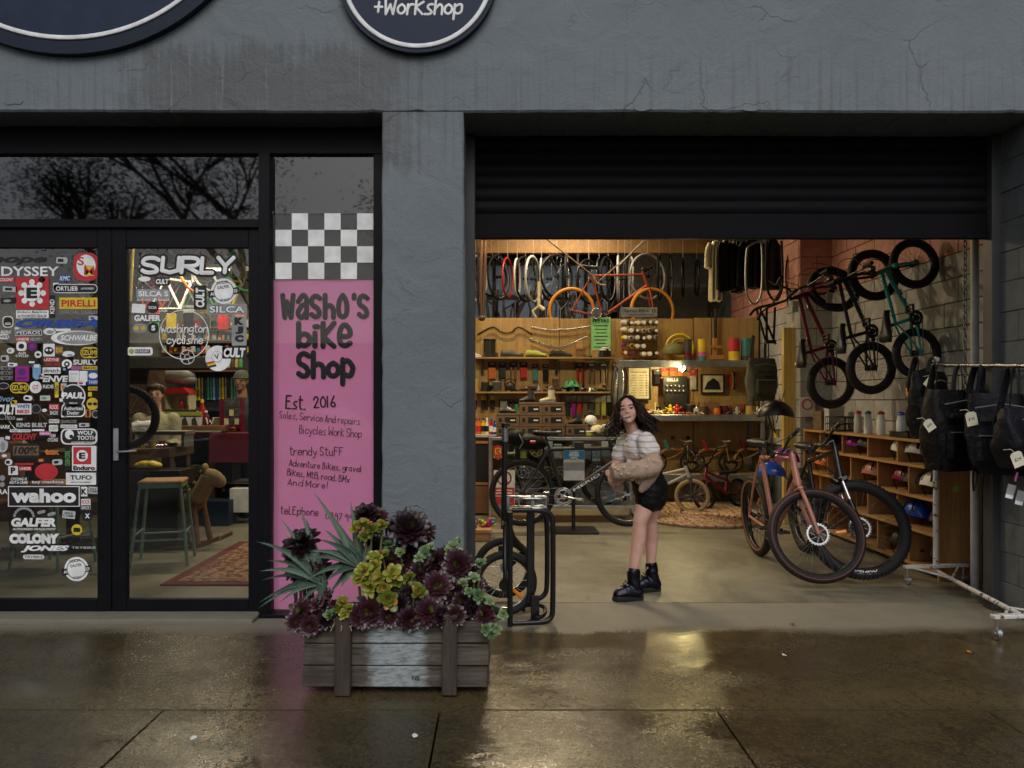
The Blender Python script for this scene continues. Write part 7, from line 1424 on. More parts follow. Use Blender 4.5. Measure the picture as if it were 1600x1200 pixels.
def fold_tube(b,pts,radii,nf,amp,seed,flat=1.0,n=18):
 """a cloth sleeve: rings of folds run round it"""
 P=smooth_path(pts,3);m=len(P);rr=random.Random(seed);fr=b.frames(P,False);secs=[];ph=[rr.uniform(0,6) for _ in range(6)]
 for i,(p,u,v) in enumerate(fr):
  f=i/(m-1);j=min(len(radii)-2,int(f*(len(radii)-1)));q=f*(len(radii)-1)-j;r0=radii[j]*(1-q)+radii[j+1]*q;ring_=[]
  for k in range(n):
   a=2*math.pi*k/n;w_=abs(math.sin(f*nf*math.pi+1.3*math.sin(a+ph[0])+ph[1])) ** .6-.55+.35*math.sin(3*a+f*5+ph[2]);r=r0*(1+amp*w_);ring_.append(p+u*(r*math.cos(a))+v*(r*flat*math.sin(a)))
  secs.append(ring_)
 b.loft(secs)
b=MB()
fold_tube(b,[g(1012,717,-.17),g(1017,721,-.19),g(1019,729,-.20),g(1004,734,-.23),g(982,735,-.26),g(957,739,-.285)],[.050,.070,.074,.064,.054,.046],11,.14,3)
fold_tube(b,[g(1022,722,-.14),g(1020,738,-.17),g(1010,753,-.18),g(1000,769,-.18)],[.058,.066,.050,.010],5,.14,5,.6)
fold_tube(b,[g(1012,730,-.16),g(1004,745,-.19),g(996,756,-.19)],[.05,.055,.015],4,.16,9,.6)
fold_tube(b,[g(1016,722,-.12),g(1026,726,-.02),g(1016,728,.12),g(990,730,.17)],[.055,.052,.055,.05],6,.14,7)
fold_tube(b,[g(978,728,.13),g(962,738,.04),g(960,750,-.04),g(966,760,-.12)],[.055,.050,.046,.036],6,.14,8)
for p,q in ((g(958.5,738.8,-.283),g(955,739.4,-.288)),(g(965,758,-.11),g(967,762,-.135))): b.tube([p,q],[.050,.048] if p.z > .9 else [.04,.038],18)
part("cardigan",b,"beige_cloth",girl,True)
for px,py in ((975,730),(984,722),(966,734),(990,731),(971,741),(982,740),(1004,736),(1014,718),(997,726),(961,731),(1010,730)):
 b=MB();b.ell(g(px,py,-.335 if px < 1000 else -.29),(.008,.008,.007),None,8,6);part("pearl_button",b,"cream",girl,True)
for ank,m_ in ((an_n,"iridescent"),(an_f,"iridescent")):
 toe=V((ank.x-.105,ank.y-.03,.046));heel=V((ank.x+.030,ank.y,.052))
 q=[('c',V((ank.x+.004,ank.y,ank.z+.008)),V((ank.x+.010,ank.y,.09)),.045,.048),('c',heel,V((ank.x-.04,ank.y-.015,.066)),.046,.050),('c',V((ank.x-.04,ank.y-.015,.064)),toe,.046,.038)]
 bt=link("boot",blob_mesh("boot",q,.0055,2,m_,gl,.005),girl);b=MB()
 fp_=[(.085,.0),(.075,.032),(.0,.042),(-.08,.047),(-.128,.036),(-.148,0)];poly=fp_+[(a,-c) for a,c in fp_[::-1][1:-1]];an=rad(14)
 vs=[]
 for z,k in ((.001,.94),(.010,1),(.030,1),(.036,.96)): vs += [(ank.x-.008+k*(a*math.cos(an)-c*math.sin(an)),ank.y-.006+k*(a*math.sin(an)+c*math.cos(an)),z) for a,c in poly]
 n=len(poly);b.add(vs,[tuple(range(n))[::-1],tuple(range(3*n,4*n))]+[(j*n+i,j*n+(i+1) % n,(j+1)*n+(i+1) % n,(j+1)*n+i) for j in range(3) for i in range(n)]);link("sole",b.mesh("sole","black_rubber",gl),bt)
 b=MB();[b.tube([(ank.x-.046-.013*k,ank.y-.04,.128-.018*k),(ank.x-.060-.013*k,ank.y-.012,.134-.018*k),(ank.x-.046-.013*k,ank.y+.022,.128-.018*k)],.004,5) for k in range(4)];link("laces",b.mesh("laces","black_rubber",gl),bt)
 b=MB();b.tube([ank+V((0,0,.028)),ank+V((.002,0,-.02))],[.0385,.042],14);part("sock",b,"white_print",girl,True)
 # two people behind the counters of the showroom, seen through the lever handle door
def bust(label,px,py,Y,s,yaw,cloth,skin_m,hair_m,beanie,glasses,arms,bottom):
 hc=at(px,py,Y);t=thing("person",label,"person",(hc.x,hc.y,0));Rm=Matrix.Rotation(rad(yaw),3,'Z');k=s/.22;f=lambda x,y,z: hc+Rm @ V((x*k,y*k,z*k));fz=lambda x,y,z: V((f(x,y,0).x,f(x,y,0).y,z))
 sh_=[f(q*.17,.03,-.27) for q in (-1,1)];el=[V((p.x+q*.05,p.y-.03,p.z-.27*k)) for p,q in zip(sh_,(-1,1))];wr=[f(q*a[0],a[1],a[2]) for q,a in zip((-1,1),arms)]
 hips=f(0,.03,-.78);legs=[V((hips.x+q*.09,hips.y,.04)) for q in (-1,1)]
 bd=head_parts(hc,s,Rm)+[('c',f(0,.03,-.24),f(0,.02,-.10),.06*k,.052*k),('e',f(0,.04,-.36),(.18*k,.12*k,.16*k),Rm),('c',f(0,.04,-.4),hips,.15*k,.14*k)]
 for i in (0,1): bd += [('c',sh_[i],el[i],.055*k,.045*k),('c',el[i],wr[i],.042*k,.03*k),('c',hips+V(((i*2-1)*.08,0,0)),legs[i],.09*k,.055*k)]+hand_mesh(t,wr[i],Rm @ Matrix.Rotation(rad(-60),3,'X'),.16*k,1-2*i,.7)
 link("body",blob_mesh("body",bd,.011,3,skin_m,t.location),t);face(t,hc,s,Rm,hair_m,None,None,glasses)
 cl_=[('e',f(0,.04,-.36),(.205*k,.145*k,.17*k),Rm),('c',f(0,.04,-.4),hips,.175*k,.165*k),('c',f(0,.03,-.235),f(0,.03,-.3),.085*k,.12*k)]
 for i in (0,1): cl_ += [('c',sh_[i],el[i],.08*k,.068*k),('c',el[i],el[i]*.2+wr[i]*.8,.066*k,.048*k)]
 link("jumper",blob_mesh("jumper",cl_,.012,3,cloth,t.location),t)
 tr=[];[tr.extend([('c',hips+V(((i*2-1)*.08,0,0)),legs[i]+V((0,0,.06)),.12*k,.075*k)]) for i in (0,1)];link("trousers",blob_mesh("trousers",tr,.014,2,"jeans",t.location),t)
 for i in (0,1): b=MB();b.box(legs[i]+V((0,-.05,.005)),(.09,.26,.09),.03);part("shoe",b,"black_rubber",t,True)
 b=MB();F=lambda x,y,z: hc+Rm @ V((x*s,y*s,z*s))
 if beanie:
  b.ell(F(0,.05,.20),(.385*s,.43*s,.40*s),Rm,20,10,1,-.12);part("beanie",b,"wool",t,True);b=MB();P=[F(.39*math.cos(a),.05+.43*math.sin(a),.17) for a in [i*math.pi/12 for i in range(24)]];b.tube(P,.055*s,8,closed=True);part("beanie_brim",b,"wool",t,True)
 else:
  b.ell(F(0,.09,.20),(.385*s,.42*s,.37*s),Rm,20,10,1,-.4)
  for i in range(60): a=R.uniform(-2.9,2.9);p0=F(.3*math.sin(a),.06-.3*math.cos(a),.46);p1=F(.40*math.sin(a),.06-.42*math.cos(a),.25 if abs(a) < 1 else .05);b.tube([p0,(p0+p1)/2+Rm @ V((.02*math.sin(a),-.02*math.cos(a),.02)),p1],[.05*s,.045*s,.015*s],5,flat=.5)
  part("hair",b,hair_m,t,True)
 return t
bust("boy with short brown hair and pale jacket standing behind the workbench",243.5,617,3.35,.212,12,"moleskin","skin","hair_brown",False,False,((.12,-.28,-.55),(.14,-.28,-.55)),0)
bust("person in grey beanie, glasses and dark jumper behind the maroon counter",377,596,4.5,.235,-8,"sea_cloth","skin_man","hair_brown",True,True,((.26,-.16,-.60),(.30,-.12,-.62)),0)
# ------------------------------------------------------------------ planter of weathered planks with succulents
YP=-1.08
xp0,xp1=X_(474,YP),X_(763,YP);zp0,zp1=.03,.345
m,nt,b_=M["weathered_plank"].copy(),None,None;m.name="painted_plank";M["painted_plank"]=m;nt=m.node_tree;b_=nt.nodes["Principled BSDF"]
old=b_.inputs["Base Color"].links[0].from_socket;v=coords(nt);sx=nd(nt,"ShaderNodeSeparateXYZ");nt.links.new(v,sx.inputs[0])
ed=mth(nt,'ADD',mth(nt,'ABSOLUTE',mth(nt,'ADD',sx.outputs[0],-.005)),mth(nt,'MULTIPLY_ADD',noise(nt,coords(nt,(1,1,3)),13,5,.65),.16,-.08))
k=mth(nt,'MULTIPLY',ramp(nt,ed,[(.10,1.0),(.155,0.0)]),ramp(nt,noise(nt,coords(nt,(3,3,14)),6,5,.7),[(.34,.25),(.56,1.0)]))
nt.links.new(mixc(nt,mth(nt,'MULTIPLY',k,.85),old,(.40,.47,.50)),b_.inputs["Base Color"])
pt=thing("planter_box","weathered plank planter box full of succulents on the wet pavement","planter",((xp0+xp1)/2,YP,0))
dpt=.36;h=(zp1-zp0)/3
for r_ in range(3):
 z=zp0+h*(r_+.5)
 for y,m_ in ((YP+.012,"painted_plank"),(YP+dpt,"weathered_plank")): b=MB();b.box(((xp0+xp1)/2+R.uniform(-.006,.006),y+R.uniform(-.003,.003),z),(xp1-xp0,.026,h-.006),.004,Matrix.Rotation(R.uniform(-.004,.004),3,'Y'));part("plank",b,m_,pt,True)
 for x in (xp0+.012,xp1-.012): b=MB();b.box((x,YP+dpt/2+.006,z),(.026,dpt-.04,h-.006),.004);part("plank",b,"weathered_plank",pt,True)
for px0,px1,zt4,zb4 in ((523,548,.375,-.0),(691,714,.385,.003)):
 b=MB();x0,x1=X_(px0,YP-.03),X_(px1,YP-.03);b.box(((x0+x1)/2,YP-.022,(zt4+zb4)/2+.002),(x1-x0,.035,zt4-zb4-.002),.005,Matrix.Rotation(rad(.8),3,'Y'));part("post",b,"weathered_post",pt,True)
 b=MB();b.box(((x0+x1)/2,YP+dpt+.03,.17),(x1-x0,.03,.33),.005);part("post",b,"weathered_post",pt,True)
b=MB();put_text(b,"NE",X_(650,YP),Z_(1059,YP),.038,.022,YP-.0045,.02);part("lettering",b,"dark_grey",pt,True)
b=MB();b.box(((xp0+xp1)/2,YP+dpt/2,zp1-.05),(xp1-xp0-.06,dpt-.05,.03));part("soil",b,"soil",pt,True,kind='stuff')
for i in range(3): b=MB();b.tube([(xp0+.12+.04*i,YP+.04,zp1-.02),(xp0+.16+.03*i,YP-.03,zp1+.01),(xp0+.14+.05*i,YP-.05,zp1-.03)],.003,5);part("dry_stalk",b,"rope",pt,True)
def leaf(mb,base,d,up,L,W,cup=.12,tipw=.0,bend=0.0,th=.0,segs=6,widest=.7,pt_=True):
 """spatulate leaf from base along d, face normal up; W widest width"""
 d=d.normalized();up=(up-d*up.dot(d)).normalized();s=d.cross(up);vs=[];fs=[]
 for i in range(segs+1):
  f=(0,.3,.58,.78,.93,1)[i] if segs == 5 else i/segs;w_=W*(.28+.72*math.sin(math.pi/2*min(1,f/widest)) if f <= widest else math.sqrt(max(0,1-((f-widest)/(1-widest)) ** 2))) ;c=base+d*(L*f)+up*(-bend*L*f*f)
  if i == segs: w_=W*.22
  vs += [c-s*(w_/2)+up*(cup*w_),c-up*(th*(1-f*.7)),c+s*(w_/2)+up*(cup*w_)]
 for i in range(segs): k=i*3;fs += [(k,k+1,k+4,k+3),(k+1,k+2,k+5,k+4)]
 return mb.add(vs,fs,True)
rs_={}
def rosette(kind,seed):
 k=(kind,seed)
 if k in rs_: return rs_[k]
 rr=random.Random(seed*7+len(kind));b=MB()
 N,W,cfg=dict(aeonium=(66,.36,("aeonium_leaf","aeonium_heart")),jade=(15,.62,("jade_leaf","jade_tip")),pale=(17,.56,("pale_leaf","jade_leaf")),purple=(18,.5,("purple_leaf","aeonium_leaf")))[kind]
 for i in range(N):
  f=(i+.5)/N;a=i*2.39996+rr.uniform(-.1,.1);el=rad(4+78*(1-f) ** 1.1+rr.uniform(-7,7)) if kind == "aeonium" else rad(10+60*(1-f)+rr.uniform(-10,10));L=(.22+.80*f ** .7)*rr.uniform(.9,1.08) if kind == "aeonium" else (.5+.5*f)*rr.uniform(.85,1.1)
  d=V((math.cos(a)*math.cos(el),math.sin(a)*math.cos(el),math.sin(el)));up=V((-math.cos(a)*math.sin(el),-math.sin(a)*math.sin(el),math.cos(el)))
  b.cur=1 if (kind == "aeonium" and f < .17) or (kind != "aeonium" and rr.random() < .2) else 0
  leaf(b,d*.03+V((0,0,.10*(1-f))),d,up,L,W*L ** .5*rr.uniform(.85,1.1),.16,bend=.10 if kind == "aeonium" else .05,th=.035 if kind != "aeonium" else .01,segs=5,widest=.72)
 rs_[k]=b.mesh("rosette",list(cfg));return rs_[k]
def plant(name,kind,label,items,root,stem_m="brown_leather",cat="plant",group="succulents in the planter"):
 """items: (px, py, radius px, Y, tilt towards the street)"""
 t=thing(name,label,cat,root,0,group);rr=random.Random(len(items)*13+int(abs(root[0])*1000))
 if kind == 'aeonium': items=items+[(px+rr.uniform(-20,20),py+rr.uniform(-4,16),rp*rr.uniform(.5,.75),Y+rr.uniform(.0,.05),tl) for px,py,rp,Y,tl in items]
 for i,(px,py,rp,Y,tl) in enumerate(items):
  c=at(px,py,Y);s=rp*((1.12 if kind == 'jade' else 1.0) if kind != 'aeonium' else .86)*(Y-CAM_Y)/FPX;T=Matrix.Translation(c-V(root)) @ Matrix.Rotation(rad(tl)+rr.uniform(-.25,.25),4,'X') @ Matrix.Rotation(rr.uniform(-.35,.35),4,'Y') @ Matrix.Rotation(rr.uniform(0,6),4,'Z') @ Matrix.Scale(s,4)
  if kind == "aeonium": T=Matrix.Translation(c-V(root)) @ Matrix.Rotation(rad(max(tl,48))+rr.uniform(-.25,.25),4,'X') @ Matrix.Rotation(rr.uniform(-.45,.45),4,'Y') @ Matrix.Rotation(rr.uniform(0,6),4,'Z') @ Matrix.Scale(s,4)
  part("rosette",rosette(kind,i % 4),None,t,T=T)
  b=MB();q=c-V(root)+V((0,.02,-.02));base=V((q.x*.6+rr.uniform(-.03,.03),rr.uniform(-.02,.05) if True else 0,0));b.tube(smooth_path([base,base*.5+q*.5+V((rr.uniform(-.03,.03),.03,0)),q],1),.007 if kind == "aeonium" else .005,6);part("stem",b,stem_m,t)
 return t
ZS=.31
plant("aeonium_plant","aeonium","dark burgundy aeonium at the pink sheet's side, above the aloe's base",[(473,851,38,-.92,38),(487,893,30,-.96,60),(459,862,24,-.88,40),(500,880,24,-.9,30),(477,880,30,-.9,50)],(X_(492,-.95),-.95,ZS))
plant("aeonium_plant","aeonium","tallest dark burgundy aeonium with a bare woody stem in front of the pillar",[(640,826,40,-.88,48),(664,831,22,-.86,40),(636,852,26,-.84,80),(622,815,18,-.82,20),(655,848,24,-.83,70)],(X_(650,-.88),-.88,ZS))
plant("aeonium_plant","aeonium","dark burgundy aeonium spreading at the planter's end beside the folded bike",[(715,884,33,-.95,62),(682,878,24,-.92,40),(683,917,32,-1.0,62),(724,942,28,-1.02,66),(700,905,26,-.93,50),(709,928,26,-.98,60),(757,960,22,-1.06,60),(738,950,22,-1.04,70),(696,868,20,-.86,30),(742,918,22,-.96,60),(728,900,26,-.92,50)],(X_(710,-.96),-.96,ZS))
plant("aeonium_plant","aeonium","low burgundy aeonium along the front plank between the two posts",[(670,956,32,-1.07,72),(640,968,26,-1.09,75),(577,957,33,-1.08,70),(562,962,26,-1.09,72),(607,963,24,-1.09,70),(637,931,24,-1.0,60),(690,962,24,-1.08,70),(622,945,24,-1.04,66),(655,935,24,-1.0,60),(596,945,24,-1.03,60),(712,962,22,-1.09,70)],(X_(630,-1.0),-1.0,ZS))
plant("aeonium_plant","aeonium","low burgundy aeonium spilling over the planter corner under the aloe",[(472,958,30,-1.07,60),(484,978,22,-1.11,80),(497,950,26,-1.04,60),(462,972,20,-1.1,70),(509,968,20,-1.09,70),(490,962,24,-1.08,70)],(X_(492,-1.03),-1.03,ZS))
plant("aeonium_plant","aeonium","middle burgundy aeonium half hidden behind the yellow jade plant",[(571,806,27,-.84,30),(592,808,20,-.82,25),(607,876,28,-.88,40),(620,900,26,-.92,45),(658,895,26,-.9,45),(585,850,22,-.82,30),(668,870,22,-.84,30),(632,880,24,-.84,40),(605,915,24,-.94,50),(672,905,22,-.92,50),(640,868,22,-.82,30)],(X_(610,-.9),-.9,ZS))
plant("jade_plant","jade","yellow green jade plant with reddish leaf tips in the middle of the planter",[(568,822,15,-.97,40),(580,828,14,-.98,50),(556,827,13,-.97,40),(571,838,12,-.99,60),(597,823,13,-.96,40),(586,872,14,-1.0,50),(568,893,16,-1.06,50),(580,918,16,-1.08,70),(592,905,17,-1.07,60),(613,896,17,-1.07,55),(607,937,18,-1.12,70),(560,905,13,-1.08,60),(600,920,14,-1.1,70),(586,885,14,-1.04,50),(598,868,12,-.98,40),(575,905,14,-1.07,60),(622,908,13,-1.05,60)],(X_(588,-1.02),-1.02,ZS),"olive")
plant("jade_plant","jade","single yellow jade sprig low before the tall woody stem",[(655,926,15,-1.12,65),(640,904,12,-1.02,40),(648,916,9,-1.08,50)],(X_(650,-1.06),-1.06,ZS),"olive")
plant("jade_plant","jade","small jade sprig beside the first planter post",[(535,942,13,-1.08,55),(545,952,11,-1.1,60),(528,950,11,-1.09,60),(538,960,10,-1.11,70)],(X_(537,-1.05),-1.05,ZS),"olive")
plant("pale_succulent","pale","pale green succulent behind the tall aeonium, against the pillar",[(709,855,14,-.9,40),(664,864,13,-.92,50),(607,852,12,-.9,40),(625,864,11,-.92,50),(655,872,11,-.94,50),(716,848,11,-.88,35),(672,856,11,-.9,40),(701,862,11,-.92,50)],(X_(680,-.88),-.88,ZS),"olive")
plant("pale_succulent","pale","pale green succulent trailing over the planter's end towards the ground",[(750,882,13,-1.0,40),(740,903,12,-1.04,50),(747,930,14,-1.1,60),(786,960,11,-1.08,60),(759,983,12,-1.12,70),(775,984,12,-1.11,70),(724,912,10,-1.06,50),(765,940,9,-1.08,60),(768,992,10,-1.12,80),(733,925,10,-1.08,60)],(X_(752,-1.04),-1.04,ZS),"olive")
plant("purple_succulent","purple","dusty purple succulent with one pale rosette over the front corner",[(502,938,15,-1.08,60),(512,930,12,-1.06,50),(494,946,13,-1.1,70),(520,945,11,-1.09,60)],(X_(506,-1.04),-1.04,ZS))
plant("pale_succulent","pale","tiny pale pink rosette at the front corner of the planter",[(515,961,11,-1.13,70)],(X_(515,-1.08),-1.08,ZS),"olive")
def aloe(label,c_px,Y,tips,W):
 c=at(*c_px,Y);t=thing("aloe_plant",label,"plant",tuple(c),0,"succulents in the planter")
 for i,(px,py,dy,w) in enumerate(tips):
  e=at(px,py,Y+dy);d=e-c;L=d.length;dr=d.normalized();up=V((0,-.55,.8));up=(up-dr*up.dot(dr)).normalized();s=dr.cross(up);b=MB();secs=[];n=9;sag=.10*L
  for j in range(n+1):
   f=j/n;p=d*f+V((0,0,1))*(sag*math.sin(math.pi*f)*(1 if dr.z < .6 else .3));wd=W*w*(1-f ** 1.6)*(.80+.3*math.sin(math.pi*min(1,f*1.5)))+.0008;secs.append([p-s*wd/2+up*wd*.20,p-s*wd*.3-up*wd*.06,p-up*wd*.18,p+s*wd*.3-up*wd*.06,p+s*wd/2+up*wd*.20,p+up*wd*.02])
  b.loft(secs)
  for j in range(1,16):                                 # small teeth along both margins
   f=j/17;p=d*f+V((0,0,1))*(sag*math.sin(math.pi*f)*(1 if dr.z < .6 else .3));wd=W*w*(1-f ** 1.6)*(.80+.3*math.sin(math.pi*min(1,f*1.5)))
   for q in (-1,1): a=p+s*q*wd/2+up*wd*.2;b.add([a-dr*.003,a+dr*.003,a+s*q*.0045+dr*.002],[(0,1,2)])
  part("leaf",b,"aloe_leaf",t)
 return t
K3=lambda L_: [(400+x/3.3333,750+y/3.3333,dy,w) for x,y,dy,w in L_]
aloe("grey green aloe with toothed leaves fanning up in the middle of the planter",(563,886),-.98,K3([(395,190,.06,1),(300,62,.10,.9),(492,108,.12,.8),(330,310,-.02,1),(275,370,-.06,1),(228,416,-.10,1),(253,525,-.10,1),(355,535,-.14,1),(375,604,-.10,1),(602,330,.04,1),(555,300,.10,1),(355,255,.08,1),(620,390,.08,.9),(440,560,-.12,1.1),(480,330,.02,1.1)]),.052)
aloe("long leaved aloe arching out over the planter corner before the pink sheet",(505,912),-1.0,K3([(0,320,.02,1),(20,475,-.06,1),(14,640,-.10,.9),(30,522,.02,.8),(12,668,-.12,.9),(120,640,-.12,.9),(238,640,-.08,1.1),(128,200,.10,.9),(228,140,.12,.9),(262,200,.14,.7),(100,590,-.04,1),(60,420,.06,.9),(330,640,-.12,1.1),(160,290,.12,.8)]),.052)
# ------------------------------------------------------------------ showroom behind the glass doors
t=thing("workshop_stool","sage green metal stool with wooden seat in front of the rocking horse","stool",(X_(258,1.95),1.92,0),rad(14),"sage stools");zs_=.69
b=MB();b.box((0,0,zs_+.012),(.36,.36,.026),.01);part("seat",b,"pine_upright",t);b=MB();[b.box((0,s*.165,zs_-.018),(.34,.018,.035)) for s in (-1,1)];[b.box((s*.165,0,zs_-.018),(.018,.31,.035)) for s in (-1,1)];part("seat_frame",b,"sage_paint",t)
for sx_ in (-1,1):
 for sy in (-1,1): b=MB();b.tube([(sx_*.15,sy*.15,zs_-.01),(sx_*.165,sy*.165,zs_-.06),(sx_*.225,sy*.225,.0)],.0135,10);part("leg",b,"sage_paint",t)
for (a,c,z) in (((-1,-1),(1,-1),.22),((-1,1),(1,1),.22),((-1,-1),(-1,1),.27),((1,-1),(1,1),.27)): k=.225-.085*z/.69;b=MB();b.tube([(a[0]*k,a[1]*k,z),(c[0]*k,c[1]*k,z)],.009,8);part("stretcher",b,"sage_paint",t)
clone(t,"second sage green stool behind the stickers of the fully stickered door",M_=TR(X_(84,1.75),1.75,0,0,0,rad(-10)))
t=thing("rug","dark red patterned rug on the showroom floor","rug",(-1.9,1.9,0));b=MB();b.box((-.0,.04,.006),(1.30,1.78,.010),.003);part("border",b,"rug_border",t);b=MB();b.box((0,.04,.0125),(1.12,1.58,.003));part("field",b,"persian",t)
b=MB();[b.tube([(x*.50,.04-y*.72,.0145),(x2*.50,.04-y2*.72,.0145)],.010,5,flat=.2) for x,y,x2,y2 in ((-1,-1,1,-1),(-1,1,1,1),(-1,-1,-1,1),(1,-1,1,1))];part("inner_band",b,"rope",t)
t=thing("rocking_horse","brown wooden rocking horse with a fleecy head behind the green stool","rocking horse",(X_(275,2.55),2.6,0),rad(-6))
for s in (-1,1): b=MB();b.tube(smooth_path([(-.42,s*.13,.10),(-.25,s*.13,.03),(0,s*.13,.012),(.28,s*.13,.03),(.48,s*.13,.12)],2),.022,8,flat=.8);part("rocker",b,"brown_timber",t)
for x,dx in ((-.20,-.06),(.20,.06)):
 for s in (-1,1): b=MB();b.tube([(x,s*.09,.40),(x+dx,s*.13,.04)],.030,8,flat=.7);part("leg",b,"brown_timber",t)
b=MB();b.ell((0,0,.43),(.29,.12,.11));part("body",b,"brown_timber",t);b=MB();b.tube([(.18,0,.46),(.27,0,.60),(.30,0,.68)],[.10,.08,.07],12);b.ell((.36,0,.66),(.13,.065,.075),Matrix.Rotation(rad(30),3,'Y'));b.ell((.27,0,.75),(.03,.05,.05));part("head",b,"rope",t);b=MB();[b.ell((.24-.02*i,R.uniform(-.05,.05),.70-.035*i),(.04,.05,.04)) for i in range(7)];part("mane",b,"brown_leather",t);b=MB();b.box((-.02,0,.54),(.24,.22,.03),.012);part("saddle",b,"brown_leather",t)
t=thing("leather_chair","tan leather armchair cut off at the edge of the stickered door","armchair",(X_(-32,2.2),2.25,0),rad(20));b=MB();b.box((0,0,.40),(.62,.60,.16),.05);part("seat",b,"tan_leather",t);b=MB();b.box((0,.27,.72),(.60,.14,.62),.05,Matrix.Rotation(rad(-12),3,'X'));part("backrest",b,"tan_leather",t)
for s in (-1,1): b=MB();b.box((s*.33,0,.52),(.11,.56,.30),.04);part("armrest",b,"tan_leather",t);[part("leg",MB().tube([(s*.27,q*.24,.33),(s*.30,q*.27,0)],.02,8),"brown_timber",t) for q in (-1,1)]
# workbench with a wheel and odds and ends
YW=1.9;zwb=.93;t=thing("workbench","dark timber workbench with cluttered top under the hanging wheel","workbench",(X_(200,YW+.5),YW+.5,0));xl,xr=X_(60,2.4),X_(300,3.3)
b=MB();b.prism([(0,0)]*0 or [(xl,0),(xr,0),(xr,.09),(xl,.09)],0,.01) if False else b.add([V(p) for p in ((xl,2.0,zwb-.09),(xr,2.75,zwb-.09),(xr,3.35,zwb-.09),(xl,2.9,zwb-.09),(xl,2.0,zwb),(xr,2.75,zwb),(xr,3.35,zwb),(xl,2.9,zwb))],[(3,2,1,0),(4,5,6,7),(0,1,5,4),(1,2,6,5),(2,3,7,6),(3,0,4,7)]);part("bench_top",b,"dark_timber",t,True)
for x,y in ((xl+.1,2.15),(xr-.06,2.85),(xr-.06,3.25),(xl+.1,2.8)): b=MB();b.box((x,y,(zwb-.09)/2),(.09,.09,zwb-.09),.004);part("leg",b,"dark_timber",t,True)
b=MB();b.box(((xl+xr)/2,2.85,.40),(xr-xl-.2,.40,.03));part("lower_shelf",b,"dark_timber",t,True)
for i in range(16):
 px=205+5.4*i;Y=2.75+.35*R.random();x=X_(px,Y)
 if x > xr-.05: continue
 m_=["silver","red_plastic","black_plastic","yellow_plastic","cream","blue_plastic","brass","pale_grey"][i % 8];b=MB();
 if i % 3: b.tube([(x-.05,Y,zwb+.02),(x+.04,Y+.04,zwb+.02)],.014,6);b.ell((x+.05,Y+.04,zwb+.02),(.025,.018,.018),None,8,6);single("hand_tool",b,m_,["silver","red","black","yellow","cream","blue","brass","grey"][i % 8]+(" handled tool lying on the workbench" if i < 8 else " handled tool at the counter end of the workbench"),"tool")
 else: tin((x,Y,zwb),.035,.07,m_,"dark_grey",["silver","red","black","yellow","cream","blue","brass","grey"][i % 8]+" small pot on the workbench","pot")
b=MB();[b.ell((X_(243+5*i,2.85),2.55,.78+.012*(i % 2)),(.07,.06,.035)) for i in range(5)];single("yellow_cloth",b,"yellow_plastic","folded yellow cloth on the dark tray under the workbench","cloth")
carton((X_(240,2.7),2.62,.60),(.72,.36,.14),"black_plastic","black tool tray beneath the workbench top",0,lid=False,name="tool_tray",cat="tray");single("tray_stand",MB().box((X_(240,2.7),2.62,.30),(.66,.32,.59),.01),"black_metal","black cabinet under the tool tray","cabinet")
yw3=1.9;c=at(196,652,yw3);t=thing("spoked_wheel","big black knobbly wheel clamped over the workbench behind the door handle","bike wheel",(c.x,c.y,c.z),rad(12),None)
for n_,me in wheel_parts(Rr=.275,tr=.033,tyre="black_rubber",rim="silver",ns=24,knob=True): link(n_,me,t)
b=MB();b.tube([(0,.06,-.02),(0,.12,-.05),(0,.14,zwb-c.z)],.022,8);part("truing_stand",b,"dark_steel",t)
# pale bench behind, white shoe
b=MB();b.box((-3.45,3.05,1.07),(.66,.26,.04),.004);[b.box((-3.45+q*.30,3.05,.99),(.03,.24,.116)) for q in (-1,1)];single("side_bench",b,"mid_grey","pale grey riser shelf on the workbench in front of the boy","shelf")
shoe((X_(214,3.05),3.05,1.091),.30,"white_print","white_print","white shoe on the pale bench under the clamped wheel",rad(190));
# counter and maroon panel
yc=4.02;t=thing("sales_counter","counter with dark wooden top and a maroon front panel","counter",(X_(335,yc),yc,0));x0,x1=X_(278,yc),X_(352,yc);zt5=Z_(665,yc)
b=MB();b.box(((x0+x1)/2,yc+.3,zt5-.035),(x1-x0,.66,.07),.006);part("wooden_top",b,"brown_timber",t,True);b=MB();b.box(((x0+x1)/2+.2,yc+.05,zt5-.10),(x1-x0+.3,.03,.06));part("apron_rail",b,"maroon_panel",t,True)
x2,x3=X_(325,yc-.1),X_(402,yc-.1);b=MB();b.box(((x2+x3)/2,yc-.06,(Z_(676,yc)+Z_(722,yc))/2),(x3-x2,.03,Z_(676,yc)-Z_(722,yc)),.003);part("front_panel",b,"maroon_panel",t,True)
b=MB();b.box(((X_(352,yc)+x3)/2+.01,yc+.28,Z_(676,yc)-.012),(x3-X_(352,yc),.6,.03),.004);part("painted_top",b,"maroon_panel",t,True)
for x in (x0+.04,X_(330,yc),x3-.05): b=MB();b.box((x,yc+.05,.5),(.06,.06,1.0));part("leg",b,"dark_timber",t,True)
b=MB();b.box(((x0+x3)/2,yc+.56,.5),(x3-x0,.03,1.0));part("back_board",b,"black_metal",t,True);b=MB();b.box(((x0+x3)/2,yc+.3,.45),(x3-x0-.1,.45,.03));part("lower_shelf",b,"mid_grey",t,True)
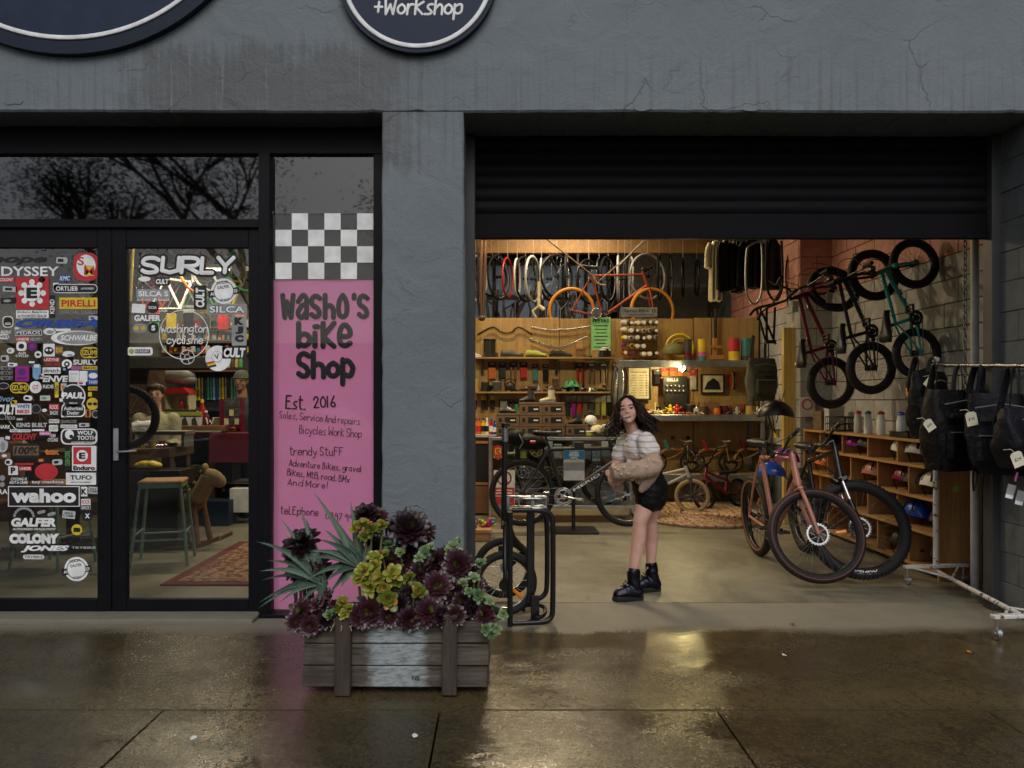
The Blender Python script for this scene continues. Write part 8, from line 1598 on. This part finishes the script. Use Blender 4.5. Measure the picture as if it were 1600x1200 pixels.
for i in range(4):
 px=262+15*i;t=thing("snack_pouch",["first lime topped pouch beside the boy","second lime topped pouch from the boy","third lime topped pouch from the boy","lime topped pouch nearest the bottles"][i],"pouch",(X_(px,yc+.1),yc+.12,Z_(672,yc)+(.0 if i > 0 else .0)),rad(R.uniform(-6,6)),"lime topped pouches");b=MB();b.loft([[(x,y,z) for x,y in ((-.055,-d_),(.055,-d_),(.055,d_),(-.055,d_))] for z,d_ in ((0,.03),(.05,.035),(.14,.018),(.20,.003))],False);part("body",b,"pale_print",t);b=MB();b.box((0,-.012,.185),(.112,.03,.045));part("lime_top",b,"green_yellow",t);b=MB();b.prism([(-.05,.02),(.03,.02),(-.01,.15),(-.05,.12)],-.042,-.040);part("print",b,"dark_grey",t)
b=MB();b.box((X_(285,yc),yc+.12,Z_(672,yc)-.012),(.9,.3,.02));single("counter_ledge",b,"pale_grey","pale ledge carrying the lime topped pouches","ledge")
for i,(px,m_,cp,h_,lab) in enumerate(((316,"red_paint","yellow_plastic",.30,"red bottle with a yellow cap on the sales counter"),(309,"yellow_plastic","black_plastic",.20,"yellow bottle beside the tall red one"),(322,"maroon_paint","white_print",.17,"dark red bottle on the sales counter"),(338,"olive","silver",.09,"low olive jar on the sales counter"),(357,"red_plastic","maroon_paint",.09,"round red tin on the maroon counter"),(374,"maroon_paint","silver",.12,"dark red jar at the end of the maroon counter"),(362,"orange_plastic","cream",.05,"orange dish on the maroon counter"))): (bottle if h_ > .15 else tin)((X_(px,yc+.2),yc+.2,zt5 if px < 352 else Z_(676,yc)+.004),.04 if h_ > .1 else .055,h_,m_,cp,lab)
t=thing("wooden_letter","small white decorative letter shape standing on the sales counter","letter",(X_(328,yc+.05),yc+.05,zt5));b=MB();hand(b,"W",-.05,0,.10,.09,.018,0,gap=1);b2=MB();b2.tube([(-.045,0,.09),(-.025,0,.01),(0,0,.06),(.025,0,.01),(.045,0,.09)],.010,6);part("letter",b2,"white_print",t)
t=thing("wire_rack","small brown wooden rack of cards on the maroon counter","rack",(X_(357,yc),yc+.12,Z_(676,yc)+.004));b=MB();[b.box((s*.12,0,.19),(.018,.1,.38)) for s in (-1,1)];[b.box((0,0,z),(.22,.02,.014)) for z in (.08,.18,.28,.37)];part("frame",b,"maroon_paint",t);b=MB();[b.box((-.06+.06*k,-.02,.12+.1*(k % 2)),(.05,.004,.07)) for k in range(3)];part("cards",b,"cream",t)
carton((X_(381,yc),yc+.05,.13),(.27,.26,.27),"white_print","white printed carton on the floor below the maroon panel",lid=False,face=None);carton((X_(340,yc),yc+.2,.465),(.30,.28,.24),"black_plastic","black crate on the shelf under the counter",lid=False);carton((X_(308,yc),yc+.2,.465),(.28,.28,.18),"dark_grey","dark grey crate under the wooden counter top",lid=False)
carton((X_(335,yc-.2),yc-.1,.0),(.34,.26,.28),"navy_paint","navy crate on the floor under the counter",lid=False)
# dolls house, red lantern, dark hood, tool board
yd=5.4;t=thing("toy_house","small red roofed toy house on the back counter","toy house",(X_(276,yd),yd,Z_(640,yd)));x0,x1=X_(256,yd)-X_(276,yd),X_(294,yd)-X_(276,yd);h_=Z_(616,yd)-Z_(640,yd)
b=MB();[b.box((x,.12,h_/2),(.02,.24,h_)) for x in (x0,x1)];[b.box(((x0+x1)/2,.12,z),(x1-x0,.24,.018)) for z in (0,h_)];b.box(((x0+x1)/2,.25,h_/2),(x1-x0,.01,h_));part("walls",b,"cream",t);b=MB();b.prism([(x0-.03,h_+.01),(x1+.03,h_+.01),(x1-.05,h_+.085),(x0+.03,h_+.085)],-.04,.26);part("roof",b,"red_paint",t);bottle((X_(279,yd),yd+.1,Z_(640,yd)+.01),.035,.14,"red_plastic","cream","red bottle standing inside the toy house")
b=MB();b.box((X_(300,yd+.2),yd+.3,Z_(642,yd)-.55),(2.6,.6,1.1));single("back_counter",b,"black_metal","dark back counter carrying the toy house","counter")
t=thing("red_lantern","round red lantern lamp glowing behind the boy","lamp",tuple(at(223,612,5.2)));emit("lantern_glow",(1,.16,.03),1.6);c=at(223,600,5.2);b=MB();b.ell(c,(.085,.085,.075),None,18,10);part("shade",b,"lantern_glow",t,True);b=MB();b.cyl(c+V((0,0,.07)),c+V((0,0,.12)),.02,n=8);b.cyl(c+V((0,0,-.075)),c+V((0,0,-.10)),.05,n=12);part("cap",b,"dark_grey",t,True)
b=MB();b.ell(at(278,588,5.6),(.24,.10,.11));b.ell(at(290,594,5.6),(.16,.09,.07));b.box(at(275,576,5.65),(.6,.16,.05),.01);single("tarp_bundle",b,"mid_grey","dark grey tarp bundle above the toy house","bundle")
b=MB();b.box(at(245,568,4.6),(1.5,.25,.16),.02);single("extractor_hood",b,"dark_grey","long dark hood below the arrow sticker","hood")
yt=6.3;t=thing("tool_board","dark board hung with blue green and yellow tools in the showroom","tool board",tuple(at(330,640,yt)));b=MB();b.box(at(330,600,yt+.03),(1.15,.03,.75),.004);part("board",b,"dark_grey",t,True)
for i in range(16):
 c=at(302+4.6*i,590+R.uniform(-1,1),yt-.02);m_=["blue_plastic","green_plastic","yellow_plastic","lightblue_print","black_plastic","green_yellow","teal_plastic","silver"][(i*5) % 8];b=MB();b.tube([c,c+V((0,0,-.16))],.012,6);b.tube([c+V((0,0,-.14)),c+V((.004,0,-.32))],.019,6);part("tool",b,m_,t,True)
for i in range(12):
 c=at(305+6.5*i,574,yt-.1);b=MB();b.lathe([(.028,0),(.028,.1),(.012,.14),(.012,.17)],Matrix.Translation(c),10);part("can",b,["brass","green_plastic","silver","yellow_plastic","dark_grey"][i % 5],t,True)
b=MB();b.box(at(340,580,yt-.08),(1.2,.2,.02));part("shelf",b,"brown_timber",t,True)
# upper wall of frames, tyres and packets seen between the stickers
yh=5.9;pnl=struct("back_panel",MB().box((-4.2,6.75,2.2),(5.2,.06,4.4)),"back_wall")
hang=["yellow","black","silver","red","orange","white","grey","green"];hm_=["yellow_plastic","black_rubber","silver","red_plastic","orange_plastic","white_paint","mid_grey","green_plastic"]
zone=["over the boy","over the toy house","over the tool board","at the beanie's side"]
n_=0
for i in range(22):
 px=196+9.0*i;py=420+30*((i*7) % 3)/2;Y=yh+.5*R.random();c=at(px,py,Y);k=(i*3) % 8;z_=zone[min(3,i // 6)]
 if i % 3 == 0:
  t=thing("spoked_wheel",f"{hang[k]} wheel hung high on the showroom wall {z_}"+(", higher one" if (i // 3) % 2 else ""),"bike wheel",tuple(c),rad(R.uniform(20,80)),"wheels high on the showroom wall")
  for nm_,me in wheel_parts(Rr=.33,tr=.018,tyre=hm_[k],rim="silver",ns=20): link(nm_,me,t)
 elif i % 3 == 1:
  b=MB();q=c;b.tube([q,q+V((.35,0,-.05))],.018,8);b.tube([q+V((.0,0,0)),q+V((.2,0,-.42))],.018,8);b.tube([q+V((.35,0,-.05)),q+V((.2,0,-.42))],.02,8);b.tube([q,q+V((-.22,0,-.42))],.011,6);b.tube([q+V((.2,0,-.42)),q+V((-.22,0,-.42))],.011,6);b.tube([q+V((.38,0,-.05)),q+V((.36,0,.1))],.02,8);single("bare_frameset",b,hm_[k],f"{hang[k]} bare bike frame hung {z_}"+("" if i < 12 else ", lower one"),"bike frame","bare frames on the showroom wall")
 else:
  packet((c.x,c.y,c.z-.25),.16,.34,["black_print","red_print","yellow_print","white_print"][i % 4],hm_[k],f"{hang[k]} parts packet hung {z_}"+("" if i % 2 else ", fuller one"),group="parts packets on the showroom wall")
t=thing("parts_wall","dense shelves of small bike parts high on the showroom wall","shelves",(-3.2,6.5,1.7))
for j in range(3):
 z=Z_(512+20*j,6.4);b=MB();b.box((-3.3,6.5,z),(3.2,.3,.02));part("shelf_board",b,"brown_timber",t,True);b=MB()
 for i in range(44): b.cur=R.randrange(6);x=-4.85+3.1*i/44;b.box((x,6.42+.1*R.random(),z+.01+.05),(R.uniform(.03,.06),.06,R.uniform(.05,.14)),.004)
 part("small_goods",b,["orange_print","yellow_print","red_print","pale_print","blue_print","dark_grey"],t,True,kind='stuff')
b=MB();b.tube([at(203,386,2.4),at(199,470,2.4)],.04,8);single("yellow_tube",b,"yellow_plastic","yellow tube standing behind the edge of the lever handle door","tube")
for i,(px,py,Y) in enumerate(((60,640,3.6),(110,560,4.2),(30,500,4.5),(130,430,5.0),(70,430,5.2))):
 c=at(px,py,Y);t=thing("spoked_wheel",["dark wheel standing low behind the stickers","silver rimmed wheel in the middle behind the stickers","black wheel high behind the stickers","pale rimmed wheel near the top of the stickered door","wheel behind the topmost white letters"][i],"bike wheel",tuple(c),rad(20+25*i),"wheels behind the stickers")
 for nm_,me in wheel_parts(Rr=.34,tr=.022,tyre="black_rubber",rim=["silver","dark_steel"][i % 2],ns=20): link(nm_,me,t)
b=MB();b.box((X_(60,4.6),4.9,.9),(2.6,.5,1.8));single("dark_dresser",b,"dark_timber","tall dark brown dresser behind the stickered door","cupboard")
# braided rug in the bay
t=thing("rag_rug","oval braided rag rug on the workshop floor behind the girl","rug",(X_(1092,4.5),4.55,0));b=MB();n=13
for k in range(n): f=(k+.5)/n;P=[(.80*f*math.cos(a),.98*f*math.sin(a),.009) for a in [i*math.pi/24 for i in range(48)]];b.tube(P,.041,6,closed=True,flat=.22)
part("braid",b,"rag_rug",t)
# ------------------------------------------------------------------ across the street (seen only as reflections in the glass)
def gum(x,y,h,seed,label):
 rr=random.Random(seed);t=thing("gum_tree",label,"tree",(x,y,-.1),0,"gum trees across the street");b=MB();tips=[]
 def limb(p,d,l,r,dep):
  q=p+d*l;m=(p+q)/2+V((rr.uniform(-.1,.1),rr.uniform(-.1,.1),0))*l;b.tube([p,m,q],[r,r*.85,r*.65],7)
  if dep == 0: tips.append(q);return
  for _ in range(3 if dep > 1 else 4):
   nd_=(d+V((rr.uniform(-.9,.9),rr.uniform(-.9,.9),rr.uniform(-.15,.5)))).normalized();limb(q,nd_,l*rr.uniform(.55,.8),r*.6,dep-1)
  tips.append(q)
 limb(V((0,0,0)),V((rr.uniform(-.1,.1),0,1)).normalized(),h*.36,.24,3);part("trunk",b,"bark",t);b=MB()
 for p in tips:
  for _ in range(150):
   c=p+V((rr.gauss(0,.75),rr.gauss(0,.75),rr.gauss(-.1,.55)));a=V((rr.uniform(-1,1),rr.uniform(-1,1),rr.uniform(-1.2,.2))).normalized()*rr.uniform(.10,.20);s=a.orthogonal().normalized()*.03;b.add([c,c+a*.5+s,c+a,c+a*.5-s],[(0,1,2,3)])
 part("crown",b,"gum_leaf",t);return t
for i,(x,y,h,lab) in enumerate(((-15,-24,12,"gum tree farthest along the verge across the street"),(-8.5,-22,13.5,"tallest gum tree across from the glass doors"),(-2.5,-25,11.5,"broad gum tree across from the side window"),(5.5,-27,10,"gum tree across from the roller door"),(13,-24,12,"gum tree at the end of the verge across the street"))): gum(x,y,h,i+3,lab)
t=thing("added_fence","long grey timber fence added behind the gum trees to darken low reflections","fence",(0,-31,-.1));  # unseen fence, added so low reflections in the glass stay dark
for i in range(30): b=MB();b.box((-29+2*i,0,1.2),(1.98,.04,2.4));part("fence_panel",b,"mid_grey",t)
b=MB();b.box((0,-34,2.0),(60,3,4.4));st_=tag(link("added_hedge",b.mesh("added_hedge","gum_leaf")),kind='stuff')  # unseen greenery added behind the fence, darkening low reflections too
def car(x,y,rz,label):
 t=thing("parked_car",label,"car",(x,y,-.18),rz);prof=[(-2.1,.35),(-2.15,.75),(-1.9,.92),(-1.25,.98),(-.75,1.42),(.55,1.45),(1.25,.98),(1.95,.90),(2.12,.70),(2.1,.35)]
 secs=[[(a*k,y_,z if z < .9 else .9+(z-.9)*q) for a,z in prof] for y_,k,q in ((-.86,.96,.9),(-.80,1,1),(.80,1,1),(.86,.96,.9))];b=MB();b.loft(secs);part("body",b,"pale_grey",t)
 b=MB();[b.prism([(-1.1,.98),(-.7,1.36),(.5,1.38),(1.05,.98)],s*.865-.004,s*.865+.004) for s in (-1,1)];part("side_window",b,"black_print",t)
 for sx_ in (-1.35,1.35):
  for s in (-1,1): b=MB();b.cyl((sx_,s*.70,.32),(sx_,s*.89,.32),.32,n=24);part("wheel",b,"black_rubber",t)
 return t
car(-3.2,-7.2,0,"pale grey parked car across the road from the side window")
# small leaf litter and chips on the wet pavement
for px,py,Y0,m_,lab in ((1238,976,0,"brown_leather","curled brown leaf on the dry slab by the clothes rail"),(1514,1020,0,"orange_print","orange leaf scrap on the wet slab below the clothes rail"),(1225,1025,0,"white_print","pale paper scrap on the wet slab"),(302,1156,0,"white_print","white paper scrap on the front slab"),(648,1152,0,"white_print","round white gum spot on the front slab")):
 d=CAM_H*FPX/(py-VY);x=(px-VX)*d/FPX;y=CAM_Y+d;b=MB();P=[(x+.015*math.cos(a)*R.uniform(.6,1.1),y+.020*math.sin(a)*R.uniform(.6,1.1),.005+.006*R.random()) for a in [i*.9 for i in range(7)]];b.add([(x,y,.008)]+P,[(0,i+1,(i+1) % 7+1) for i in range(7)]);single("litter_scrap",b,m_,lab,"litter")
